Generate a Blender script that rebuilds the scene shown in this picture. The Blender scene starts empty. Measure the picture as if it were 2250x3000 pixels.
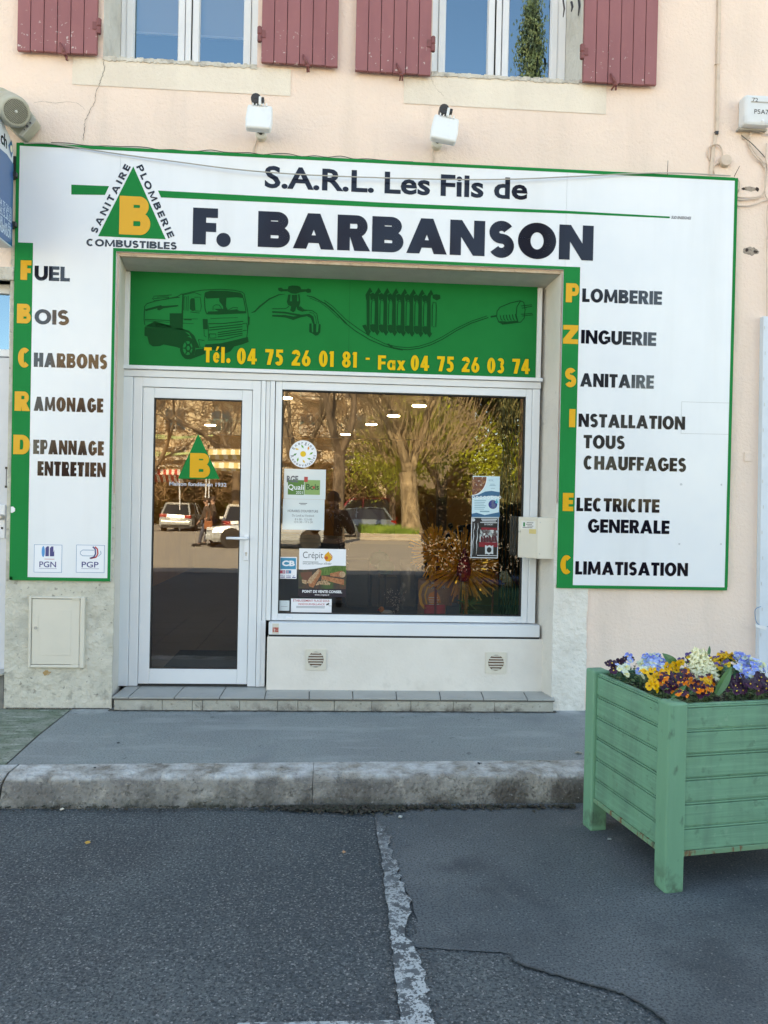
import bpy, math, random
from math import sin, cos, pi, radians, sqrt, atan2, degrees
from mathutils import Vector, Matrix, Euler
random.seed(7)
SC = bpy.context.scene
COL = SC.collection

# ------------------------------------------------------------------ camera
YAW, PITCH, ROLL, FPX = radians(3.68), radians(-.56), radians(1.21), 2300.0
cF = Vector((sin(YAW)*cos(PITCH), cos(YAW)*cos(PITCH), sin(PITCH)))
cR0 = Vector((cos(YAW), -sin(YAW), 0)); cU0 = cR0.cross(cF)
cR = cos(ROLL)*cR0 + sin(ROLL)*cU0; cU = -sin(ROLL)*cR0 + cos(ROLL)*cU0
CAM = Vector((2.193, -5.5, 1.59))
cam = bpy.data.cameras.new('camera'); co = bpy.data.objects.new('camera', cam); COL.objects.link(co)
co.matrix_world = Matrix(((cR.x, cU.x, -cF.x, CAM.x), (cR.y, cU.y, -cF.y, CAM.y), (cR.z, cU.z, -cF.z, CAM.z), (0, 0, 0, 1)))
cam.sensor_fit = 'HORIZONTAL'; cam.sensor_width = 36; cam.lens = 36*FPX/2250; cam.clip_start = .05; cam.clip_end = 2000
SC.camera = co

# ------------------------------------------------------------------ light
EL, AZ = radians(38), radians(-14)
w = bpy.data.worlds.new('World'); SC.world = w; w.use_nodes = True
nt = w.node_tree; nt.nodes.clear()
sk = nt.nodes.new('ShaderNodeTexSky'); sk.sky_type = 'NISHITA'; sk.sun_disc = False
sk.sun_elevation = EL; sk.sun_rotation = AZ; sk.altitude = 200; sk.air_density = .9; sk.dust_density = .5; sk.ozone_density = 1.3
bg = nt.nodes.new('ShaderNodeBackground'); bg.inputs[1].default_value = .15
wo = nt.nodes.new('ShaderNodeOutputWorld')
nt.links.new(sk.outputs[0], bg.inputs[0]); nt.links.new(bg.outputs[0], wo.inputs[0])
sun = bpy.data.lights.new('sun', 'SUN'); sun.energy = 5.0; sun.angle = radians(.5); sun.color = (1, .90, .74)
so = bpy.data.objects.new('sun', sun); COL.objects.link(so)
sd = Vector((sin(AZ)*cos(EL), cos(AZ)*cos(EL), sin(EL)))
so.rotation_euler = sd.to_track_quat('Z', 'Y').to_euler(); so.location = (0, 20, 30)
SC.view_settings.view_transform = 'Standard'; SC.view_settings.look = 'None'
SC.view_settings.exposure = 2.34; SC.view_settings.gamma = 1; SC.view_settings.use_curve_mapping = False
SC.view_settings.use_white_balance = True; SC.view_settings.white_balance_temperature = 9300; SC.view_settings.white_balance_tint = 8   # the phone's white balance for open shade

# ------------------------------------------------------------------ pixel -> place helpers
def ray(u, v): return cF + (u-1125)/FPX*cR - (v-1500)/FPX*cU
def V(u, v, y=0.0):
    d = ray(u, v); return CAM + d*((y-CAM.y)/d.y)
def G(u, v, z=0.0):
    d = ray(u, v); return CAM + d*((z-CAM.z)/d.z)
def RF(u, v, y):           # place seen reflected in the glass plane at y=.31
    h = V(u, v, .31); d = ray(u, v); t = (y-h.y)/(-d.y)
    return Vector((h.x+d.x*t, y, h.z+d.z*t))

# ------------------------------------------------------------------ materials
MC = {}
def mat(name, col, rough=.6, layers=(), bump=0, bs=80, bd=3, spec=.5, metal=0, coat=0, emit=None, trans=0, tint=None):
    if name in MC: return MC[name]
    m = bpy.data.materials.new(name); m.use_nodes = True; n = m.node_tree; n.nodes.clear()
    out = n.nodes.new('ShaderNodeOutputMaterial'); p = n.nodes.new('ShaderNodeBsdfPrincipled')
    n.links.new(p.outputs[0], out.inputs[0])
    p.inputs['Roughness'].default_value = rough; p.inputs['Metallic'].default_value = metal
    p.inputs['Specular IOR Level'].default_value = spec; p.inputs['Coat Weight'].default_value = coat
    p.inputs['Coat Roughness'].default_value = .05
    geo = n.nodes.new('ShaderNodeNewGeometry')
    cur = None
    base = n.nodes.new('ShaderNodeRGB'); base.outputs[0].default_value = (*col, 1); cur = base.outputs[0]
    # gentle overall variation so nothing is perfectly uniform
    for L in layers:
        c2, sc, lo, hi = L[:4]; opt = L[4] if len(L) > 4 else {}
        mp = n.nodes.new('ShaderNodeMapping'); n.links.new(geo.outputs['Position'], mp.inputs[0])
        mp.inputs['Scale'].default_value = opt.get('st', (1, 1, 1)); mp.inputs['Location'].default_value = (sc*.37, 1.7, sc*.11)
        if opt.get('vor'):
            tx = n.nodes.new('ShaderNodeTexVoronoi'); tx.inputs['Scale'].default_value = sc; src = tx.outputs['Distance']
            if opt['vor'] == 2:
                sep = n.nodes.new('ShaderNodeSeparateColor'); n.links.new(tx.outputs['Color'], sep.inputs[0]); src = sep.outputs[0]
        else:
            tx = n.nodes.new('ShaderNodeTexNoise'); tx.inputs['Scale'].default_value = sc
            tx.inputs['Detail'].default_value = opt.get('d', 4); tx.inputs['Roughness'].default_value = opt.get('r', .6); src = tx.outputs[0]
        n.links.new(mp.outputs[0], tx.inputs['Vector'])
        mr = n.nodes.new('ShaderNodeMapRange'); n.links.new(src, mr.inputs[0])
        mr.inputs[1].default_value = lo; mr.inputs[2].default_value = hi; mr.inputs[3].default_value = 0; mr.inputs[4].default_value = opt.get('a', 1)
        fac = mr.outputs[0]
        for ax in 'xyz':
            if ax in opt:
                sx = n.nodes.new('ShaderNodeSeparateXYZ'); n.links.new(geo.outputs['Position'], sx.inputs[0])
                m2 = n.nodes.new('ShaderNodeMapRange'); n.links.new(sx.outputs['XYZ'.index(ax.upper())], m2.inputs[0])
                m2.inputs[1].default_value, m2.inputs[2].default_value = opt[ax]
                mu = n.nodes.new('ShaderNodeMath'); mu.operation = 'MULTIPLY'; n.links.new(fac, mu.inputs[0]); n.links.new(m2.outputs[0], mu.inputs[1]); fac = mu.outputs[0]
        mx = n.nodes.new('ShaderNodeMix'); mx.data_type = 'RGBA'
        n.links.new(fac, mx.inputs[0]); n.links.new(cur, mx.inputs[6]); mx.inputs[7].default_value = (*c2, 1); cur = mx.outputs[2]
    n.links.new(cur, p.inputs['Base Color'])
    if bump:
        bl = bump if isinstance(bump, (list, tuple)) else [(bump, bs, bd)]
        prev = None
        for (st, sc, dd) in bl:
            tx = n.nodes.new('ShaderNodeTexNoise'); tx.inputs['Scale'].default_value = sc; tx.inputs['Detail'].default_value = dd
            n.links.new(geo.outputs['Position'], tx.inputs['Vector'])
            b = n.nodes.new('ShaderNodeBump'); b.inputs['Distance'].default_value = st; b.inputs['Strength'].default_value = 1
            n.links.new(tx.outputs[0], b.inputs['Height'])
            if prev: n.links.new(prev, b.inputs['Normal'])
            prev = b.outputs[0]
        n.links.new(prev, p.inputs['Normal'])
    if emit:
        p.inputs['Emission Color'].default_value = (*emit[0], 1); p.inputs['Emission Strength'].default_value = emit[1]
    MC[name] = m; return m

def glass(name, ior=2.1, wob=.00035, tint=(.985, .99, .99), refl=(.97, .97, .97)):
    m = bpy.data.materials.new(name); m.use_nodes = True; n = m.node_tree; n.nodes.clear()
    out = n.nodes.new('ShaderNodeOutputMaterial'); mx = n.nodes.new('ShaderNodeMixShader'); n.links.new(mx.outputs[0], out.inputs[0])
    t = n.nodes.new('ShaderNodeBsdfTransparent'); t.inputs[0].default_value = (*tint, 1)
    g = n.nodes.new('ShaderNodeBsdfGlossy'); g.inputs['Roughness'].default_value = .0; g.inputs[0].default_value = (*refl, 1)
    fr = n.nodes.new('ShaderNodeFresnel'); fr.inputs[0].default_value = ior
    geo = n.nodes.new('ShaderNodeNewGeometry'); tx = n.nodes.new('ShaderNodeTexNoise'); tx.inputs['Scale'].default_value = 2.2; tx.inputs['Detail'].default_value = 1
    n.links.new(geo.outputs['Position'], tx.inputs['Vector'])
    b = n.nodes.new('ShaderNodeBump'); b.inputs['Distance'].default_value = wob; n.links.new(tx.outputs[0], b.inputs['Height'])
    n.links.new(b.outputs[0], g.inputs['Normal'])
    n.links.new(fr.outputs[0], mx.inputs[0]); n.links.new(t.outputs[0], mx.inputs[1]); n.links.new(g.outputs[0], mx.inputs[2])
    return m

def sR(r, g, b):
    f = lambda c: (c/255/12.92) if c/255 <= .04045 else ((c/255+.055)/1.055)**2.4
    return (f(r), f(g), f(b))
def mul(c, k): return tuple(x*k for x in c)

# ------------------------------------------------------------------ mesh builder
def oloc(o):
    v = Vector((0, 0, 0))
    while o is not None: v = v + o.location; o = o.parent
    return v
class MB:
    def __init__(s): s.v = []; s.f = []; s.m = []; s.mi = 0; s.marks = []
    def mark(s): s.marks.append((len(s.v), len(s.f)))
    def quad(s, *p): return s.poly(p)
    def poly(s, p):
        b = len(s.v); s.v += [tuple(q) for q in p]; s.f.append(tuple(range(b, b+len(p)))); s.m.append(s.mi); return s
    def box(s, a, b):
        x0, y0, z0 = [min(a[i], b[i]) for i in range(3)]; x1, y1, z1 = [max(a[i], b[i]) for i in range(3)]
        return s.hexa([(x0, y0, z0), (x1, y0, z0), (x1, y1, z0), (x0, y1, z0), (x0, y0, z1), (x1, y0, z1), (x1, y1, z1), (x0, y1, z1)])
    def hexa(s, c):
        b = len(s.v); s.v += [tuple(q) for q in c]
        for f in ((0, 3, 2, 1), (4, 5, 6, 7), (0, 1, 5, 4), (1, 2, 6, 5), (2, 3, 7, 6), (3, 0, 4, 7)): s.f.append(tuple(b+i for i in f)); s.m.append(s.mi)
        return s
    def prism(s, pts, d):                     # pts: 3D outline, d: extrusion vector
        n = len(pts); b = len(s.v); d = Vector(d)
        s.v += [tuple(p) for p in pts]+[tuple(Vector(p)+d) for p in pts]
        s.f.append(tuple(b+i for i in range(n))); s.f.append(tuple(b+n+i for i in reversed(range(n)))); s.m += [s.mi]*2
        for i in range(n): j = (i+1) % n; s.f.append((b+j, b+i, b+n+i, b+n+j)); s.m.append(s.mi)
        return s
    def tube(s, pts, r, n=8, caps=True, r1=None):
        pts = [Vector(p) for p in pts]; rs = r if isinstance(r, (list, tuple)) else [r if r1 is None else r+(r1-r)*i/(len(pts)-1) for i in range(len(pts))]
        b = len(s.v); up = None
        for i, p in enumerate(pts):
            t = (pts[min(i+1, len(pts)-1)]-pts[max(i-1, 0)])
            if t.length < 1e-9: t = Vector((0, 0, 1))
            t.normalize()
            if up is None: up = t.orthogonal().normalized()
            up = (up-t*up.dot(t)); up = up.normalized() if up.length > 1e-6 else t.orthogonal().normalized()
            q = t.cross(up)
            for k in range(n): a = 2*pi*k/n; s.v.append(tuple(p+(up*cos(a)+q*sin(a))*rs[i]))
        for i in range(len(pts)-1):
            for k in range(n):
                a = b+i*n+k; c = b+i*n+(k+1) % n; s.f.append((a, c, c+n, a+n)); s.m.append(s.mi)
        if caps:
            s.f.append(tuple(b+k for k in reversed(range(n)))); s.f.append(tuple(b+(len(pts)-1)*n+k for k in range(n))); s.m += [s.mi]*2
        return s
    def lathe(s, c, axis, prof, n=24):        # prof: (distance along axis, radius)
        ax = Vector(axis).normalized(); u = ax.orthogonal().normalized(); q = ax.cross(u); c = Vector(c); b = len(s.v)
        for h, r in prof:
            for k in range(n): a = 2*pi*k/n; s.v.append(tuple(c+ax*h+(u*cos(a)+q*sin(a))*max(r, 1e-5)))
        for i in range(len(prof)-1):
            for k in range(n): p = b+i*n+k; w_ = b+i*n+(k+1) % n; s.f.append((p, w_, w_+n, p+n)); s.m.append(s.mi)
        s.f.append(tuple(b+k for k in reversed(range(n)))); s.f.append(tuple(b+(len(prof)-1)*n+k for k in range(n))); s.m += [s.mi]*2
        return s
    def ell(s, c, r, n=12, m=8, jit=0):
        b = len(s.v); c = Vector(c); r = (r, r, r) if isinstance(r, (int, float)) else r
        for i in range(m+1):
            for k in range(n):
                a = pi*i/m; t = 2*pi*k/n; j = 1+random.uniform(-jit, jit)
                s.v.append((c.x+r[0]*sin(a)*cos(t)*j, c.y+r[1]*sin(a)*sin(t)*j, c.z+r[2]*cos(a)*j))
        for i in range(m):
            for k in range(n):
                p = b+i*n+k; q = b+i*n+(k+1) % n; s.f.append((p, p+n, q+n, q)); s.m.append(s.mi)
        return s
    def ribbon(s, pts, w, nrm=(0, -1, 0)):    # flat strip facing nrm
        pts = [Vector(p) for p in pts]; N = Vector(nrm); L = []
        for i, p in enumerate(pts):
            t = (pts[min(i+1, len(pts)-1)]-pts[max(i-1, 0)]).normalized(); q = t.cross(N).normalized()
            ww = w[i] if isinstance(w, (list, tuple)) else w; L.append((p+q*ww/2, p-q*ww/2))
        for i in range(len(L)-1): s.poly((L[i][0], L[i+1][0], L[i+1][1], L[i][1]))
        return s
    def build(s, name, m, parent=None, bevel=0, smooth=False, seg=2, solid=0):
        if len(s.marks) > 1:                  # one object for each word or piece
            mk = ([] if s.marks[0] == (0, 0) else [(0, 0)])+s.marks+[(len(s.v), len(s.f))]; o = None
            for (v0, f0), (v1, f1) in zip(mk, mk[1:]):
                if f1 == f0: continue
                q = MB(); q.v = s.v[v0:v1]; q.f = [tuple(i-v0 for i in f) for f in s.f[f0:f1]]; q.m = s.m[f0:f1]; o = q.build(name, m, parent, bevel, smooth, seg, solid)
            return o
        me = bpy.data.meshes.new(name); o = bpy.data.objects.new(name, me)
        off = oloc(parent) if parent else Vector((0, 0, 0))
        me.from_pydata([(x-off.x, y-off.y, z-off.z) for x, y, z in s.v], [], s.f)
        ms = m if isinstance(m, (list, tuple)) else [m]
        for q in ms: me.materials.append(q)
        if len(ms) > 1: me.polygons.foreach_set('material_index', s.m)
        if smooth: me.polygons.foreach_set('use_smooth', [True]*len(me.polygons))
        me.update(); COL.objects.link(o)
        if parent: o.parent = parent
        if solid:
            d = o.modifiers.new('solid', 'SOLIDIFY'); d.thickness = solid; d.offset = 1
        if bevel:
            d = o.modifiers.new('bevel', 'BEVEL'); d.width = bevel; d.segments = seg; d.limit_method = 'ANGLE'; d.angle_limit = radians(40)
        return o
def setk(o, label=None, cat=None, group=None, kind=None):
    if label: o['label'] = label
    if cat: o['category'] = cat
    if group: o['group'] = group
    if kind: o['kind'] = kind
    return o
def empty(name, loc, label, cat, group=None):
    o = bpy.data.objects.new(name, None); o.empty_display_size = .1; COL.objects.link(o); o.location = loc
    return setk(o, label, cat, group)
def copy_tree(o, parent=None):
    c = o.copy(); COL.objects.link(c)
    if parent: c.parent = parent
    for ch in list(o.children): copy_tree(ch, c)
    return c
def box(name, a, b, m, parent=None, bevel=0): return MB().box(a, b).build(name, m, parent, bevel)

# ------------------------------------------------------------------ lettering
class G2:                                      # a set of flat pieces in text space, cap height 1
    def __init__(s): s.p = []
    def bx(s, x0, y0, x1, y1): s.p.append([(x0, y0), (x1, y0), (x1, y1), (x0, y1)])
    def pl(s, *pts): s.p.append(list(pts))
    def arc(s, cx, cy, ox, oy, ix, iy, a0, a1, n=14):
        for i in range(n):
            a = radians(a0+(a1-a0)*i/n); b = radians(a0+(a1-a0)*(i+1)/n)
            s.p.append([(cx+ix*cos(a), cy+iy*sin(a)), (cx+ox*cos(a), cy+oy*sin(a)), (cx+ox*cos(b), cy+oy*sin(b)), (cx+ix*cos(b), cy+iy*sin(b))])
    def stroke(s, pts, w):
        L = []
        for i, p in enumerate(pts):
            a = pts[max(i-1, 0)]; b = pts[min(i+1, len(pts)-1)]; dx, dy = b[0]-a[0], b[1]-a[1]; l = math.hypot(dx, dy) or 1
            L.append(((p[0]-dy/l*w/2, p[1]+dx/l*w/2), (p[0]+dy/l*w/2, p[1]-dx/l*w/2)))
        for i in range(len(L)-1): s.p.append([L[i][0], L[i][1], L[i+1][1], L[i+1][0]])
def earc(cx, cy, rx, ry, a0, a1, n=14): return [(cx+rx*cos(radians(a0+(a1-a0)*i/n)), cy+ry*sin(radians(a0+(a1-a0)*i/n))) for i in range(n+1)]
WID = dict(A=1.06, B=.82, C=.86, D=.86, E=.66, F=.62, G=.95, H=.86, I=.0, L=.6, M=1.12, N=.92, O=1.02, P=.78, R=.82, S=.72, T=.72, U=.84, Z=.78, X=.9,
           a=.62, e=.62, l=0, x=.66, **{'.': .0, ' ': .38, '-': .34, '0': .66, '1': .34, '2': .64, '3': .62, '4': .7, '5': .62, '6': .66, '7': .62, '8': .66, '9': .66})
def bowl(g, x0, y0, y1, W, s, t, frac=.5):
    r = (y1-y0)/2; rx = min((W-x0)*frac*1.25, W-x0-.02); xs = W-rx
    if xs > x0: g.bx(x0, y1-t, xs, y1); g.bx(x0, y0, xs, y0+t)
    g.arc(xs, (y0+y1)/2, rx, r, max(rx-s, .02), r-t, -90, 90, 16)
def glyph(ch, k, s, t):
    W = WID[ch]*k; W = max(W, s); g = G2()
    if ch == 'I' or ch == 'l': g.bx(0, 0, s, 1 if ch == 'I' else 1.05); return g, s
    if ch == ' ': return g, WID[ch]*k
    if ch == '.': g.arc(.5*s*1.25, .16, s*.62, .165, 0, 0, 0, 360, 16); return g, s*1.25
    if ch == '-': W = max(.34*k, .1); g.bx(0, .3, W, .3+t*.75); return g, W
    c = W/2
    if ch == 'A':
        ap = s*.98
        g.pl((0, 0), (s*1.05, 0), (c+ap/2, 1), (c-ap/2, 1)); g.pl((W, 0), (c+ap/2, 1), (c-ap/2, 1), (W-s*1.05, 0)); g.bx(s*.9, .17, W-s*.9, .17+t*.8)
    elif ch == 'B': g.bx(0, 0, s, 1); bowl(g, s, .5-t*.08, 1, W*.94, s*1.02, t*.92); bowl(g, s, 0, .5+t*.36, W, s*1.02, t*.95)
    elif ch in 'CG':
        a = 48 if ch == 'C' else 38
        g.arc(c, .5, c, .52, max(c-s*1.02, .04), .52-t, a, 360-(a if ch == 'C' else 40), 30)
        if ch == 'G': g.bx(c+.02, .38, W, .38+t*.8); g.bx(W-s*.8, .17, W, .4)
    elif ch == 'D': g.bx(0, 0, s, 1); bowl(g, s, 0, 1, W, s, t, .62)
    elif ch == 'E': g.bx(0, 0, s, 1); g.bx(s, 1-t, W, 1); g.bx(s, .5-t*.45, W*.96, .5+t*.45); g.bx(s, 0, W, t)
    elif ch == 'F': g.bx(0, 0, s, 1); g.bx(s, 1-t, W, 1); g.bx(s, .47-t*.45, W*.94, .47+t*.5)
    elif ch == 'H': g.bx(0, 0, s, 1); g.bx(W-s, 0, W, 1); g.bx(s, .5-t/2, W-s, .5+t/2)
    elif ch == 'L': g.bx(0, 0, s, 1); g.bx(s, 0, W, t)
    elif ch == 'T': g.bx(0, 1-t, W, 1); g.bx(c-s/2, 0, c+s/2, 1-t)
    elif ch == 'N': n_ = min(s*.9, W*.335); g.bx(0, 0, n_, 1); g.bx(W-n_, 0, W, 1); g.pl((n_*1.05, 1), (0.0, 1), (W-n_*1.05, 0), (W, 0))
    elif ch == 'M':
        n_ = min(s*.88, W*.25); q = n_*.40
        g.pl((0, 0), (n_, 0), (n_*1.12, 1), (W*.05, 1)); g.pl((W, 0), (W-W*.05, 1), (W-n_*1.12, 1), (W-n_, 0))
        g.pl((W*.05, 1), (c-q, .08), (c+q, .08), (n_*1.15, 1)); g.pl((W-W*.05, 1), (W-n_*1.15, 1), (c-q, .08), (c+q, .08))
    elif ch == 'O' or ch == '0': g.arc(c, .5, c, .52, max(c-s*1.03, .03), .52-t*1.02, 0, 360, 36)
    elif ch == 'P': g.bx(0, 0, s, 1); bowl(g, s, .34, 1, W, s, t*.9)
    elif ch == 'R': g.bx(0, 0, s, 1); bowl(g, s, .38, 1, W*.95, s, t*.9); g.pl((s*.9, .5), (W-s*1.15, 0), (W+.04, 0), (W*.62+s*.25, .5))
    elif ch == 'S' or ch == '5' and False:
        ym = .52; yt = 1.02-t/2; yb = t/2-.02; rx = c-s*.47
        g.stroke(earc(c, (yt+ym)/2, rx*.93, (yt-ym)/2, 28, 270, 18)+earc(c, (ym+yb)/2, rx, (ym-yb)/2, 90, -152, 18)[1:], t*1.06)
    elif ch == 'U': r = c; g.bx(0, r*.9, s, 1); g.bx(W-s, r*.9, W, 1); g.arc(c, r*.9, c, r*.9+.02, c-s, max(r*.9-t, .05), 180, 360, 18)
    elif ch == 'Z': g.bx(0, 1-t, W, 1); g.bx(0, 0, W, t); g.pl((0, t-.01), (s*1.25, t-.01), (W, 1-t+.01), (W-s*1.25, 1-t+.01))
    elif ch == 'X': g.pl((0, 0), (s, 0), (W, 1), (W-s, 1)); g.pl((W, 0), (s, 1), (0, 1), (W-s, 0))
    elif ch == 'x': g.pl((0, 0), (s, 0), (W, .68), (W-s, .68)); g.pl((W, 0), (s, .68), (0, .68), (W-s, 0))
    elif ch == 'e':
        g.arc(c, .34, c, .35, c-s*.85, .35-t*.8, 10, 330, 24); g.bx(s*.5, .29, W-.02, .29+t*.5)
    elif ch == 'a': g.arc(c-.02, .34, c, .35, c-s*.85, .35-t*.8, 0, 360, 24); g.bx(W-s*.85, 0, W, .68)
    elif ch == '1': g.bx(W-s, 0, W, 1); g.pl((0, .84), (W-s+.02, .78), (W-s+.02, 1), (.03, .97))
    elif ch == '7': g.bx(0, 1-t, W, 1); g.pl((W*.2, 0), (W*.2+s*1.05, 0), (W, 1-t+.01), (W-s*1.1, 1-t+.01))
    elif ch == '4': g.bx(W-s*1.45, 0, W-s*.45, 1); g.bx(0, .2, W, .2+t*.85); g.pl((0, .2+t*.8), (s*.95, .2+t*.8), (W-s*1.0, 1), (W-s*1.45, 1))
    elif ch == '2':
        r = c-s/2; g.stroke(earc(c, 1-c*1.02, r, c*1.02-t/2, 175, -20, 16), s); g.pl((0, t*.9), (s*1.35, t*.9), (W-.02, .66), (W-s*1.05, .6)); g.bx(0, 0, W, t)
    elif ch == '3':
        r = c-s/2; g.stroke(earc(c*.95, .745, r*.9, .275-t/2, 150, -90, 14), t); g.stroke(earc(c*.95, .29, r, .31-t/2, 90, -150, 14), t)
    elif ch == '5':
        g.bx(W*.12, 1-t, W*.95, 1); g.bx(W*.12, .52, W*.12+s*.85, 1-t); g.stroke(earc(c*.9, .33, c*1.02-s/2, .35-t/2, 120, -150, 18), s*.98)
    elif ch in '69':
        h = G2(); h.arc(c, .32, c, .34, c-s*.95, .34-t*.95, 0, 360, 26); h.pl((.0, .36), (s*.9, .42), (W*.62+s*.45, 1), (W*.62-s*.45, 1))
        g.p = h.p if ch == '6' else [[(W-x, 1-y) for x, y in q] for q in h.p]
    elif ch == '8': g.arc(c, .74, c*.9, .28, c*.9-s*.9, .28-t*.85, 0, 360, 24); g.arc(c, .27, c, .29, c-s*.95, .29-t*.9, 0, 360, 24)
    return g, W
def layout(txt, aspect, s, t, gap):
    """pieces of txt in a box aspect x 1 (cap height 1)"""
    acc = {'é': 'e'}
    def total(k): return sum(glyph(acc.get(c, c), k, s, t)[1] for c in txt)+gap*(len(txt)-1)
    lo, hi = .2, 3
    for _ in range(30):
        mid = (lo+hi)/2
        if total(mid) < aspect: lo = mid
        else: hi = mid
    k = lo; x = 0; P = []
    sc = aspect/total(k)
    for c in txt:
        g, W = glyph(acc.get(c, c), k, s, t)
        if c == 'é': g.pl((W*.38, .79), (W*.58, .79), (W*.95, 1.08), (W*.6, 1.08))
        for q in g.p: P.append([((x+a)*sc, b) for a, b in q])
        x += W+gap
    return P
def lay_on(mb, P, org, ex, ez, nrm=Vector((0, -1, 0)), e0=.0, de=.00006):
    """org = world point of baseline start, ex = vector per unit x, ez = vector per unit y"""
    for i, q in enumerate(P):
        o = nrm*(e0+(i % 12)*de); mb.poly([org+ex*a+ez*b+o for a, b in q])
def words(mb, txt, uL, vL, uR, vR, cap, Y, s=.27, t=.23, gap=.09, e0=.0):
    """heavy letters between two baseline pixels on the plane y=Y; cap in pixels"""
    mb.mark(); a, b = V(uL, vL, Y), V(uR, vR, Y); top = V(uL, vL-cap, Y); h = top.z-a.z
    zz = (a.z+b.z)/2; org = Vector((a.x, Y, zz)); Wd = b.x-a.x
    lay_on(mb, layout(txt, Wd/h, s, t, gap), org, Vector((h, 0, 0)), Vector((0, 0, h)), e0=e0)
TC = {}
def btext(txt, off=0.0, shear=0.0, space=1.0):
    key = (txt, off, shear, space)
    if key in TC: return TC[key]
    c = bpy.data.curves.new('t', 'FONT'); c.body = txt; c.offset = off; c.shear = shear; c.space_character = space; c.resolution_u = 3; c.fill_mode = 'BOTH'
    o = bpy.data.objects.new('t', c); COL.objects.link(o)
    dg = bpy.context.evaluated_depsgraph_get(); me = bpy.data.meshes.new_from_object(o.evaluated_get(dg))
    vs = [(v.co.x, v.co.y) for v in me.vertices]; fs = [tuple(p.vertices) for p in me.polygons]
    bpy.data.objects.remove(o); bpy.data.curves.remove(c); bpy.data.meshes.remove(me)
    x0 = min(v[0] for v in vs); x1 = max(v[0] for v in vs); y0 = min(v[1] for v in vs); y1 = max(v[1] for v in vs)
    TC[key] = (vs, fs, x0, x1, y0, y1); return TC[key]
def ptext(mb, txt, u0, v0, u1, v1, Y, off=0.0, shear=0.0, e0=0.0, space=1.0):
    """built-in lettering stretched to a box given by two pixels (bottom-left, top-right) on the plane y=Y"""
    a, b = V(u0, v0, Y), V(u1, v1, Y); wtext(mb, txt, a, Vector((b.x-a.x, 0, 0)), Vector((0, 0, b.z-a.z)), off, shear, e0, space)
def wtext(mb, txt, org, ex, ez, off=0.0, shear=0.0, e0=0.0, space=1.0, nrm=None):
    mb.mark(); vs, fs, x0, x1, y0, y1 = btext(txt, off, shear, space); b = len(mb.v); n = (nrm or Vector((0, -1, 0)))*e0
    for x, y in vs: mb.v.append(tuple(org+ex*((x-x0)/(x1-x0))+ez*((y-y0)/(y1-y0))+n))
    for f in fs: mb.f.append(tuple(b+i for i in f)); mb.m.append(mb.mi)
def pquad(mb, pts, Y, e=0.0): mb.poly([V(u, v, Y)+Vector((0, -e, 0)) for u, v in pts])
def prect(mb, u0, v0, u1, v1, Y, e=0.0):
    a, b = V(u0, v1, Y), V(u1, v0, Y); y = Y-e; mb.poly([(a.x, y, a.z), (b.x, y, a.z), (b.x, y, b.z), (a.x, y, b.z)])
def pdisc(mb, u, v, r, Y, e=0.0, n=32, r0=0, a0=0, a1=360, sq=1):
    c = V(u, v, Y); R = (V(u+r, v, Y)-c).x; R0 = R*r0/r if r else 0
    for i in range(n) if r0 else [0]:
        if r0:
            a = radians(a0+(a1-a0)*i/n); b = radians(a0+(a1-a0)*(i+1)/n)
            mb.poly([(c.x+q*cos(t), Y-e, c.z+q*sin(t)*sq) for q, t in ((R0, a), (R, a), (R, b), (R0, b))])
        else: mb.poly([(c.x+R*cos(2*pi*k/n), Y-e, c.z+R*sin(2*pi*k/n)*sq) for k in range(n)])
# ------------------------------------------------------------------ palette
Mwall = mat('peach_render', (.83, .665, .57), .9, [((.75, .63, .56), 1.1, .45, .75, {'a': .6}), ((.86, .71, .60), 3.5, .5, .8, {'a': .5}), ((.58, .48, .41), 3.4, .52, .8, {'a': .5, 'st': (1, 1, .14)}), ((.66, .55, .48), .5, .5, .75, {'a': .5}), ((.5, .4, .33), 45, .70, .8, {'a': .4})], [(.005, 7, 3), (.005, 42, 3), (.003, 150, 2)])
Mband = mat('pale_patch', (.78, .70, .60), .9, [((.60, .52, .44), 2, .4, .75, {'a': .7, 'st': (1, 1, .4)}), ((.52, .47, .4), 30, .62, .8, {'a': .3})], [(.005, 7, 3), (.005, 42, 3), (.003, 150, 2)])
Mcream = mat('cream_plaster', (.60, .575, .49), .88, [((.50, .48, .40), 2.5, .45, .75, {'a': .8}), ((.68, .65, .56), 8, .5, .8, {'a': .6}), ((.26, .25, .21), 14, .53, .68, {'a': .8, 'z': (.55, .14)}), ((.40, .39, .33), 5, .52, .66, {'a': .6}), ((.20, .19, .16), 26, .63, .70, {'a': .7})], [(.030, 6, 4), (.020, 22, 5), (.004, 110, 3)])
Mpier = mat('white_plaster', (.74, .71, .65), .9, [((.54, .52, .47), 3, .45, .75, {'a': .8}), ((.35, .33, .3), 16, .6, .75, {'a': .6, 'z': (.6, .14)})], [(.018, 6, 4), (.012, 24, 4), (.004, 110, 3)])
Mrev = mat('reveal_paint', (.66, .62, .56), .75, [((.55, .52, .47), 3, .45, .8, {'a': .7}), ((.33, .29, .26), 12, .66, .78, {'a': .6})], [(.006, 12, 3), (.002, 90, 3)])
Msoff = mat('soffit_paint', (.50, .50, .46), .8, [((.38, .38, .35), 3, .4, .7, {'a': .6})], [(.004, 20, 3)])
Mbase = mat('ledge_plaster', (.74, .70, .64), .8, [((.62, .58, .52), 2.2, .42, .8, {'a': .8}), ((.5, .47, .42), 9, .58, .8, {'a': .5, 'z': (.5, .23)})], [(.004, 9, 3), (.002, 60, 3)])
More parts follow.
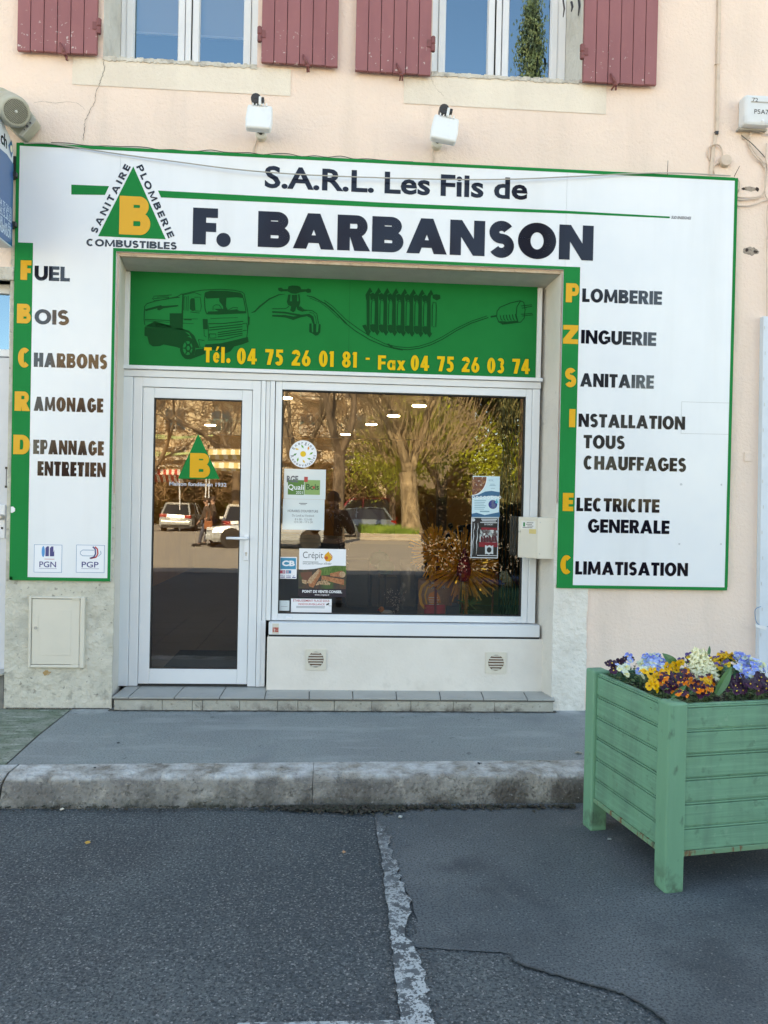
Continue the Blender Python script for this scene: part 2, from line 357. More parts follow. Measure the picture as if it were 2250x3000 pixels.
Malu = mat('white_lacquer', (.72, .75, .77), .32, [((.62, .65, .68), 1.5, .4, .8, {'a': .5}), ((.5, .5, .5), 24, .66, .8, {'a': .3})], .0003, 60)
Malu2 = mat('white_profile', (.70, .71, .71), .4, [((.58, .58, .56), 2, .45, .8, {'a': .5})])
Mseal = mat('black_rubber', (.02, .02, .02), .6)
Mgreen = mat('sign_green', (.0005, .215, .058), .35, [((.002, .18, .045), 2, .4, .7, {'a': .6})], spec=.02)
Mgreen2 = mat('panel_green', (.0008, .185, .048), .3, [((.0008, .155, .038), 2, .4, .7, {'a': .6})], spec=.02)
Mdgreen = mat('panel_dark_green', (.002, .06, .018), .3, spec=.03)
Msign = mat('sign_white', (.76, .79, .82), .28, [((.66, .71, .77), 1.2, .4, .75, {'a': .7}), ((.6, .63, .66), 40, .68, .8, {'a': .25}), ((.58, .60, .60), 5, .52, .75, {'a': .2, 'st': (1, 1, .08)})], coat=.05)
Mink = mat('ink_vinyl', (.003, .004, .012), .06, [((.005, .004, .010), 3, .4, .7, {'a': .6})], spec=.48)
Myel = mat('yellow_vinyl', (.72, .37, .018), .3, [((.62, .31, .02), 6, .45, .8, {'a': .5})], spec=.3)
Mtile = mat('grey_tile', (.36, .37, .35), .45, [((.26, .27, .26), 5, .42, .8, {'a': .7}), ((.15, .14, .12), 22, .6, .78, {'a': .5})], .0006, 80, coat=.1)
Mgrout = mat('dark_joint', (.14, .135, .125), .9)
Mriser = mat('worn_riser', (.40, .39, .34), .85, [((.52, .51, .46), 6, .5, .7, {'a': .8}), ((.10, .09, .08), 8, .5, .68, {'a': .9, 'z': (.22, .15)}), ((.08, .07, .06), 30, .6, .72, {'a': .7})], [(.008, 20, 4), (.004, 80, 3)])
Mshut = mat('oxblood_paint', (.29, .105, .112), .6, [((.235, .08, .088), 3, .4, .75, {'a': .8, 'st': (2, 1, .6)}), ((.33, .12, .115), 9, .55, .8, {'a': .5}), ((.62, .55, .52), 30, .655, .67, {'a': .9, 'z': (4.95, 4.62)})], .0008, 60)
Miron = mat('oxblood_iron', (.2, .06, .06), .55, [((.1, .05, .04), 20, .55, .7, {'a': .8})])
Mpvc = mat('window_pvc', (.78, .80, .83), .3, [((.68, .70, .72), 3, .45, .8, {'a': .5})])
Mstone = mat('cement_sill', (.55, .52, .46), .9, [((.3, .28, .25), 14, .52, .7, {'a': .9}), ((.7, .68, .63), 8, .55, .75, {'a': .7})], [(.02, 14, 4), (.008, 50, 3)])
Mdark = mat('dark_inside', (.03, .032, .036), .8)
Mcrack = mat('crack_shade', (.16, .125, .10), .95)
Mbeige = mat('beige_box', (.66, .62, .53), .5, [((.58, .55, .47), 4, .45, .8, {'a': .5}), ((.35, .3, .24), 30, .68, .78, {'a': .5})], .0005, 90)
Mblack = mat('black_plastic', (.018, .018, .02), .4)
Mmetal = mat('grey_metal', (.5, .5, .48), .4, metal=.7)
Mglass = glass('shop_glass', 2.25)
Mglass2 = glass('upper_glass', 3.1, .0003, refl=(.50, .80, 1.0))

# ------------------------------------------------------------------ measures of the facade (metres)
SX0, SX1, OX0, OX1 = 0.0, 5.044, .670, 3.791
SZ0, SZ1, OZ = 1.023, 3.989, 3.286
WY = .03; FY = .28
PAVE = .14; TZ = .235
# ------------------------------------------------------------------ ground
def noisegrid(name, x0, x1, y0, y1, z, m, kind='structure', label=None): 
    mb = MB(); mb.quad((x0, y0, z), (x1, y0, z), (x1, y1, z), (x0, y1, z)); o = mb.build(name, m); o['kind'] = kind; return o
Mroad = mat('road_asphalt', (.066, .088, .098), .78, [((.096, .118, .125), .9, .42, .7, {'a': .8}), ((.12, .14, .142), 1.3, .3, .62, {'a': .75, 'y': (-2.2, -3.6)}), ((.035, .05, .06), .55, .45, .65, {'a': .6}), ((.036, .046, .056), 1.7, .48, .72, {'a': .75}), ((.018, .027, .033), 85, .49, .58, {'a': .85, 'd': 3}), ((.17, .19, .195), 100, .55, .64, {'a': .8, 'd': 3}), ((.27, .28, .28), 170, .97, .98, {'vor': 2, 'a': .8})], [(.006, 110, 3), (.004, 40, 2)])
Mpatch = mat('patch_asphalt', (.080, .100, .110), .82, [((.122, .144, .154), 1.1, .44, .62, {'a': .85}), ((.16, .178, .182), 2.6, .60, .74, {'a': .7}), ((.038, .047, .056), 1.9, .52, .68, {'a': .8}), ((.026, .036, .044), 110, .49, .60, {'a': .8, 'd': 3}), ((.15, .17, .18), 120, .55, .66, {'a': .6, 'd': 3}), ((.2, .21, .21), 160, .985, .992, {'vor': 2, 'a': .8})], [(.003, 150, 3)])
Mpave = mat('pavement_asphalt', (.25, .29, .285), .85, [((.21, .23, .23), 1.1, .42, .7, {'a': .8}), ((.34, .36, .36), 2.4, .58, .8, {'a': .6}), ((.13, .145, .15), 95, .50, .62, {'a': .8, 'd': 3}), ((.40, .43, .44), 120, .60, .70, {'a': .6, 'd': 3}), ((.42, .45, .46), 5, .45, .62, {'a': .8, 'y': (-.16, -.02)}), ((.10, .115, .12), 13, .66, .70, {'a': .7}), ((.33, .36, .36), 3.5, .52, .68, {'a': .6, 'st': (.5, 1.6, 1)}), ((.17, .19, .20), 1.4, .55, .66, {'a': .6}), ((.3, .3, .3), 200, .975, .985, {'vor': 2, 'a': .6})], [(.004, 120, 3), (.006, 12, 2)])
Mmoss = mat('mossy_concrete', (.24, .27, .22), .92, [((.12, .17, .11), 6, .42, .62, {'a': .85, 'st': (1, 1.6, 1)}), ((.42, .45, .40), 11, .55, .72, {'a': .8, 'st': (.6, 2, 1)}), ((.03, .045, .03), 60, .54, .66, {'a': .7})], [(.010, 26, 4), (.004, 90, 3)])
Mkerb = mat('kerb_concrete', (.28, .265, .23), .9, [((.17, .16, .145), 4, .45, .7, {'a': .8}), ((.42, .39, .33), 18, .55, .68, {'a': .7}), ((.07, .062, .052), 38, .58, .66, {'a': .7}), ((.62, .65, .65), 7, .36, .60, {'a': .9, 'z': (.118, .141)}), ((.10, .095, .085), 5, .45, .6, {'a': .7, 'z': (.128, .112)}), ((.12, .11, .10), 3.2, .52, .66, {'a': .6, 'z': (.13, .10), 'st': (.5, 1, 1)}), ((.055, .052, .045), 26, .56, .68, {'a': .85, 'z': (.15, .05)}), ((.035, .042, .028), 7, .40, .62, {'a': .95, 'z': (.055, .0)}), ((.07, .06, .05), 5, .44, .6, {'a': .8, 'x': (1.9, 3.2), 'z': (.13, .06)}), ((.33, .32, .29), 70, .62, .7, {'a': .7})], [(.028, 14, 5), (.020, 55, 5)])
Mfar = mat('plaza_paving', (.34, .31, .27), .9, [((.27, .25, .22), .6, .42, .7, {'a': .7}), ((.4, .37, .33), 3, .5, .8, {'a': .5})], .004, 40)
mb = MB(); mb.quad((-150, -150, 0), (150, -150, 0), (150, 40, 0), (-150, 40, 0)); setk(mb.build('ground', Mfar), kind='structure')
mb = MB()
# the road: fine grid with a gentle unevenness
nx, ny = 60, 60
def ry(i): return -.9-10.6*(i/ny)
for j in range(ny):
    for i in range(nx):
        q = []
        for (a, b) in ((i, j), (i+1, j), (i+1, j+1), (i, j+1)):
            x = -4+13*a/nx; y = ry(b); q.append((x, y, .004+.003*sin(x*2.1+y)*sin(y*1.7+1)))
        mb.poly(q)
setk(mb.build('road', Mroad, smooth=True), kind='structure')
# newer asphalt patch beyond the worn line
pb = [(1100, 2418), (1124, 2470), (1165, 2540), (1180, 2590), (1206, 2640), (1222, 2700), (1219, 2735), (1181, 2752), (1215, 2775), (1301, 2779), (1377, 2786), (1440, 2788), (1501, 2793), (1503, 2812), (1527, 2827), (1600, 2850), (1670, 2868), (1723, 2884), (1780, 2899), (1829, 2914), (1904, 2957), (1940, 2985), (1990, 3040)]
pts = []
for i in range(len(pb)-1):
    for k in range(5):
        t = k/5; u = pb[i][0]*(1-t)+pb[i+1][0]*t+random.uniform(-3, 3); v = pb[i][1]*(1-t)+pb[i+1][1]*t+random.uniform(-2, 2)
        pts.append(G(u, v, .009))
mb = MB(); mb.poly(pts+[Vector((4.6, -3.9, .009)), Vector((8.5, -3.9, .009)), Vector((8.5, -1.30, .009)), Vector((1.95+.5, -1.38, .009))])
setk(mb.build('patched_road', Mpatch), kind='structure')
# tar seam along the patch edge
mb = MB(); sp = [p+Vector((0, 0, .004)) for p in pts[60:]]; mb.ribbon(sp, [random.uniform(.002, .012) for _ in sp], (0, 0, 1))
setk(mb.build('tar_seam', mat('tar', (.044, .055, .062), .55, [((.05, .055, .06), 40, .5, .7)]), None), 'thin dark tar seam along the edge of the newer asphalt patch', 'tar seam')
# worn bay line
Mline = mat('road_paint', (.42, .47, .48), .75, [((.055, .070, .08), 26, .485, .535, {'a': .95, 'd': 6, 'r': .7}), ((.055, .066, .075), 34, .38, .46, {'a': .95, 'd': 6, 'r': .75, 'y': (-2.7, -1.5)}), ((.06, .07, .08), 95, .54, .60, {'a': .9, 'd': 2}), ((.3, .34, .36), 4, .5, .7, {'a': .5})], .003, 110)
def ragged(L, Rr, z, name, label, n=7, jl=4, jr=9):
    mb = MB(); A = []; B = []
    def ex(P, j):
        o = []
        for i in range(len(P)-1):
            for k in range(n):
                t = k/n; o.append((P[i][0]*(1-t)+P[i+1][0]*t+random.uniform(-j, j), P[i][1]*(1-t)+P[i+1][1]*t))
        o.append(P[-1]); return o
    A = [G(u, v, z) for u, v in ex(L, jl)]; B = [G(u, v, z) for u, v in ex(Rr, jr)]
    for i in range(len(A)-1): mb.poly((A[i], A[i+1], B[i+1], B[i]))
    return setk(mb.build(name, Mline), label, 'road marking')
L = [(1098, 2392), (1104, 2440), (1114, 2500), (1126, 2577), (1136, 2660), (1142, 2740), (1151, 2803), (1164, 2900), (1176, 2984), (1184, 3040)]
Rr = [(1102, 2392), (1136, 2440), (1150, 2500), (1176, 2577), (1208, 2660), (1188, 2740), (1237, 2803), (1252, 2900), (1262, 2984), (1270, 3040)]
ragged(L, Rr, .016, 'painted_line', 'worn white painted parking line running towards the camera')
mb = MB(); a, b, c, d = G(640, 3010, .020), G(1185, 2990, .020), G(1262, 2985, .020), G(1290, 3030, .020)
mb.poly([G(700, 2996, .020), G(1180, 2988, .020), G(1268, 2984, .020), G(1300, 3030, .020), G(640, 3030, .020)])
setk(mb.build('painted_line', Mline), 'white painted cross line at the very bottom edge of the photo', 'road marking')
# pavement and kerb
Mgap = Mgrout
mb = MB(); ks = -1.115
P = [(-6, -1.17), (.50, -1.165), (3.66, -1.085), (9, -.97)]
mb.poly([(.50, -1.165, PAVE), (2.1, -1.13, PAVE), (3.66, -1.085, PAVE), (9, -.97, PAVE), (9, WY+.02, PAVE), (.0, WY+.02, PAVE), (.30, WY+.02-.06, PAVE)]) if False else None
e0 = G(198, 2088, PAVE); e1 = G(20, 2240, PAVE)
mb.poly([e1+Vector((.0, 0, 0)), Vector((3.66, -1.085, PAVE)), Vector((9, -.97, PAVE)), Vector((9, .4, PAVE)), Vector((e0.x, .4, PAVE)), e0, (e0+e1)/2+Vector((-.012, 0, 0))])
setk(mb.build('pavement', Mpave), kind='structure')
mb = MB(); mb.poly([e1+Vector((-.012, 0, -.004)), (e0+e1)/2+Vector((-.026, 0, -.004)), e0+Vector((-.012, 0, -.004)), Vector((e0.x-.012, .4, PAVE-.004)), Vector((-8, .4, PAVE-.004)), Vector((-8, -1.19, PAVE-.004))])
setk(mb.build('mossy_pavement', Mmoss), kind='structure')
mb = MB(); mb.quad((-8, -1.30, PAVE-.02), (9, -1.15, PAVE-.02), (9, .4, PAVE-.02), (-8, .4, PAVE-.02)); setk(mb.build('pavement_bed', Mgrout), kind='structure')
from mathutils import noise as NZ
def kerb_stone(x0, x1):
    mb = MB(); n = max(10, int((x1-x0)/.014)); R0 = []; vis = x1 > .3 and x0 < 4
    if not vis: n = 12
    for i in range(n+1):
        x = x0+(x1-x0)*i/n; yb_ = -1.150+.0253*(x-.5); yf = -1.352+.011*(x-.5); e = .0025 if i in (0, n) else 0
        pr_ = [(yb_, -.02), (yb_, PAVE)]+[(yb_+(yf+.02-yb_)*t, PAVE+.002) for t in (.25, .5, .75, 1)]+[(yf+.008, PAVE-.001), (yf-.001, PAVE-.008), (yf-.008, PAVE-.020), (yf-.018, .108), (yf-.026, .093), (yf-.034, .078), (yf-.042, .062), (yf-.050, .046), (yf-.057, .030), (yf-.064, .012), (yf-.070, -.02)]
        ring = []
        for k, (y, z) in enumerate(pr_):
            p = Vector((x, y, z)); d = .0052*NZ.noise(p*9)+.0040*NZ.noise(p*27)+.0030*NZ.noise(p*70)
            ch = max(0, NZ.noise(Vector((x*6.5, 3.3, 0)))-.08)*.055+max(0, NZ.noise(Vector((x*21, 8, 1)))-.15)*.030      # chips knocked off the arris
            w_ = 1 if k >= 2 else 0
            yy, z2 = y+d*w_*(1.4 if k > 6 else .2), z+(d*.8 if 2 <= k <= 8 else 0)*.6
            if 5 <= k <= 8: z2 -= ch*(1, 1.2, 1, .6)[k-5]; yy += ch*.5
            ring.append((x, yy+e, z2))
        R0.append(ring)
    for i in range(n):
        for k in range(len(R0[0])-1): mb.poly((R0[i][k], R0[i][k+1], R0[i+1][k+1], R0[i+1][k]))
    mb.poly(R0[0]); mb.poly(list(reversed(R0[-1])))
    return mb
kr = setk(bpy.data.objects.new('kerb', None), kind='structure'); COL.objects.link(kr); kr.location = (2, -1.25, 0)
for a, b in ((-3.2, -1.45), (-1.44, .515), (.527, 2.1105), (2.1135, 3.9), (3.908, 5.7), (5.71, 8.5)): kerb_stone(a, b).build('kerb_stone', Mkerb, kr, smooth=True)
# weeds and grit in the gutter
mb = MB()
for _ in range(2600):
    x = random.choice([random.uniform(1.95, 3.5), random.gauss(2.3, .16), random.gauss(2.42, .2), random.gauss(2.15, .12), random.uniform(.5, 3.5)]); y = -1.425-abs(random.gauss(0, .022+.02*math.exp(-((x-2.35)/.25)**2))); r = random.uniform(.004, .013)
    z = .012; a = random.uniform(0, pi)
    q = [(x+r*cos(a+k*pi/2)*random.uniform(.6, 1.2), y+r*sin(a+k*pi/2), z+random.uniform(0, .012)) for k in range(4)]; mb.poly(q)
setk(mb.build('gutter_moss', mat('gutter_dirt', (.035, .04, .026), .95, [((.06, .05, .04), 40, .4, .6)])), 'dark moss and grit gathered in the gutter below the kerb', 'moss', kind='stuff')

# ------------------------------------------------------------------ building
B = empty('building', (2.5, .3, 0), 'peach rendered shop building with red shutters upstairs and a recessed shopfront', 'building')
def hole(u0, u1, v, ztop, vu=None):
    a = V(u0, v, WY); b = V(u1, v, WY); return [a.x, b.x, (a.z+b.z)/2, ztop]
H1 = [V(302, 168, WY).x, V(753, 190, WY).x, V(520, 180, WY).z, 6.45]
H2 = [V(1264, 216, WY).x, V(1704, 236, WY).x, V(1480, 226, WY).z, 6.45]
HS = [OX0+.018, OX1-.012, PAVE-.3, OZ-.02]
HN = [-1.35, -.035, .33, 3.06]
def wall_grid(y, x0, x1, z0, z1, holes, m, name, parent):
    xs = sorted({x0, x1, *[h[0] for h in holes], *[h[1] for h in holes]}); zs = sorted({z0, z1, *[h[2] for h in holes], *[h[3] for h in holes]})
    xs = [x for x in xs if x0 <= x <= x1]; zs = [z for z in zs if z0 <= z <= z1]; mb = MB()
    for i in range(len(xs)-1):
        for k in range(len(zs)-1):
            cx, cz = (xs[i]+xs[i+1])/2, (zs[k]+zs[k+1])/2
            if any(h[0] < cx < h[1] and h[2] < cz < h[3] for h in holes): continue
            mb.quad((xs[i], y, zs[k]), (xs[i+1], y, zs[k]), (xs[i+1], y, zs[k+1]), (xs[i], y, zs[k+1]))
    return mb.build(name, m, parent)
wall_grid(WY, -9, 14, -.1, 9.6, [H1, H2, HS, HN], Mwall, 'facade_wall', B)
mb = MB(); mb.quad((-9, WY, 9.6), (14, WY, 9.6), (14, 12, 9.6), (-9, 12, 9.6)); mb.quad((-9, WY, 0), (-9, 12, 0), (-9, 12, 9.6), (-9, WY, 9.6)); mb.quad((14, WY, 0), (14, 12, 0), (14, 12, 9.6), (14, WY, 9.6)); mb.quad((-9, 12, 0), (14, 12, 0), (14, 12, 9.6), (-9, 12, 9.6))
mb.build('outer_shell', Mwall, B)
box('roof', (-9.2, -.45, 9.61), (14.2, 12.2, 9.8), mat('roof_tile', (.3, .16, .1), .8), B)
# upstairs reveals, sills, windows
def reveal(h, d, m, name='window_reveal', y0=WY):
    mb = MB(); x0, x1, z0, z1 = h
    for q in (((x0, y0, z0), (x0, y0+d, z0), (x0, y0+d, z1), (x0, y0, z1)), ((x1, y0, z0), (x1, y0, z1), (x1, y0+d, z1), (x1, y0+d, z0)), ((x0, y0, z1), (x0, y0+d, z1), (x1, y0+d, z1), (x1, y0, z1)), ((x0, y0, z0), (x1, y0, z0), (x1, y0+d, z0), (x0, y0+d, z0))): mb.poly(q)
    return mb.build(name, m, B)
RD = .42
for H in (H1, H2): reveal(H, RD+.02, Mpier)
def sill(h):
    mb = MB(); n = 46; x0, x1, z0, _ = h
    for i in range(n):
        a = x0+(x1-x0)*i/n; b = x0+(x1-x0)*(i+1)/n; z = z0+.004+random.uniform(-.004, .006)
        mb.hexa([(a, WY-.010+random.uniform(-.004, .004), z0-.022+random.uniform(-.008, .006)), (b, WY-.01, z0-.022+random.uniform(-.008, .006)), (b, WY+.19, z0-.02), (a, WY+.19, z0-.02), (a, WY-.008, z), (b, WY-.008, z), (b, WY+.19, z+.012), (a, WY+.19, z+.012)])
    mb.build('window_sill', Mstone, B)
sill(H1); sill(H2)
def band(u0, u1, h, v0, v1):
    a = V(u0, v0, WY); b = V(u1, v1, WY); mb = MB(); y = WY-.004; n = 30; z1 = h[2]-.012
    for i in range(n):
        p = a.x+(b.x-a.x)*i/n; q = a.x+(b.x-a.x)*(i+1)/n; zz = (a.z+b.z)/2
        mb.quad((p, y, zz), (q, y, zz), (q, y, z1), (p, y, z1))
    mb.build('pale_band', Mband, B)
band(212, 851, H1, 248, 282); band(1182, 1775, H2, 308, 331)
def window(h, glassL, glassR, name_y, blinds):
    """PVC casement pair: outer frame, two sashes each with its pane"""
    x0, x1, z0, z1 = h; y = WY+RD
    w_ = setk(MB().box((x0+.002, y, z0+.004), (x1-.002, y+.07, z0+.03)).box((x0+.002, y, z0+.03), (glassL[0]-.052, y+.07, z1)).box((glassR[1]+.052, y, z0+.03), (x1-.002, y+.07, z1)).build('window', Mpvc, B, .004))
    for (a, b) in (glassL, glassR):
        mb = MB(); zb = z0+.014
        f = .05
        mb.box((a-f, y-.012, zb), (a, y+.05, z1)); mb.box((b, y-.012, zb), (b+f, y+.05, z1)); mb.box((a, y-.012, zb), (b, y+.05, zb+.02))
        mb.box((a-.004, y+.004, zb+.02), (a+.006, y+.03, z1)); mb.box((b-.006, y+.004, zb+.02), (b+.004, y+.03, z1))
        mb.build('sash', Mpvc, w_, .005)
        MB().quad((a, y+.012, zb+.02), (b, y+.012, zb+.02), (b, y+.012, z1), (a, y+.012, z1)).build('pane', Mglass2, w_)
        for zz in blinds:
            MB().box((a-.02, y+.09, zz), (b+.02, y+.095, z1)).build('roller_blind', mat('blind_cloth', (.62, .64, .66), .8), w_)
            MB().box((a-.02, y+.083, zz-.004), (b+.02, y+.1, zz+.014)).build('blind_rail', mat('blind_white', (.85, .86, .88), .5), w_)
    mull = (glassL[1]+glassR[0])/2
    MB().box((mull-.02, y-.03, z0+.016), (mull+.02, y-.012, z1)).build('mullion', Mpvc, w_, .004)
    MB().box((x0-.3, y+.6, z0-.3), (x1+.3, y+.62, z1+.3)).build('room_back', Mdark, w_)
    mb = MB()
    for X in (x0-.3, x1+.3): mb.quad((X, y+.06, z0-.3), (X, y+.6, z0-.3), (X, y+.6, z1+.3), (X, y+.06, z1+.3))
    for Z in (z0-.3, z1+.3): mb.quad((x0-.3, y+.06, Z), (x1+.3, y+.06, Z), (x1+.3, y+.6, Z), (x0-.3, y+.6, Z))
    mb.build('room_lining', Mdark, w_)
gy = WY+RD+.012
X_ = lambda u, v, y=gy: V(u, v, y).x
window(H1, (X_(393, 100), X_(524, 100)), (X_(585, 100), X_(716, 100)), 0, [V(460, 84, gy).z])
window(H2, (X_(1303, 120), X_(1428, 120)), (X_(1488, 120), X_(1612, 120)), 0, [])
# shutters: six boards each, folded back on the wall
def shutter(u0, u1, vb, hinge, chips=0):
    a = V(u0, vb, WY-.05); b = V(u1, vb, WY-.05); zb = a.z if False else (a.z+b.z)/2
    s = empty('shutter', ((a.x+b.x)/2, WY-.03, zb), None, None); s.parent = B; s.location = Vector(((a.x+b.x)/2, WY-.03, zb))-Vector(B.location)
    n = 6; W = b.x-a.x; e = [a.x+W*k/n for k in range(n+1)]
    for k in range(n):
        dz = random.uniform(-.003, .003); MB().box((e[k]+.0022, WY-.052+random.uniform(0, .0015), zb+dz), (e[k+1]-.0022, WY-.026, 6.5)).build('board', Mshut, s, .0025)
    MB().box((a.x+.004, WY-.0255, zb+.02), (b.x-.004, WY-.012, 6.5)).build('backing_boards', Mshut, s)
    hx = b.x if hinge > 0 else a.x
    z = V(u0, 75, WY).z-.02 if hinge else 0
    return s, a.x, b.x, zb
for (u0, u1, vb, hg, hv, lv) in ((49, 283.5, 153, 1, 78, 158), (764, 990, 188, -1, 102, 185), (1039.5, 1262, 213, 1, 130, 213), (1708, 1924, 244, -1, 153, 240)):
    s, xa, xb, zb = shutter(u0, u1, vb, hg)
    hx = xb if hg > 0 else xa; hz = V(u1 if hg > 0 else u0, hv, WY-.05).z
    MB().lathe((hx+.012*hg, WY-.05, hz-.05), (0, 0, 1), [(0, .012), (.004, .015), (.044, .015), (.05, .011), (.056, .016), (.1, .016), (.106, .01)], 12).box((hx-.03*hg, WY-.056, hz-.02), (hx+.01*hg, WY-.05, hz+.03)).build('hinge', Miron, s)
    cx = xa+(xb-xa)*(.60 if u0 != 1708 else .42)
    mb = MB(); mb.tube([(cx-.03, WY-.06, zb+.06), (cx-.01, WY-.068, zb+.02), (cx+.002, WY-.07, zb-.012)], [.006, .01, .012], 8); mb.tube([(cx, WY-.07, zb-.02), (cx, WY+.0, zb-.022)], .006, 8); mb.ell((cx+.004, WY-.07, zb-.018), (.017, .009, .012)); mb.box((cx+.008, WY-.06, zb-.05), (cx+.018, WY-.045, zb-.02))
    mb.build('latch', Miron, s, smooth=True)
# small hooks in the right hand reveal
mb = MB(); 
for u, v0, v1, r in ((1650, 0, 50, .006), (1674, 5, 34, .008), (1694, -10, 46, .007)):
    a = V(u, v0, .1); b = V(u, v1, .1); mb.tube([a, (a+b)/2+Vector((.008, 0, 0)), b], [r, r, r*.5], 6)
mb.build('old_hook', mat('old_iron', (.04, .035, .045), .6), B, smooth=True)
# cracks in the render
def crack(pts, w, name='crack', y=WY-.0012):
    P = []
    for i in range(len(pts)-1):
        n = 6
        for k in range(n):
            t = k/n; P.append(V(pts[i][0]*(1-t)+pts[i+1][0]*t+random.uniform(-2.6, 2.6), pts[i][1]*(1-t)+pts[i+1][1]*t, y))
    P.append(V(*pts[-1], y)); MB().ribbon(P, [w*random.uniform(.35, 1.1) for _ in P]).build(name, Mcrack, B)
crack([(304, 172), (306, 200), (298, 232), (284, 262), (278, 300), (262, 330), (250, 350), (246, 380), (245, 412)], .0042, y=WY-.0062)
crack([(250, 320), (222, 300), (196, 298), (160, 302), (125, 297), (100, 300)], .0016)
crack([(1262, 222), (1275, 258), (1300, 280)], .0016, y=WY-.0062)
# holes in the render beside the sign
mb = MB()
def chip(u, v, rx, ry):
    c = V(u, v, WY-.0015); n = 14; mb.poly([(c.x+rx*cos(2*pi*k/n)*random.uniform(.7, 1.2), c.y, c.z+ry*sin(2*pi*k/n)*random.uniform(.7, 1.2)) for k in range(n)])
chip(2178, 553, .013, .010); chip(2219, 555, .014, .016); chip(2188, 732, .012, .014); chip(2214, 737, .018, .010)
mb.build('plaster_hole', mat('hole_dark', (.05, .035, .03), .95), B)
mb = MB(); WYs = WY
for (u, v, rx, ry) in ((2198, 554, .055, .018), (2200, 736, .060, .030)):
    c = V(u, v, WY-.0008); n = 22; mb.poly([(c.x+rx*cos(2*pi*k/n)*random.uniform(.8, 1.15), c.y, c.z+ry*sin(2*pi*k/n)*random.uniform(.7, 1.2)) for k in range(n)])
mb.build('broken_render', mat('bare_mortar', (.36, .30, .25), .95, [((.2, .16, .13), 30, .45, .65)], .01, 40), B)
# cream lower wall, left; rough pier, right
def rough_sheet(x0, x1, z0, z1, y, m, name, n=24, ragl=0, ragr=0, ragt=0):
    mb = MB(); L = [(x0+random.uniform(-ragl, ragl), z0+(z1-z0)*i/n) for i in range(n+1)]; Rr = [(x1+random.uniform(-ragr, ragr), z0+(z1-z0)*i/n) for i in range(n+1)]
    for i in range(n): mb.hexa([(L[i][0], y, L[i][1]), (Rr[i][0], y, Rr[i][1]), (Rr[i][0], WY+.001, Rr[i][1]), (L[i][0], WY+.001, L[i][1]), (L[i+1][0], y, L[i+1][1]), (Rr[i+1][0], y, Rr[i+1][1]), (Rr[i+1][0], WY+.001, Rr[i+1][1]), (L[i+1][0], WY+.001, L[i+1][1])])
    return mb.build(name, m, B)
rough_sheet(HN[1], HS[0]+.004, .10, SZ0+.6, WY-.012, Mcream, 'cream_pier', ragr=.004)
rough_sheet(HN[1], SX0+.02, SZ0+.6, 3.3, WY-.012, Mcream, 'cream_pier_top')
pr = V(1716, 1900, WY).x
rough_sheet(HS[1]-.004, pr, .10, SZ0+.6, WY-.016, Mpier, 'rough_pier', ragr=.006, ragl=.003)
rough_sheet(V(2142, 900, WY).x, V(2236, 900, WY).x, SZ0-.9, 2.9, WY-.0012, Mwall, 'render_strip') if False else None
# opening reveals
mb = MB()
def rev(pts, m, name): return MB().poly(pts) or None
zt = HS[3]; xl, xr = HS[0], HS[1]; bl = V(360, 1200, FY).x; br = V(1582, 1400, FY).x; bt = V(900, 818, FY).z
bl = min(bl, xl)
def qd(name, m, *p): b_ = MB(); b_.poly(p); return b_.build(name, m, B)
qd('left_reveal', Mrev, (xl, WY-.012, TZ-.1), (bl, FY+.08, TZ-.1), (bl, FY+.08, zt), (xl, WY-.012, zt))
qd('right_reveal', Mrev, (xr, WY-.016, PAVE-.02), (xr, WY-.016, zt), (br, FY+.08, bt), (br, FY+.08, PAVE-.02))
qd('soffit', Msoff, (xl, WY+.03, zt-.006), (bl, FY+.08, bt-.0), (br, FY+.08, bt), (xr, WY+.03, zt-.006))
MB().box((xl, WY-.004, zt-.006), (xr, WY+.03, zt+.01)).build('lintel_edge', mat('lintel_bare', (.55, .42, .31), .9, [((.25, .18, .13), 18, .55, .7, {'a': .7}), ((.66, .54, .42), 9, .5, .7)], [(.01, 22, 4)]), B)
mb = MB(); yb = FY+.07
for q in (((-1.2, 0), (bl, 3.6)), ((br, 0), (6, 3.6)), ((bl, bt-.02), (br, 3.6))): mb.quad((q[0][0], yb, q[0][1]), (q[1][0], yb, q[0][1]), (q[1][0], yb, q[1][1]), (q[0][0], yb, q[1][1]))
mb.build('inner_lining', Mdark, B)
# ------------------------------------------------------------------ shopfront joinery
def zz(*pts, y=FY): return sum(V(u, v, y).z for u, v in pts)/len(pts)
def xx(u, v, y=FY): return V(u, v, y).x
jl = xx(360, 1103); fl = xx(393, 1103); ll = xx(420, 1134); gl = xx(451.5, 1166); gr = xx(710, 1174); lr = xx(740, 1144); fr_ = xx(766.5, 1120)
m1, m2, m3 = xx(780, 1125), xx(793, 1125), xx(807, 1125)
wl, wgl, wgr, wr, wj = xx(808.6, 1130), xx(827, 1142), xx(1541, 1162), xx(1559, 1155), xx(1581, 1150)
zA1 = zz((376, 1070), (1569, 1110)); zA0 = zz((376, 1080), (1585, 1122)); zB0 = zz((400, 1103), (1564, 1141)); zbT = TZ+.004
zlt = zz((420, 1134), (740, 1144)); zgt = zz((451, 1165), (710, 1173)); zgb = zz((436, 1960), (693, 1960)); zlb = zz((404, 2003), (722, 2004))
zwt = zz((827, 1142), (1541, 1162)); zwb = zz((816, 1798), (1532, 1806)); zwf = zz((813, 1818), (1548, 1824)); zsill = zz((790, 1861), (1580, 1865), y=.2)
SF = setk(bpy.data.objects.new('shopfront_frame', None)); COL.objects.link(SF); SF.parent = B; SF.location = Vector((wl, FY, TZ))-Vector(B.location)
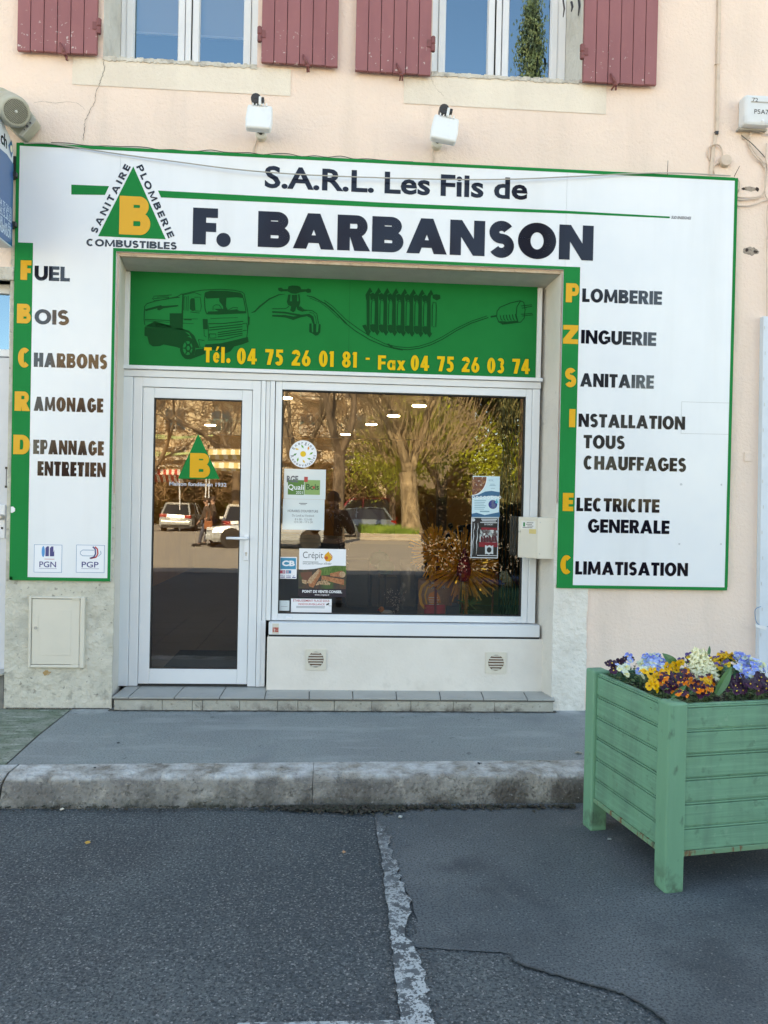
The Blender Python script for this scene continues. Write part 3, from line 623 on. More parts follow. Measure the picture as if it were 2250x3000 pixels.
def bar(name, x0, z0, x1, z1, y0, y1=FY+.06, m=None, bev=.003, parent=None): return MB().box((x0, y0, z0), (x1, y1, z1)).build(name, m or Malu, parent or SF, bev)
bar('jamb', jl, zbT, fl-.002, zB0-.002, FY-.02); bar('jamb_cap', jl, zB0-.07, fl-.002, zB0-.0015, FY-.021, FY-.0195) if False else None
bar('transom', jl-.002, zB0, wj+.004, zA0-.003, FY-.022, m=Malu2); bar('glazing_bead', jl-.002, zA0, wj+.012, zA1, FY-.038, m=Malu)
bar('jamb', fl, zbT, ll-.003, zB0-.002, FY-.012); bar('jamb', lr+.003, zbT, fr_-.002, zB0-.002, FY-.012); bar('head', ll-.003, zlt+.003, lr+.003, zB0-.002, FY-.012)
for a, b, d in ((fr_, m1, .006), (m1, m2, -.004), (m2, m3, .006)): bar('mullion', a+.001, zwf+.0 if a > m1+.001 else zbT, b-.001, zB0-.002, FY-.012-d)
bar('mullion', fr_+.001, zbT, m2-.001, zwf-.002, FY-.013)
MB().box((ll-.003, FY+.02, zlb-.03), (lr+.003, FY+.05, zlt+.003)).build('rebate_shadow', Mseal, SF) if False else None
# door leaf
D = MB().box((ll, FY-.004, zlb), (gl, FY+.05, zlt)).box((gr, FY-.004, zlb), (lr, FY+.05, zlt)).box((gl+.0005, FY-.0035, zgt), (gr-.0005, FY+.05, zlt-.0005)).box((gl+.0005, FY-.0035, zlb+.0005), (gr-.0005, FY+.05, zgb)).build('door', Malu, B, .003)
g = .008
MB().box((gl, FY+.004, zgb), (gl+g, FY+.03, zgt)).box((gr-g, FY+.004, zgb), (gr, FY+.03, zgt)).box((gl+g, FY+.004, zgt-g), (gr-g, FY+.03, zgt)).box((gl+g, FY+.004, zgb), (gr-g, FY+.03, zgb+g)).build('gasket', Mseal, D)
MB().quad((gl, FY+.018, zgb), (gr, FY+.018, zgb), (gr, FY+.018, zgt), (gl, FY+.018, zgt)).build('door_glass', Mglass, D)
hp = V(722, 1578, FY-.01); MB().box((hp.x-.018, FY-.014, hp.z-.16), (hp.x+.018, FY-.004, hp.z+.03)).build('handle_plate', Mpvc, D, .006)
a = V(722, 1578, FY-.06); b = V(663, 1577, FY-.06)
MB().tube([(a.x, FY-.005, a.z), (a.x, FY-.055, a.z), (a.x-.008, FY-.064, a.z), (b.x, FY-.064, b.z+.002)], [.011, .011, .011, .009], 12).build('door_handle', Mpvc, D, smooth=True)
MB().lathe((hp.x, FY-.014, hp.z-.105), (0, -1, 0), [(0, .008), (.004, .008), (.0045, .0001)], 12).box((hp.x-.004, FY-.019, hp.z-.125), (hp.x+.004, FY-.0145, hp.z-.108)).build('keyhole', Mmetal, D)
# door weather bar and hinges
MB().box((ll, FY-.006, zlb-.012), (lr, FY+.05, zlb-.003)).build('door_seal', Mseal, D)
mb = MB()
for z in (TZ+.25, TZ+1.9): mb.tube([(fl-.001, FY-.03, z), (fl-.001, FY-.03, z+.1)], .009, 10)
mb.build('hinge', Malu2, D, smooth=True) if False else None
# shop window
def frame4(x0, x1, z0, z1, ix0, ix1, iz0, iz1, y0, y1):
    return MB().box((x0, y0, z0), (ix0, y1, z1)).box((ix1, y0, z0), (x1, y1, z1)).box((ix0+.0004, y0+.0004, iz1), (ix1-.0004, y1, z1-.0004)).box((ix0+.0004, y0+.0004, z0+.0004), (ix1-.0004, y1, iz0))
W = frame4(wl, wr-.002, zwf, zB0-.002, wgl, wgr, zwb, zwt, FY-.01, FY+.05).build('shop_window', Malu, B, .003)
bar('jamb', wr, zwf, wj, zB0-.002, FY-.018)
MB().box((wgl, FY+.004, zwb), (wgl+g, FY+.03, zwt)).box((wgr-g, FY+.004, zwb), (wgr, FY+.03, zwt)).box((wgl+g, FY+.004, zwt-g), (wgr-g, FY+.03, zwt)).box((wgl+g, FY+.004, zwb), (wgr-g, FY+.03, zwb+g)).build('gasket', Mseal, W)
MB().quad((wgl, FY+.03, zwb), (wgr, FY+.03, zwb), (wgr, FY+.03, zwt), (wgl, FY+.03, zwt)).build('window_glass', Mglass, W)
for u, v in ((846, 1809), (1504, 1817)): c = V(u, v, FY-.015); MB().box((c.x-.022, FY-.018, c.z-.008), (c.x+.022, FY-.0105, c.z+.008)).build('drain_cap', Mpvc, W, .003)
# sill board, seam and plaster ledge under the window
sl0 = xx(787, 1840, .2); sl1 = xx(1581, 1845, .2)
MB().box((sl0, .196, zsill), (sl1, FY+.05, zwf-.006)).build('sill_board', Malu, B, .003)
bx0 = xx(781, 1950, .19); bx1 = xx(1601, 1950, .19); zbt = zz((785, 1868), (1598, 1871), y=.19)
MB().box((bx0, .19, TZ-.06), (bx1+.03, .5, zbt)).build('window_ledge', Mbase, B, .008)
MB().box((sl0+.002, .20, zbt+.0005), (sl1-.002, .3, zsill-.0005)).build('ledge_joint', Mseal, B)
for (u0, u1, v0, v1) in ((894, 956, 1901, 1963), (1422, 1484, 1910, 1973)):
    a = V(u0, v1, .185); b = V(u1, v0, .185); cx, cz = (a.x+b.x)/2, (a.z+b.z)/2; h = (b.x-a.x)/2; r = h*.76
    vt = MB(); n = 32
    for i in range(n):
        t0, t1 = 2*pi*i/n, 2*pi*(i+1)/n
        def sq(t): k = 1/max(abs(cos(t)), abs(sin(t))); return (cx+h*k*cos(t), .181, cz+h*k*sin(t))
        vt.poly((sq(t0), sq(t1), (cx+r*cos(t1), .181, cz+r*sin(t1)), (cx+r*cos(t0), .181, cz+r*sin(t0))))
        vt.poly(((cx+r*cos(t0), .181, cz+r*sin(t0)), (cx+r*cos(t1), .181, cz+r*sin(t1)), (cx+r*cos(t1), .189, cz+r*sin(t1)), (cx+r*cos(t0), .189, cz+r*sin(t0))))
    for k in range(4):
        t = (-1, -1, 1, 1)[k], (-1, 1, 1, -1)[k]; t2 = (-1, 1, 1, -1)[k], (1, 1, -1, -1)[k]
        vt.poly(((cx+h*t[0], .181, cz+h*t[1]), (cx+h*t2[0], .181, cz+h*t2[1]), (cx+h*t2[0], .19, cz+h*t2[1]), (cx+h*t[0], .19, cz+h*t[1])))
    gv = vt.build('air_vent', Mbeige, B)
    MB().lathe((cx, .1895, cz), (0, -1, 0), [(0, r), (.0005, r), (.0006, .0001)], 32).build('vent_hole', mat('vent_rust', (.12, .045, .02), .9), gv)
    for k in range(6):
        z = cz-r+2*r*(k+.5)/6; wd = sqrt(max(r*r-(z-cz)**2, 0))-.002; MB().hexa([(cx-wd, .178, z-.0035), (cx+wd, .178, z-.0035), (cx+wd, .1885, z+.003), (cx-wd, .1885, z+.003), (cx-wd, .176, z-.0005), (cx+wd, .176, z-.0005), (cx+wd, .1885, z+.006), (cx-wd, .1885, z+.006)]).build('vent_slat', Mbeige, gv)
# threshold tiles and riser
ys = -.045; seams = [322, 372, 508, 641.5, 775, 905.6, 1034, 1162, 1290, 1416, 1543, 1625]; back = [357, 401, 533, 658, 780, 905.6, 1033, 1160, 1287, 1407, 1530, 1607]
fx = [G(u, 2046, TZ).x for u in seams]; bkx = [G(u, 2020, TZ).x for u in back]
for i in range(len(seams)-1):
    e = .003; a0, a1 = fx[i]+e, fx[i+1]-e; b0 = bkx[i]+(bkx[i]-fx[i])*.35+e; b1 = bkx[i+1]+(bkx[i+1]-fx[i+1])*.35-e; y1 = FY+.07; dz = random.uniform(-.001, .001)
    MB().hexa([(a0, ys, TZ-.010+dz), (a1, ys, TZ-.010+dz), (b1, y1, TZ-.010), (b0, y1, TZ-.010), (a0, ys, TZ+dz), (a1, ys, TZ+dz), (b1, y1, TZ), (b0, y1, TZ)]).build('threshold_tile', Mtile, B, .0015)
MB().box((fx[0]+.012, ys+.012, TZ-.022), (fx[-1]-.006, .4, TZ-.011)).build('tile_bed', Mgrout, B)
rx = [326, 470, 560, 590, 700, 812, 872, 980, 1090, 1205, 1330, 1450, 1622]
for i in range(len(rx)-1):
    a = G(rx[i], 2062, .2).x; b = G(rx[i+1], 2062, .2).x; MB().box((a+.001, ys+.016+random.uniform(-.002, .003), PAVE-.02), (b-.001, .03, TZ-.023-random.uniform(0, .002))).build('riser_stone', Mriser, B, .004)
# dirt line where the step meets the pavement
mb = MB(); N = 150; P = []
for i in range(N+1):
    x = fx[0]-.02+(fx[-1]-fx[0]+.03)*i/N; P.append((x, -.052+random.uniform(-.012, .004), PAVE+.0035))
for i in range(N): mb.poly((P[i], P[i+1], (P[i+1][0], 0.0, PAVE+.0035), (P[i][0], 0.0, PAVE+.0035)))
for i in range(60):
    x = random.uniform(-.02, HS[0]); 
for i in range(N):
    x0 = -.02+.7*i/N; x1 = -.02+.7*(i+1)/N; mb.poly(((x0, WY-.03+random.uniform(-.008, .006), PAVE+.003), (x1, WY-.03+random.uniform(-.008, .006), PAVE+.003), (x1, .05, PAVE+.003), (x0, .05, PAVE+.003)))
setk(mb.build('grit', mat('grit_dark', (.06, .058, .05), .95, [((.14, .14, .13), 30, .5, .65)], .004, 60)), 'dark grit and dead moss along the foot of the wall and step', 'grit', kind='stuff')

# ------------------------------------------------------------------ green panel above the door, with its drawings
T = MB().box((xx(380, 900), FY+.002, zA1+.0005), (xx(1572, 1000), FY+.03, bt+.01)).build('transom_panel', Mgreen2, B)
bar('panel_bead', jl-.002, zA1, xx(381, 900), bt-.0, FY-.02, m=Malu2); bar('panel_bead', xx(1571.5, 1000), zA1, min(br-.001, wj+.0), bt, FY-.02, m=Malu2)
TY = FY+.0015
MB().quad((xx(1024, 900)-.0007, TY, zA1), (xx(1024, 900)+.0007, TY, zA1), (xx(1024, 900)+.0007, TY, bt), (xx(1024, 900)-.0007, TY, bt)).build('panel_seam', Mdgreen, T)
def tp(x, y, k=0): return (350+x/2.552, 780+y/2.552) if not k else (950+x/2.37, 780+y/2.37)
mb = MB(); cnt = [0]
def P6(pts, k=0): cnt[0] += 1; mb.poly([V(*tp(x, y, k), TY)+Vector((0, -.0002-.000012*cnt[0], 0)) for x, y in pts])
def S6(pts, w=6, k=0): cnt[0] += 1; e = .0002+.000012*cnt[0]; mb.ribbon([V(*tp(x, y, k), TY)+Vector((0, -e, 0)) for x, y in pts], [q/((2.552, 2.37)[k])*.00252 for q in (w if isinstance(w, list) else [w]*len(pts))])
# tanker lorry
S6([(470, 205), (430, 228), (262, 262), (205, 280), (188, 300), (184, 400), (190, 440)], 6)
S6([(245, 240), (262, 258), (370, 244), (372, 232), (268, 242), (252, 238), (255, 224), (390, 214)], 5); S6([(372, 240), (450, 232)], 7); S6([(280, 232), (370, 222)], 4)
P6([(190, 322), (280, 298), (312, 290), (318, 298), (440, 290), (440, 300), (330, 314), (300, 330), (282, 326), (284, 314), (196, 336)])
S6([(190, 398), (300, 402), (400, 408), (470, 410)], 6); S6([(190, 408), (300, 414), (372, 420)], 4)
P6([(190, 450), (250, 452), (262, 412), (275, 452), (330, 462), (370, 458), (400, 472), (462, 478), (520, 500), (552, 560), (570, 612), (600, 612), (560, 520), (520, 482), (462, 470), (380, 462)])
P6([(188, 455), (370, 462), (480, 482), (530, 520), (500, 530), (470, 560), (456, 585), (452, 610), (330, 585), (300, 598), (250, 600), (222, 580), (208, 526), (186, 520)])
P6([(375, 352), (464, 352), (466, 300), (470, 210), (480, 206), (474, 470), (440, 462), (395, 470), (376, 440)])
# wheel
def ringp(cx, cy, ro, ri, sq=1, k=0, n=28):
    cnt[0] += 1; e = .0002+.000012*cnt[0]
    for i in range(n):
        a, b = 2*pi*i/n, 2*pi*(i+1)/n; q = [(cx+ro*cos(a), cy+ro*sin(a)*sq), (cx+ro*cos(b), cy+ro*sin(b)*sq), (cx+ri*cos(b), cy+ri*sin(b)*sq), (cx+ri*cos(a), cy+ri*sin(a)*sq)]
        mb.poly([V(*tp(x, y, k), TY)+Vector((0, -e, 0)) for x, y in q])
ringp(510, 612, 58, 36, 1.45); ringp(514, 612, 22, 12, 1.4)
for a in range(0, 360, 60): S6([(514+20*cos(radians(a)), 612+30*sin(radians(a))), (514+38*cos(radians(a)), 612+52*sin(radians(a)))], 9)
P6([(520, 700), (640, 655), (640, 612), (570, 622), (560, 660)])
S6([(330, 565), (450, 608)], 10)
# cab
S6([(468, 210), (560, 188), (630, 178), (760, 172), (860, 180), (915, 192), (932, 205), (945, 270), (958, 330), (966, 400), (958, 480), (952, 530)], 6)
S6([(475, 216), (560, 196), (612, 216)], 5); S6([(484, 228), (482, 330), (498, 332), (500, 228), (484, 228)], 5); S6([(514, 222), (512, 335)], 5)
P6([(528, 250), (540, 238), (562, 240), (568, 330), (545, 336), (526, 320)]); S6([(560, 232), (604, 232), (612, 300), (606, 336), (566, 334)], 5); S6([(530, 342), (600, 350)], 5)
P6([(640, 196), (680, 182), (800, 184), (905, 198), (925, 218), (926, 238), (880, 232), (800, 236), (796, 300), (812, 330), (870, 322), (900, 334), (944, 336), (950, 352), (820, 358), (740, 362), (650, 360), (664, 338), (740, 336), (706, 318), (776, 318), (774, 300), (746, 262), (746, 238), (650, 242), (638, 222)])
S6([(640, 200), (636, 250), (640, 320), (652, 356)], 7); S6([(926, 235), (938, 290), (946, 340)], 6)
S6([(700, 330), (700, 300), (720, 288), (745, 290), (760, 310), (764, 330)], 5); S6([(812, 328), (850, 308), (885, 310), (880, 324), (830, 334)], 5)
S6([(474, 394), (585, 394)], 4); S6([(484, 400), (540, 400)], 8); S6([(474, 426), (555, 430)], 4)
P6([(622, 394), (660, 396), (660, 472), (626, 472)]); S6([(632, 476), (634, 520), (650, 530)], 5)
S6([(680, 392), (760, 388), (884, 384)], 4); S6([(664, 430), (780, 428), (926, 412)], 7)
for y in (452, 470, 488, 504, 520): S6([(670 if y < 480 else 735, y+8), (920, y-18)], 7)
S6([(672, 506), (720, 506), (722, 536), (676, 538), (672, 506)], 6); S6([(664, 440), (666, 545)], 5); S6([(920, 430), (952, 426), (958, 478), (924, 482)], 6)
S6([(660, 552), (780, 548), (920, 514)], 6)
P6([(642, 584), (760, 576), (870, 550), (960, 528), (966, 566), (920, 584), (858, 600), (830, 636), (800, 650), (770, 648), (640, 604)])
P6([(958, 376), (974, 378), (972, 440), (960, 440)]); S6([(590, 548), (604, 606), (640, 606)], 5); S6([(590, 548), (636, 556)], 5)
# flex, tap
S6([(985, 348), (1010, 340), (1050, 300), (1120, 246), (1190, 214), (1240, 208)], [3, 10, 12, 10, 8, 3])
S6([(1400, 220), (1450, 232), (1540, 282), (1620, 350), (1700, 430)], [6, 9, 8, 8, 8]); S6([(1420, 236), (1500, 270), (1560, 315), (1640, 390)], 4)
P6([(1186, 162), (1210, 160), (1226, 172), (1258, 170), (1264, 150), (1290, 144), (1330, 146), (1352, 154), (1360, 172), (1396, 172), (1412, 166), (1432, 174), (1432, 196), (1408, 200), (1390, 190), (1350, 196), (1320, 206), (1286, 204), (1256, 188), (1226, 188), (1208, 190), (1188, 182)])
P6([(1262, 212), (1280, 212), (1274, 262), (1290, 262), (1288, 214), (1330, 212), (1328, 262), (1340, 262), (1336, 210), (1346, 210), (1352, 268), (1344, 300), (1372, 324), (1420, 330), (1366, 340), (1330, 326), (1322, 300), (1316, 330), (1300, 346), (1276, 330), (1284, 300), (1260, 290), (1252, 266)])
S6([(1142, 318), (1240, 318), (1268, 300)], 6); P6([(1142, 336), (1240, 340), (1300, 352), (1360, 362), (1420, 356), (1450, 376), (1460, 430), (1446, 430), (1430, 388), (1402, 374), (1350, 384), (1300, 402), (1240, 384), (1142, 376), (1142, 364), (1240, 364), (1300, 376), (1330, 372), (1240, 354), (1142, 348)])
S6([(1350, 300), (1380, 326), (1440, 332), (1476, 356), (1488, 430)], 6); S6([(1420, 345), (1450, 352), (1466, 380), (1474, 430)], 4)
P6([(1420, 428), (1436, 428), (1438, 490), (1448, 496), (1448, 430), (1472, 432), (1470, 494), (1484, 490), (1490, 432), (1504, 434), (1502, 494), (1484, 516), (1466, 520), (1440, 502), (1418, 492)])
# flex continues under the radiator to the plug  (k=1: right hand coordinates)
S6([(0, 252), (60, 300), (140, 390), (220, 452), (320, 512), (420, 554), (500, 574), (580, 580), (660, 570), (740, 546), (820, 508), (920, 446), (1020, 396), (1140, 356)], 6, 1)
S6([(0, 236), (60, 280), (150, 370), (240, 436), (320, 488), (420, 538), (500, 558), (580, 566), (660, 555), (740, 530), (820, 490), (920, 430), (1020, 382), (1130, 345)], 5, 1)
S6([(440, 540), (480, 568), (545, 580)], 12, 1); S6([(1155, 352), (1195, 345)], 12, 1)
for i in range(8):
    x = 305+i*60.5; dy = i*2.4
    P6([(x-12, 240), (x-20, 200+dy), (x-8, 178+dy), (x+12, 146+dy), (x+30, 178+dy), (x+14, 186+dy), (x+10, 205+dy), (x+10, 440+dy), (x+20, 452+dy), (x+2, 480+dy), (x-16, 452+dy), (x-10, 425+dy)], 1)
    S6([(x+42, 238+dy), (x+28, 232+dy), (x+22, 260+dy), (x+20, 400+dy)], 6, 1); S6([(x+24, 404+dy), (x+46, 404+dy), (x+50, 260+dy), (x+46, 234+dy)], 6, 1)
    if i < 7: P6([(x+10, 195+dy), (x+34, 182+dy), (x+50, 200+dy), (x+48, 238+dy), (x+36, 226+dy), (x+18, 236+dy)], 1); P6([(x+12, 404+dy), (x+50, 404+dy), (x+54, 446+dy), (x+36, 462+dy), (x+14, 440+dy)], 1)
P6([(750, 200), (775, 194), (804, 200), (806, 226), (780, 238), (752, 222)], 1); P6([(262, 412), (290, 404), (300, 440), (316, 476), (300, 482), (284, 450)], 1)
# plug
S6([(1200, 312), (1220, 285), (1290, 256), (1360, 240), (1385, 250), (1394, 300), (1388, 360), (1364, 388), (1300, 396), (1240, 402), (1212, 388), (1196, 350), (1200, 312)], 6, 1)
S6([(1362, 242), (1338, 280), (1332, 340), (1346, 388)], 6, 1); S6([(1366, 276), (1440, 268), (1442, 278), (1372, 292)], 5, 1); S6([(1366, 334), (1442, 328), (1448, 338), (1372, 346)], 5, 1)
P6([(1212, 380), (1270, 384), (1340, 378), (1350, 390), (1290, 398), (1236, 406)], 1)
for k in range(6): S6([(1222+k*21, 342-k*2), (1226+k*21, 366-k*2), (1236+k*21, 378)], 6, 1)
mb.build('line_drawing', Mdgreen, T)
mb = MB()
for txt, u0, v0, u1, v1, cap in (('Tél.', 597.6, 1061, 675, 1064, 44), ('04 75 26 01 81', 694, 1066, 1045, 1077, 46), ('-', 1071, 1066, 1083, 1066, 40), ('Fax', 1107, 1083, 1187, 1085, 42), ('04 75 26 03 74', 1203, 1086, 1552, 1095, 44)):
    words(mb, txt, u0, v0, u1, v1, cap, TY-.0030, .225, .20, .11)
mb.build('lettering', mat('panel_yellow', (.74, .46, .02), .3, spec=.1), T)

# ------------------------------------------------------------------ shop sign: a U of three panels
S = empty('shop_sign', (2.5, .015, SZ0), 'large white plumber shop sign framed in green around the shopfront opening', 'shop sign')
s1 = V(351, 600).x; s2 = V(1660, 600).x
P1 = MB().prism([(SX0, 0, SZ0), (OX0, 0, SZ0), (OX0, 0, OZ), (s1-.0012, 0, OZ), (s1-.0012, 0, SZ1), (SX0, 0, SZ1)], (0, WY-.002, 0)).build('sign_panel', Msign, S)
P2 = MB().box((s1, 0.0004, OZ), (s2-.0012, WY-.002, SZ1)).build('sign_panel', Msign, S)
P3 = MB().prism([(s2, .0002, OZ), (OX1, .0002, OZ), (OX1, .0002, SZ0), (SX1, .0002, SZ0), (SX1, .0002, SZ1), (s2, .0002, SZ1)], (0, WY-.002, 0)).build('sign_panel', Msign, S)
MB().box((s1-.0012, .004, OZ), (s1, .02, SZ1)).box((s2-.0012, .004, OZ), (s2, .02, SZ1)).build('panel_joint', Mgrout, S)
bw = .019; lw = V(97, 712).x; Rw = V(1678, 1712).x; zL = V(97, 712).z
mb = MB(); y0, y1 = -.0015, WY-.001
for a, b in (((SX0-.003, SZ0), (SX0+bw, SZ1)), ((SX0+bw, SZ1-bw), (SX1-bw, SZ1+.003)), ((SX1-bw, SZ0+bw), (SX1+.003, SZ1+.0)), ((SX0, SZ0-.003), (OX0, SZ0+bw)), ((OX1, SZ0-.003), (SX1, SZ0+bw)), ((OX0-bw*.95, SZ0+bw), (OX0+.002, OZ-.002)), ((OX0-bw*.95, OZ-.002), (OX1+.03, OZ+bw)), ):
    mb.box((a[0], y0, a[1]), (b[0], y1 if a[0] in (SX0-.003,) or b[0] > SX1 or b[1] > SZ1 or a[1] < SZ0 else .0, b[1]))
mb.build('green_border', Mgreen, S)
MB().box((SX0+bw, -.0013, SZ0+bw), (lw, .0, zL)).build('green_band', Mgreen, S)
MB().box((OX1-.002, -.0013, SZ0+bw), (Rw, .0, OZ+bw)).build('green_band', Mgreen, S)
mb = MB(); prect(mb, 209, 541, 463, 571, 0, .001) if False else None
pquad(mb, [(209, 541), (319.5, 545.4), (307.6, 571.3), (209, 570)], 0, .001)
pquad(mb, [(463, 558.3), (1125, 593.8), (1658, 617.5), (1962, 634.5), (1962, 639.5), (1658, 625.5), (1125, 607.5), (471.7, 578.4)], 0, .001)
mb.build('green_stripe', Mgreen, S)
mb = MB(); pquad(mb, [(390.7, 487.7), (485.6, 701), (287.7, 692)], 0, .0014); mb.build('green_triangle', Mgreen, S)
# yellow capitals
mb = MB()
words(mb, 'B', 349, 686.5, 440, 690.5, 113, 0, .36, .24, e0=.0028)
for ch, x0, x1, yb, cap in (('F', 60.3, 92, 820, 57.5), ('B', 49.8, 90.7, 947, 57), ('C', 52.7, 90.7, 1075.5, 56), ('R', 43, 86.5, 1203.5, 57), ('D', 39, 87.8, 1330.5, 57), ('P', 1657, 1695.3, 886, 56), ('Z', 1649, 1693, 1007.3, 55), ('S', 1652.4, 1688.4, 1133, 54), ('E', 1647.8, 1679, 1497, 53), ('C', 1641, 1676, 1681, 54)):
    words(mb, ch, x0, yb, x1, yb+(1 if x0 < 500 else .5), cap, 0, .33, .25, e0=.003)
words(mb, 'I', 1666.7, 1251.5, 1684.7, 1251.7, 53, 0, .35, .25, e0=.003)
mb.build('yellow_lettering', Myel, S)
mb = MB()
words(mb, 'F', 564, 715, 637, 718, 107, 0, .36, .26, e0=.0012); mb.mark(); pdisc(mb, 655, 703, 21, 0, .0012)
words(mb, 'BARBANSON', 755, 722, 1737, 765, 105, 0, .355, .27, .085, e0=.0012)
Mink2 = mat('ink_navy', (.004, .006, .018), .08, [((.005, .006, .022), 3, .4, .7, {'a': .6})], spec=.26); mb.build('name_lettering', Mink2, S)
mb = MB(); ptext(mb, 'S.A.R.L. Les Fils de', 775, 551, 1545, 525, 0, .012, e0=.0012)
mb.build('title_lettering', Mink, S) if False else None
mb = MB()
a = V(775, 550); b = V(1545, 584); zb_ = (a.z+b.z)/2; h = V(1000, 495).z-V(1000, 557).z
tx = [btext(q, .026) for q in ('S.A.R.L.', 'Les', 'Fils', 'de')]; sp = .30; tot = sum(q[3]-q[2] for q in tx)+3*sp; X0 = a.x; kx = (b.x-a.x)/tot; y0_ = btext('L', .026)[4]; kz = h*1.03/(btext('L', .026)[5]-y0_)
for q, s_ in zip(tx, ('S.A.R.L.', 'Les', 'Fils', 'de')): mb.mark(); wtext(mb, s_, Vector((X0, 0, zb_-.002+(q[4]-y0_)*kz)), Vector(((q[3]-q[2])*kx, 0, 0)), Vector((0, 0, (q[5]-q[4])*kz)), .026, e0=.0012); X0 += (q[3]-q[2]+sp)*kx
mb.build('title_lettering', Mink2, S)
mb = MB(); cap = 41.5
for txt, x0, v0, x1, v1, cp in (('UEL', 101, 822.5, 204.6, 823.5, 43), ('OIS', 101, 950, 202.5, 951.5, 43), ('HARBONS', 99, 1075, 314, 1081, 42), ('AMONAGE', 99, 1203.5, 302, 1208.5, 41.5), ('EPANNAGE', 97, 1330.5, 304, 1334, 42), ('ENTRETIEN', 109.7, 1393.5, 309.3, 1397.5, 42.5),
        ('LOMBERIE', 1705.4, 885.5, 1938.7, 892, 39.5), ('INGUERIE', 1702, 1007, 1922, 1013, 40), ('ANITAIRE', 1699, 1133.5, 1915, 1138, 39.5), ('NSTALLATION', 1694.4, 1251.5, 2006.5, 1258, 39), ('TOUS', 1709, 1313.5, 1830, 1315.5, 39), ('CHAUFFAGES', 1709, 1376, 2009.8, 1381, 40), ('LECTRICITE', 1688.4, 1497, 1931.4, 1502.5, 39.5), ('GENERALE', 1722, 1559.5, 1960.4, 1565, 39.5), ('LIMATISATION', 1685, 1682, 2014.8, 1689, 39)):
    words(mb, txt, x0, v0, x1, v1, cp, 0, .275, .23, .07, e0=.0012)
mb.build('list_lettering', Mink, S)
mb = MB(); words(mb, 'COMBUSTIBLES', 253, 719.5, 518, 732, 21, 0, .3, .24, .10, e0=.0012)
def slant(txt, u0, v0, u1, v1, cap, gap, side):
    mb.mark(); a, b = V(u0, v0), V(u1, v1); ex = (b-a); L = ex.length; ex = ex/L; ez = Vector((-ex.z, 0, ex.x)); h = V(0, 0).z-V(0, cap).z
    lay_on(mb, layout(txt, L/h, .30, .25, gap), a, ex*h, ez*h, e0=.0012)
slant('SANITAIRE', 282.5, 686, 383.5, 489, 20, .42, 1); slant('PLOMBERIE', 398.5, 488.5, 493.5, 699, 20, .36, 1)
mb.build('emblem_lettering', Mink, S)
mb = MB(); ptext(mb, 'SUD ENSEIGNES', 1966.5, 641, 2025, 635, 0, .03, .25, e0=.001); mb.build('maker_lettering', mat('grey_ink', (.12, .12, .14), .4), S)
# repair panel outline, cable-tie ends, tape marks
mb = MB(); e = .0008
for p in (((1997, 1177), (2141, 1181)), ((1995, 1270), (2138, 1272.5)), ((1997, 1177), (1995, 1270))):
    a, b = V(*p[0]), V(*p[1]); mb.ribbon([(a.x, -e, a.z), (b.x, -e, b.z)], .0018)
mb.build('panel_joint', mat('joint_grey', (.3, .32, .32), .7), S)
mb = MB()
for u, v, r, m in ((1995, 1419, .012, 0), (2114, 1420, .010, 0), (1990, 1594, .010, 0), (2112, 1594, .008, 1)): c = V(u, v); mb.poly([(c.x+r*cos(a)*random.uniform(.5, 1.1), -.0008, c.z+r*.8*sin(a)) for a in [k*pi/3+.3 for k in range(6)]])
mb.build('tape_mark', mat('tape_grey', (.5, .53, .56), .6), S)
# white clip torn off at the left edge
c = V(33, 1493); MB().prism([(c.x-.002, -.004, c.z+.02), (c.x+.012, -.004, c.z+.022), (c.x+.026, -.004, c.z+.008), (c.x+.026, -.004, c.z-.010), (c.x+.008, -.004, c.z-.022), (c.x-.002, -.004, c.z-.02)], (0, .0028, 0)).build('white_clip', Mpvc, S)
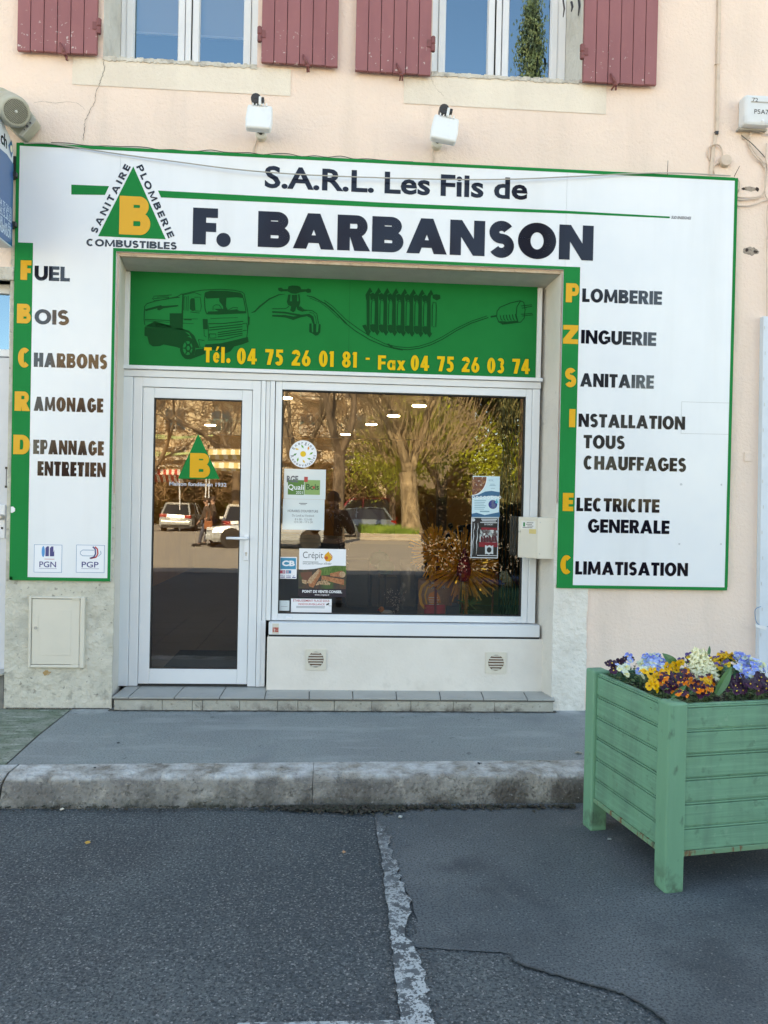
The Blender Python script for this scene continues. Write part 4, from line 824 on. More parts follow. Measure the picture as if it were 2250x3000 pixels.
# two trade stickers
for (u0, v0, u1, v1, t, lab) in ((97, 1594.5, 184.4, 1678.5, 'PGN', 'square white PGN trade sticker low on the left panel of the sign'), (220.7, 1595.4, 309, 1679, 'PGP', 'square white PGP trade sticker with a red and blue pipe symbol')):
    a, b = V(u0, v1), V(u1, v0); st = MB().box((a.x, -.0012, a.z), (b.x, -.0002, b.z)).build('sticker', mat('sticker_white', (.78, .81, .86), .35), bevel=.0003)
    setk(st, lab, 'sticker')
    mb = MB(); i = .004; X0, X1, Z0, Z1 = a.x+i, b.x-i, a.z+i, b.z-i; wln = .003; e = -.0016
    for q in (((X0, Z0), (X1, Z0+wln)), ((X0, Z1-wln), (X1, Z1)), ((X0, Z0+wln), (X0+wln, Z1-wln)), ((X1-wln, Z0+wln), (X1, Z1-wln))): mb.quad((q[0][0], e, q[0][1]), (q[1][0], e, q[0][1]), (q[1][0], e, q[1][1]), (q[0][0], e, q[1][1]))
    mb.build('blue_outline', mat('line_blue', (.12, .25, .42), .4), st)
    w_, h_ = b.x-a.x, b.z-a.z
    mb = MB(); wtext(mb, t, Vector((a.x+w_*.21, e, a.z+h_*.20)), Vector((w_*.57, 0, 0)), Vector((0, 0, h_*.20)), .012)
    for k in (0, 1): mb.quad((a.x+w_*.2, e, a.z+h_*(.155)), (a.x+w_*.8, e, a.z+h_*.155), (a.x+w_*.8, e, a.z+h_*.165), (a.x+w_*.2, e, a.z+h_*.165)) if k == 0 else None
    if t == 'PGN':
        for xq in (.41, .56): mb.poly([(a.x+w_*xq, e, a.z+h_*.58), (a.x+w_*(xq+.12), e, a.z+h_*.58), (a.x+w_*(xq+.12), e, a.z+h_*.92), (a.x+w_*(xq+.05), e, a.z+h_*.92), (a.x+w_*xq, e, a.z+h_*.86)])
        mb.poly([(a.x+w_*.64, e-.0002, a.z+h_*.6), (a.x+w_*.71, e-.0002, a.z+h_*.58), (a.x+w_*.71, e-.0002, a.z+h_*.8)])
    setk(mb.build('lettering', mat('ink_blue', (.04, .045, .2), .35), st), kind='stuff')
    if t == 'PGN':
        mb = MB(); mb.poly([(a.x+w_*(.335+.055*cos(q)), e, a.z+h_*(.74+.19*sin(q))) for q in [k*pi/8 for k in range(16)]]); mb.build('blue_leaf', mat('sky_blue_ink', (.03, .28, .6), .35), st)
        mb = MB(); mb.quad((a.x+w_*.38, e, a.z+h_*.475), (a.x+w_*.72, e, a.z+h_*.475), (a.x+w_*.72, e, a.z+h_*.49), (a.x+w_*.38, e, a.z+h_*.49)); mb.build('red_line', mat('red_ink', (.5, .03, .04), .35), st)
    else:
        for mm, dx, nm in ((mat('red_ink', (.5, .03, .04), .35), .03, 'red_curve'), (mat('ink_blue', (.04, .045, .2), .35), -.045, 'blue_curve')):
            mb = MB(); mb.ribbon([(a.x+w_*(.62+dx), e, a.z+h_*.92), (a.x+w_*(.70+dx), e, a.z+h_*.84), (a.x+w_*(.72+dx), e, a.z+h_*.68), (a.x+w_*(.66+dx), e, a.z+h_*.56), (a.x+w_*(.50+dx*.5), e, a.z+h_*.515)], w_*.05); mb.build(nm, mm, st)
        mb = MB(); mb.ribbon([(a.x+w_*x, e+.0001, a.z+h_*z) for x, z in ((.62, .8), (.24, .8), (.16, .74), (.16, .66), (.24, .6), (.78, .6), (.86, .68), (.84, .78))], w_*.02); mb.build('pipe_outline', mat('line_blue', (.12, .25, .42), .4), st)
# ------------------------------------------------------------------ things fixed to the facade
def rot_pts(mb, c, e, start=0):
    M = Euler(e).to_matrix(); c = Vector(c); mb.v[start:] = [tuple(c+M @ (Vector(p)-c)) for p in mb.v[start:]]
Mflood = mat('flood_white', (.74, .77, .78), .45, [((.6, .62, .62), 12, .55, .8, {'a': .5})])
Mcable = mat('painted_cable', (.62, .50, .41), .7, [((.42, .34, .28), 14, .5, .75, {'a': .7})])
Mcable2 = mat('grey_cable', (.40, .38, .34), .7)
def flood(u0, v0, u1, v1, bu, bv, tilt, label):
    c0 = V((u0+u1)/2, (v0+v1)/2, -.20); wd = (V(u1, v1, -.2)-V(u0, v1, -.2)).x; h = (V(u0, v0, -.2)-V(u0, v1, -.2)).z
    bk = V(bu, bv, WY); t = empty('spotlight', bk, label, 'spotlight', 'spotlights above the shop sign')
    mb = MB(); x, y, z = c0; W2, H2_ = wd/2, h/2
    mb.prism([(x-W2*.93, y-.03, z-H2_), (x+W2*.93, y-.03, z-H2_), (x+W2*1.0, y-.03, z-H2_*.2), (x+W2*.92, y-.03, z+H2_), (x-W2*.92, y-.03, z+H2_), (x-W2*1.0, y-.03, z-H2_*.2)], (0, .055, 0)); rot_pts(mb, c0, (radians(-16), tilt, 0))
    mb.build('head', Mflood, t, .016, seg=4)
    for k in range(5):
        mb = MB(); fx_ = x-W2*.5+W2*.25*k; mb.box((fx_-.004, y-.040, z+H2_*.80), (fx_+.004, y+.03, z+H2_*1.04)); rot_pts(mb, c0, (radians(-16), tilt, 0)); mb.build('fin', Mflood, t)
    mb = MB(); mb.tube([(x-W2*.3, y-.02, z+H2_*1.38), (x-W2*.3, y+.05, z+H2_*1.42)], .034, 14); mb.tube([(x-W2*.45, y-.01, z+H2_*1.38), (x+W2*.3, y-.01, z+H2_*1.3)], .012, 8); mb.box((x+W2*.12, y-.03, z+H2_*1.15), (x+W2*.32, y+.01, z+H2_*1.45)); rot_pts(mb, c0, (0, tilt, 0)); mb.build('tilt_knob', Mblack, t, .003)
    mb = MB(); mb.box((x-W2*.08, y-.028, z+H2_*.9), (x+W2*.12, y-.0, z+H2_*1.5)); rot_pts(mb, c0, (0, tilt, 0)); mb.build('yoke', Mflood, t, .004)
    mb = MB(); mb.lathe((bk.x, WY, bk.z), (0, -1, 0), [(0, .038), (.05, .038), (.055, .03), (.056, .001)], 18); mb.build('wall_mount', Mbeige, t, smooth=False)
    mb = MB(); mb.tube([(bk.x, WY-.05, bk.z), (bk.x, WY-.13, bk.z+.02), (x, y+.02, z-H2_*.7)], .014, 8); mb.box((bk.x-.022, WY-.085, bk.z+.0), (bk.x+.024, WY-.056, bk.z+.026)); mb.build('arm', Mblack, t)
    return bk
k1 = flood(720, 308, 799, 390, 766, 401, 0.03, 'white spotlight on the wall above the left part of the sign, upright')
k2 = flood(1262, 340, 1342, 424, 1279, 426, .16, 'white spotlight above the middle of the sign, tilted to one side')
def cable(name, pts, r, m, label, cat='cable', group=None, y=None, sm=5):
    P = [V(*p) if len(p) == 3 else V(p[0], p[1], y) for p in pts]
    Q = []
    for i in range(len(P)-1):                    # Catmull-Rom
        p0, p1, p2, p3 = P[max(i-1, 0)], P[i], P[i+1], P[min(i+2, len(P)-1)]
        for k in range(sm):
            t = k/sm; Q.append(.5*((2*p1)+(p2-p0)*t+(2*p0-5*p1+4*p2-p3)*t*t+(3*p1-p0-3*p2+p3)*t**3))
    Q.append(P[-1]); return setk(MB().tube(Q, r, 7).build(name, m, smooth=True), label, cat, group)
cable('cable', [(752, 412, WY-.01), (748, 425, WY-.01), (744, 437, WY-.008), (746, 449, WY-.006)], .0045, Mcable, 'short beige cable dropping from the left spotlight to the sign')
cable('cable', [(1270, 438, WY-.01), (1268, 450, WY-.01), (1270, 462, WY-.008), (1269, 479, WY-.006)], .0045, Mcable, 'short beige cable dropping from the tilted spotlight to the sign')
cable('sagging_cable', [(70, 420, -.008), (136, 420, -.010), (210, 430, -.016), (349, 451, -.022), (520, 474, -.03), (692, 496, -.04), (880, 511, -.045), (1125, 521, -.045), (1362, 526, -.04), (1525, 524, -.035), (1659, 518, -.03), (1871, 508, -.02), (1990, 507, -.01), (2140, 515, -.006)], .0042, Mcable2, 'thin grey cable sagging across the top of the white sign')
P = [(150, 418)]+[(200+k*38, 424+k*38*.0475+random.uniform(-5, 3)) for k in range(26)]+[(1210, 474)]
cable('loose_wire', [(u, v, WY-.012-random.uniform(0, .01)) for u, v in P], .0028, mat('dark_wire', (.09, .08, .075), .7), 'thin dark wire lying along the top edge of the sign', sm=3)
for (a, b, lab) in (((1955, 515), (1957, 470), 'thin rusty spike sticking straight up from the sign top'), ((2151, 517), (2167, 486), 'thin rusty spike leaning out at the top right corner of the sign')):
    setk(MB().tube([V(*a, .0), V(*b, -.01)], .0028, 6, r1=.0015).build('spike', mat('rust', (.10, .06, .04), .8)), lab, 'spike')
# vertical trunking, clip, loop and round box
cv = empty('cable_duct', V(2080, 511, WY), 'beige painted cable duct running up the wall beside the right hand shutter', 'cable duct')
def strip(pts, wpx, d, nm, m, par):
    P = [V(u, v, WY-.001) for u, v in pts]; mb = MB()
    for i in range(len(P)-1):
        a, b = P[i], P[i+1]; hw = wpx/2*(6./2300); mb.hexa([(a.x-hw, WY-d, a.z), (a.x+hw, WY-d, a.z), (a.x+hw, WY, a.z), (a.x-hw, WY, a.z), (b.x-hw, WY-d, b.z), (b.x+hw, WY-d, b.z), (b.x+hw, WY, b.z), (b.x-hw, WY, b.z)])
    return mb.build(nm, m, par, .002)
strip([(2099, 388), (2102, 200), (2106, -20)], 9, .018, 'duct', Mcable, cv); strip([(2094, 388), (2097, 200), (2100, -20)], 3, .008, 'thin_cable', Mcable, cv)
strip([(2080, 513), (2088, 440), (2096, 392)], 9.5, .016, 'duct', Mcable, cv)
c = V(2100, 389, WY-.02); MB().box((c.x-.012, WY-.026, c.z-.012), (c.x+.012, WY-.0, c.z+.012)).build('clip', Mblack, cv, .002)
c = V(2104, 186, WY-.02); MB().box((c.x-.018, WY-.022, c.z-.003), (c.x+.016, WY, c.z+.003)).build('clip', Mcable, cv)
rb = empty('round_junction_box', V(2120, 476, WY), 'small round beige junction box above the right end of the sign', 'junction box')
c = V(2121, 475, WY); MB().lathe((c.x, WY, c.z), (0, -1, 0), [(0, .043), (.035, .041), (.04, .038), (.042, .001)], 24).build('box', Mcable, rb)
cable('loop_cable', [(2080, 470, WY-.008), (2074, 450, WY-.01), (2077, 433, WY-.012), (2090, 424, WY-.024), (2104, 424, WY-.02), (2114, 436, WY-.012), (2118, 462, WY-.012)], .005, Mcable, 'beige cable looping over the duct into the round junction box')
cable('hooked_cable', [(2107, 478, WY-.012), (2095, 484, WY-.01), (2090, 496, WY-.008), (2094, 512, WY-.008)], .005, Mcable, 'short hooked beige cable from the round junction box down to the sign')
# telephone box with its cables
tb = empty('telephone_box', V(2215, 320, WY), 'white telephone distribution box marked 72 and P5A7 at the right edge', 'distribution box')
a = V(2181, 364, -.07); b = V(2262, 279, -.07)
MB().box((a.x, -.07, a.z), (b.x, WY, b.z)).build('cover', mat('box_white', (.66, .69, .71), .5, [((.4, .4, .38), 9, .5, .8, {'a': .7, 'z': (a.z+.08, a.z)}), ((.56, .58, .6), 4, .45, .75, {'a': .6})]), tb, .02)
mb = MB(); ptext(mb, '72', 2204, 298, 2221, 287, -.0715, 0, 0); ptext(mb, 'P5A7', 2210, 333, 2252, 322, -.0715, 0, 0); mb.build('stencil', Mblack, tb)
mb = MB(); prect(mb, 2200, 299.2, 2262, 300, -.0712); mb.build('label_line', Mcable2, tb)
c = V(2234, 353, -.071); MB().lathe(c, (0, -1, 0), [(0, .01), (.004, .01), (.005, .001)], 14).build('screw', mat('box_screw', (.75, .76, .78), .4), tb)
MB().box((a.x-.012, -.015, a.z-.01), (b.x, WY, a.z+.004)).build('base_plate', Mcable2, tb)
cb = [([(2196, 372), (2199, 390), (2196, 405)], 'a'), ([(2211, 370), (2207, 385), (2192, 405), (2188, 412)], 'a'), ([(2215, 372), (2225, 386), (2240, 392), (2262, 396)], 'a'), ([(2236, 370), (2226, 388)], 'a'), ([(2189, 412), (2200, 440), (2215, 462), (2232, 478), (2240, 492)], 'a'), ([(2193, 416), (2205, 438), (2222, 460), (2238, 480), (2243, 505), (2241, 560), (2246, 580), (2262, 600)], 'a'), ([(2243, 470), (2247, 500), (2243, 545), (2236, 565), (2222, 576), (2195, 579), (2160, 577)], 'a'), ([(2243, 470), (2247, 500), (2243, 545), (2234, 570), (2222, 580), (2195, 584), (2160, 586)], 'a'),
      ([(2160, 603), (2190, 603), (2215, 598), (2240, 588), (2262, 585)], 'a'), ([(2160, 521), (2166, 535), (2166, 552), (2162, 565)], 'a'), ([(2246, 420), (2243, 455), (2243, 480)], 'a'), ([(2250, 700), (2247, 640), (2249, 600)], 'a'), ([(2247, 930), (2247, 840), (2246, 760), (2248, 690)], 'a')]
labs = ['thin beige cable dropping from the left corner of the telephone box', 'beige cable curling down from the telephone box to the crossing knot', 'beige cable bending right out of the frame below the telephone box', 'short beige cable crossing under the telephone box', 'upper beige cable of the pair sweeping down from the telephone box', 'lower beige cable of the pair sweeping down to the right edge', 'upper beige cable running left behind the sign top corner', 'second beige cable running left behind the sign, just under the upper one', 'lowest beige cable sagging towards the sign at the right edge', 'thin cable curling round the top right corner of the sign', 'beige cable rising at the right edge of the frame', 'beige cable going down the right edge beside the sign', 'long beige cable ending above the white board at the right edge']
for (p, _), lab in zip(cb, labs): cable('cable', [(u, v, WY-.012-.004*(i % 3)) for i, (u, v) in enumerate(p)], .0042, Mcable, lab, group='telephone cables at the right edge')
c = V(2181, 395, WY); MB().prism([(c.x-.03, WY, c.z+.028), (c.x+.028, WY, c.z+.045), (c.x+.034, WY, c.z-.03), (c.x-.018, WY, c.z-.036)], (0, -.006, 0)).build('cover_plate', Mcable); setk(bpy.data.objects['cover_plate'], 'small tilted beige plate under the left corner of the telephone box', 'plate')
cable('knot_wire', [(2172, 396, WY-.016), (2184, 406, WY-.018), (2200, 418, WY-.016), (2222, 440, WY-.014), (2242, 462, WY-.014)], .003, mat('dark_wire', (.09, .08, .075), .7), 'thin dark wire crossing the cables below the telephone box')
c = V(2268, 1192, WY)
# small square plate on the wall
a = V(2179, 1352, WY); b = V(2200, 1324, WY); setk(MB().box((a.x, WY-.008, a.z), (b.x, WY, b.z)).build('wall_plate', Mwall, None, .002), 'tiny square painted plate on the wall right of the sign', 'plate')
# white board with staples and blue string at the right edge
a = V(2237, 926, -.02); b = V(2225, 1935, -.02); hb = .45; Y0 = -.02
pb_ = MB().hexa([(b.x, Y0, .2), (b.x+hb, Y0, .2), (b.x+hb, WY, .2), (b.x, WY, .2), (a.x, Y0, a.z), (a.x+hb, Y0, a.z), (a.x+hb, WY, a.z), (a.x, WY, a.z)]).build('white_board', mat('board_white', (.62, .69, .76), .5, [((.5, .56, .62), 5, .45, .8, {'a': .6})]), None, .002)
setk(pb_, 'tall white board standing against the wall at the right edge', 'board')
mb = MB()
for k in range(13):
    v = 960+k*75; t = (v-926)/1010; p = V(2237-12*t+3+(k % 2)*3, v, Y0-.001); mb.mark(); mb.box((p.x-.0012, Y0-.003, p.z-.012), (p.x+.0012, Y0-.0002, p.z+.012))
mb.build('staple', Mmetal, pb_)
cable('blue_string', [(2229, 1777, -.03), (2214, 1784, -.045), (2212, 1800, -.05), (2216, 1822, -.05), (2228, 1832, -.045), (2245, 1836, -.04), (2262, 1835, -.03)], .0022, mat('blue_twine', (.03, .22, .42), .7), 'blue string looped round the white board at the right edge', 'string')
a = V(2212, 1838, -.052); b = V(2247, 1846, -.052); setk(MB().prism([V(2212, 1828, -.052), V(2216, 1838, -.052), V(2244, 1846, -.052), V(2248, 1836, -.052)], (0, .001, 0)).build('paper_tag', mat('tag_paper', (.72, .74, .76), .7)), 'small white paper tag hanging on the blue string', 'tag')

# loudspeaker top left
ls = empty('loudspeaker', V(40, 330, WY), 'weathered beige loudspeaker with round grille on the wall at the top left', 'loudspeaker')
Msp = mat('speaker_beige', (.42, .41, .33), .6, [((.30, .29, .22), 9, .45, .7, {'a': .7}), ((.55, .54, .46), 5, .5, .8, {'a': .6})], .001, 60)
c = V(47, 327, -.26); ax = Vector((.58, -.68, -.42)).normalized()
def LP(h, r): return (h, r)
MB().lathe(c-ax*.30, ax, [(0, .02), (.001, .09), (.16, .105), (.27, .098), (.292, .09), (.300, .082), (.3005, .074), (.29, .072)], 36).build('housing', Msp, ls, smooth=False)
MB().lathe(c-ax*.008, ax, [(0, .073), (.001, .0001)], 32).build('speaker_cone', mat('cone_dark', (.06, .055, .035), .8), ls)
mb = MB(); q1 = ax.orthogonal().normalized(); q2 = ax.cross(q1); Rg = .072
for dirs in ((q1, q2), (q2, q1)):
    for k in range(-9, 10):
        d = k*.0078; hl = sqrt(max(Rg*Rg-d*d, 0)); 
        p = c+ax*.001+dirs[0]*d; mb.tube([p-dirs[1]*hl, p+dirs[1]*hl], .0012, 4, False)
mb.build('grille', Msp, ls); MB().ell(c+ax*.002, .010).build('grille_boss', mat('boss_white', (.6, .6, .55), .5), ls, smooth=True)
mb = MB(); yq = -.10
pz = [V(u, v, yq) for u, v in ((-60, 240), (8, 256), (40, 272), (84, 318), (104, 348), (96, 362), (64, 398), (50, 394), (0, 348), (-60, 300))]
mb.prism(pz, (0, .11, 0)); mb.build('bracket_body', Msp, ls, .008)
mb = MB(); mb.prism([V(u, v, -.115) for u, v in ((96, 340), (106, 350), (64, 399), (54, 396))], (0, .012, 0)); mb.build('bracket_flange', mat('flange_grey', (.46, .46, .42), .5), ls, .002)
mb = MB()
for u, v, r in ((89, 360, .006), (80, 370, .009), (72, 380, .005)): mb.lathe(V(u, v, -.116), (0, -1, 0), [(0, r), (.004, r), (.005, .0005)], 10)
mb.build('bolt', mat('bolt_dark', (.12, .11, .12), .5), ls)
# projecting blue sign at the left edge
bxX = V(39, 560, -.03).x
def XV(u, v): d = ray(u, v); return CAM+d*((bxX-CAM.x)/d.x)
bs = empty('projecting_sign', (bxX, 0, 3.6), 'blue and white projecting shop sign cut off at the left edge', 'projecting sign')
zt_, zb2 = XV(38, 418).z, XV(35, 727).z; Ymax, Ymin = -.035, -.72
out = [(Ymax, zb2), (Ymin, zb2-.0), (Ymin, zt_+.10), (-.5, zt_+.10), (-.22, zt_+.07), (-.10, zt_+.02), (Ymax, zt_-.06)]
MB().prism([(bxX-.10, y, z) for y, z in out], (.099, 0, 0)).build('sign_box', mat('blade_white', (.6, .66, .72), .35), bs, .004)
pw = [(Ymax, XV(38, 480).z)]+[(XV(u, v).y, XV(u, v).z) for u, v in ((20, 452), (1, 436))]; zl_ = pw[-1][1]+.03
mb = MB(); mb.poly([(bxX+.0005, y, z) for y, z in [(Ymax, zb2+.01), (Ymin, zb2+.01), (Ymin, zl_+.02)]+[(pw[2][0], pw[2][1]), (pw[1][0], pw[1][1]), pw[0]]]); mb.build('blue_field', mat('blade_blue', (.015, .10, .27), .3, coat=.4), bs)
mb = MB(); p = XV(2, 418); wtext(mb, 'ch', Vector((bxX+.001, p.y, p.z)), Vector((0, XV(20, 425).y-p.y, 0)), Vector((0, 0, .085)), .02, nrm=Vector((1, 0, 0)))
mb.build('lettering', Mink, bs)
c = XV(33, 436); mb = MB(); r = .055; mb.poly([(bxX+.001, c.y, c.z-r*1.1), (bxX+.001, c.y+r*.55, c.z), (bxX+.001, c.y, c.z+r*1.1), (bxX+.001, c.y-r*.9, c.z)]); mb.build('diamond_logo', mat('blade_blue', (), 0), bs)
mb = MB(); mb.poly([(bxX+.0015, c.y+r*.36*cos(a), c.z+r*.42*sin(a)) for a in [k*pi/8 for k in range(16)]]); mb.build('logo_dot', mat('logo_cream', (.7, .66, .5), .4), bs)
mb = MB(); ym = -.055
def bl_(txt, y0, zz0, h, off=.0): wtext(mb, txt, Vector((bxX+.001, y0, zz0)), Vector((0, ym-y0, 0)), Vector((0, 0, h)), off, nrm=Vector((1, 0, 0)))
z1 = XV(33, 630).z; z2 = XV(33, 652).z; z3 = XV(33, 684).z; z4 = XV(34, 700).z
bl_(': 04 75 26 01', -.27, z1, .046); bl_(': 04 75 26 03', -.27, z2, .046); bl_('SARL Les Fils', -.27, z3, .058, .012); bl_('BARBANSON', -.28, z4-.01, .062, .02)
mb.quad((bxX+.001, Ymin+.02, z3+.068), (bxX+.001, ym, z3+.068), (bxX+.001, ym, z3+.072), (bxX+.001, Ymin+.02, z3+.072))
mb.build('small_lettering', mat('blade_letters', (.55, .68, .8), .4), bs)
MB().box((bxX-.06, -.04, zt_-.22), (bxX+.02, WY, zt_-.19)).box((bxX-.06, -.04, zb2+.15), (bxX+.02, WY, zb2+.18)).build('bracket', Mblack, bs)
setk(MB().box((bxX-.02, -.004, V(44, 518).z), (SX0-.005, WY, V(44, 458).z)).build('dark_gap_block', Mblack), 'black block standing in for the dark gap between the blue sign and the white sign', 'gap_fill')  # plain black block gives the shade of the gap, no real plate

# neighbour doorway at the left edge
nb = empty('neighbour_door', (-.6, .15, .35), 'white neighbouring door with a glazed transom at the left edge', 'door')
ny_ = .14; z_t = V(15, 1045, ny_).z; x1 = HN[1]-.0
reveal(HN, .2, Mcream, 'doorway_reveal')
MB().box((-1.35, ny_, HN[2]+.04), (x1, ny_+.05, z_t-.006)).build('door_leaf', mat('door_white', (.66, .68, .72), .4, [((.55, .57, .6), 3, .45, .8, {'a': .5})]), nb, .003)
MB().box((-1.35, ny_-.004, z_t), (x1, ny_+.06, z_t+.05)).build('transom_bar', Mpvc, nb, .003)
MB().box((x1-.05, ny_-.008, z_t+.0505), (x1, ny_+.06, HN[3])).box((-1.35, ny_-.008, HN[3]-.06), (x1-.05, ny_+.06, HN[3])).build('fanlight_frame', Mpvc, nb, .003)
MB().quad((-1.35, ny_+.02, z_t), (x1-.05, ny_+.02, z_t), (x1-.05, ny_+.02, HN[3]), (-1.35, ny_+.02, HN[3])).build('fanlight_glass', Mglass2, nb)
MB().box((-1.35, ny_+.3, 0), (x1+.1, ny_+.31, 3.4)).build('dark_hall', Mdark, nb)
a = V(-8, 1578, ny_-.02); b = V(15, 1478, ny_-.02); MB().box((a.x, ny_-.014, a.z), (b.x, ny_, b.z)).build('handle_plate', Mpvc, nb, .012)
c = V(6, 1515, ny_-.03); MB().lathe(c, (0, -1, 0), [(0, .02), (.03, .02), (.04, .012), (.041, .001)], 16).build('door_knob', Mmetal, nb, smooth=False)
c = V(6, 1547, ny_-.016); MB().lathe(c, (0, -1, 0), [(0, .008), (.002, .008), (.003, .001)], 12).build('keyhole', Mblack, nb)
mb = MB(); a = V(19, 1371, ny_-.03); b = V(18, 1426, ny_-.03); mb.tube([a, b], .003, 6); mb.box((a.x-.008, a.y-.004, a.z-.008), (a.x+.008, ny_, a.z+.008)); mb.box((b.x-.008, b.y-.004, b.z-.008), (b.x+.008, ny_, b.z+.008)); mb.build('push_bar', Mblack, nb)
a = V(12, 1972, WY-.03); MB().box((-1.5, WY-.05, a.z-.015), (x1+.0, ny_+.1, a.z)).build('door_sill', Mmetal, nb, .003)
MB().box((-1.5, WY-.02, PAVE-.1), (x1-.002, .5, a.z-.016)).build('step', mat('grey_step', (.20, .19, .17), .9, [((.1, .1, .09), 8, .45, .7)], .01, 20), nb)
a = V(33, 760, WY-.03); MB().box((-1.5, WY-.03, HN[3]), (x1+.03, WY+.1, HN[3]+.09)).build('stone_lintel', Mstone, nb, .008)

# meter cupboard under the left panel of the sign
a = V(84, 1958, -.01); b = V(247, 1750, -.01); mx0, mx1, mz0, mz1 = V(82, 1850, -.01).x, V(246, 1850, -.01).x, a.z+.002, b.z
mc = empty('meter_cupboard', ((mx0+mx1)/2, WY, mz0), 'cream plastic meter cupboard set in the wall below the left sign panel', 'meter cupboard')
frame4(mx0, mx1, mz0, mz1, mx0+.017, mx1-.03, mz0+.02, mz1-.014, -.006, WY+.02).build('cupboard_frame', Mbeige, mc, .006, seg=3)
MB().box((mx0+.02, .001, mz0+.023), (mx1-.033, .02, mz1-.017)).build('cupboard_door', Mbeige, mc, .004)
MB().box((mx0+.017, .014, mz0+.02), (mx1-.03, .024, mz1-.014)).build('door_gap', mat('gap_brown', (.10, .08, .06), .9), mc)
MB().box((mx0+.075, -.0005, mz0+.085), (mx1-.09, .003, mz1-.09)).build('raised_panel', Mbeige, mc, .0012)
MB().box((mx0+.024, -.001, mz0+.25), (mx0+.062, .003, mz0+.36)).build('lock_plate', Mbeige, mc, .001)
MB().lathe((mx0+.046, -.001, mz0+.275), (0, -1, 0), [(0, .011), (.006, .011), (.0065, .007), (.002, .006), (.001, .0005)], 16).build('lock', Mmetal, mc)
for z in (mz0+.014, mz1-.028): MB().box((mx1-.085, -.003, z), (mx1-.035, .001, z+.016)).build('hinge', mat('hinge_cream', (.6, .56, .46), .5), mc, .001)
c = V(137, 1972, WY-.014); mb = MB(); mb.poly([(c.x+.028*cos(2*pi*k/16)*random.uniform(.6, 1.1), c.y-.0006, c.z+.022*sin(2*pi*k/16)*random.uniform(.6, 1.1)) for k in range(16)]); mb.build('ochre_stain', mat('ochre', (.42, .27, .12), .9, [((.5, .45, .35), 30, .5, .65)]), B)

# letter box on the right hand reveal, turned a little outwards
fe = V(1575, 1575, .03); rt = V(1632, 1575, .035); lt = V(1518, 1575, .17)
zt1 = V(1575, 1516, .03).z; zb1 = V(1575, 1637, .03).z
lb = empty('letter_box', (fe.x, .1, zb1), 'cream metal letter box fixed to the right side of the shop doorway', 'letter box')
d1 = Vector((lt.x-fe.x, lt.y-fe.y, 0)); n1 = Vector((d1.y, -d1.x, 0)).normalized(); n1 = -n1 if n1.y > 0 else n1
c0_, c1_, c2_ = Vector((lt.x, lt.y, 0)), Vector((fe.x, fe.y, 0)), Vector((rt.x, rt.y, 0)); c3_ = Vector((rt.x, lt.y+.05, 0)); c4_ = Vector((lt.x+.04, lt.y+.05, 0))
MB().prism([c+Vector((0, 0, zb1)) for c in (c0_, c1_, c2_, c3_, c4_)], (0, 0, zt1-zb1)).build('box_body', Mbeige, lb, .002)
def LBp(s, z, e=.001): return c0_+(c1_-c0_)*s+n1*e+Vector((0, 0, zb1+(zt1-zb1)*z))
def lbq(name, m, s0, z0, s1_, z1_, e=.001, th=0):
    mb = MB(); p = [LBp(s0, z0, e), LBp(s1_, z0, e), LBp(s1_, z1_, e), LBp(s0, z1_, e)]
    mb.prism(p, -n1*th) if th else mb.poly(p); return mb.build(name, m, lb)
lbq('box_door', Mbeige, .03, .02, .97, .93, .003, .002); lbq('slot_flap', Mbeige, .08, .925, .95, .965, .008, .006)
lbq('name_label', mat('label_white', (.72, .72, .70), .5), .20, .72, .86, .90, .0042, .001)
mb = MB(); mb.prism([LBp(.10, .70, .004), LBp(.5, .70, .004), LBp(.92, .735, .004), LBp(.94, .92, .004), LBp(.1, .925, .004)], -n1*.0006); mb.build('tape', mat('tape_cream', (.7, .68, .6), .35), lb)
lbq('yellow_label', mat('label_yellow', (.62, .50, .20), .5), .58, .60, .93, .71, .0045, .001)
lbq('green_mark', Mgreen, .28, .77, .36, .87, .0062, .0005)
mb = MB()
for z, s0, s1_ in ((.86, .46, .8), (.82, .42, .72), (.78, .5, .8), (.74, .25, .75)): p = [LBp(s0, z, .0063), LBp(s1_, z, .0063), LBp(s1_, z+.012, .0063), LBp(s0, z+.012, .0063)]; mb.poly(p)
mb.build('label_print', Mblack, lb)
MB().lathe(LBp(.10, .65, .003), n1, [(0, .009), (.006, .009), (.007, .001)], 14).build('lock', Mmetal, lb)
for z in (.12, .88): MB().lathe(c1_+(c2_-c1_)*.12+Vector((0, -.001, zb1+(zt1-zb1)*z)), (0, -1, 0), [(0, .005), (.003, .004), (.0035, .001)], 10).build('screw', Mmetal, lb)

# small things on the ground
def litter(u, v, r, col, name, lab, cat, z=.012):
    c = G(u, v, z); mb = MB(); n = 8; P = [(c.x+r*cos(2*pi*k/n)*random.uniform(.5, 1.2), c.y+r*.8*sin(2*pi*k/n)*random.uniform(.5, 1.2), z+random.uniform(0, r*.5)) for k in range(n)]
    mb.prism(P, (0, 0, .003)); setk(mb.build(name, mat(name+str(u), col, .8)), lab, cat)
litter(255, 2471, .013, (.5, .30, .06), 'dry_leaf', 'small yellow dry leaf on the asphalt at the left', 'leaf')
litter(1007, 2498, .010, (.5, .28, .15), 'dry_leaf', 'small orange leaf scrap on the asphalt left of the white line', 'leaf')
litter(1174, 2395, .013, (.4, .42, .4), 'pebble', 'light pebble in the gutter near the top of the white line', 'pebble', .014)
litter(1785, 2461, .012, (.35, .42, .40), 'paper_scrap', 'crumpled pale scrap under the edge of the planter', 'paper scrap', .014)
litter(180, 2373, .012, (.6, .55, .45), 'cigarette_end', 'cigarette end lying against the kerb at the left', 'cigarette end', .014)
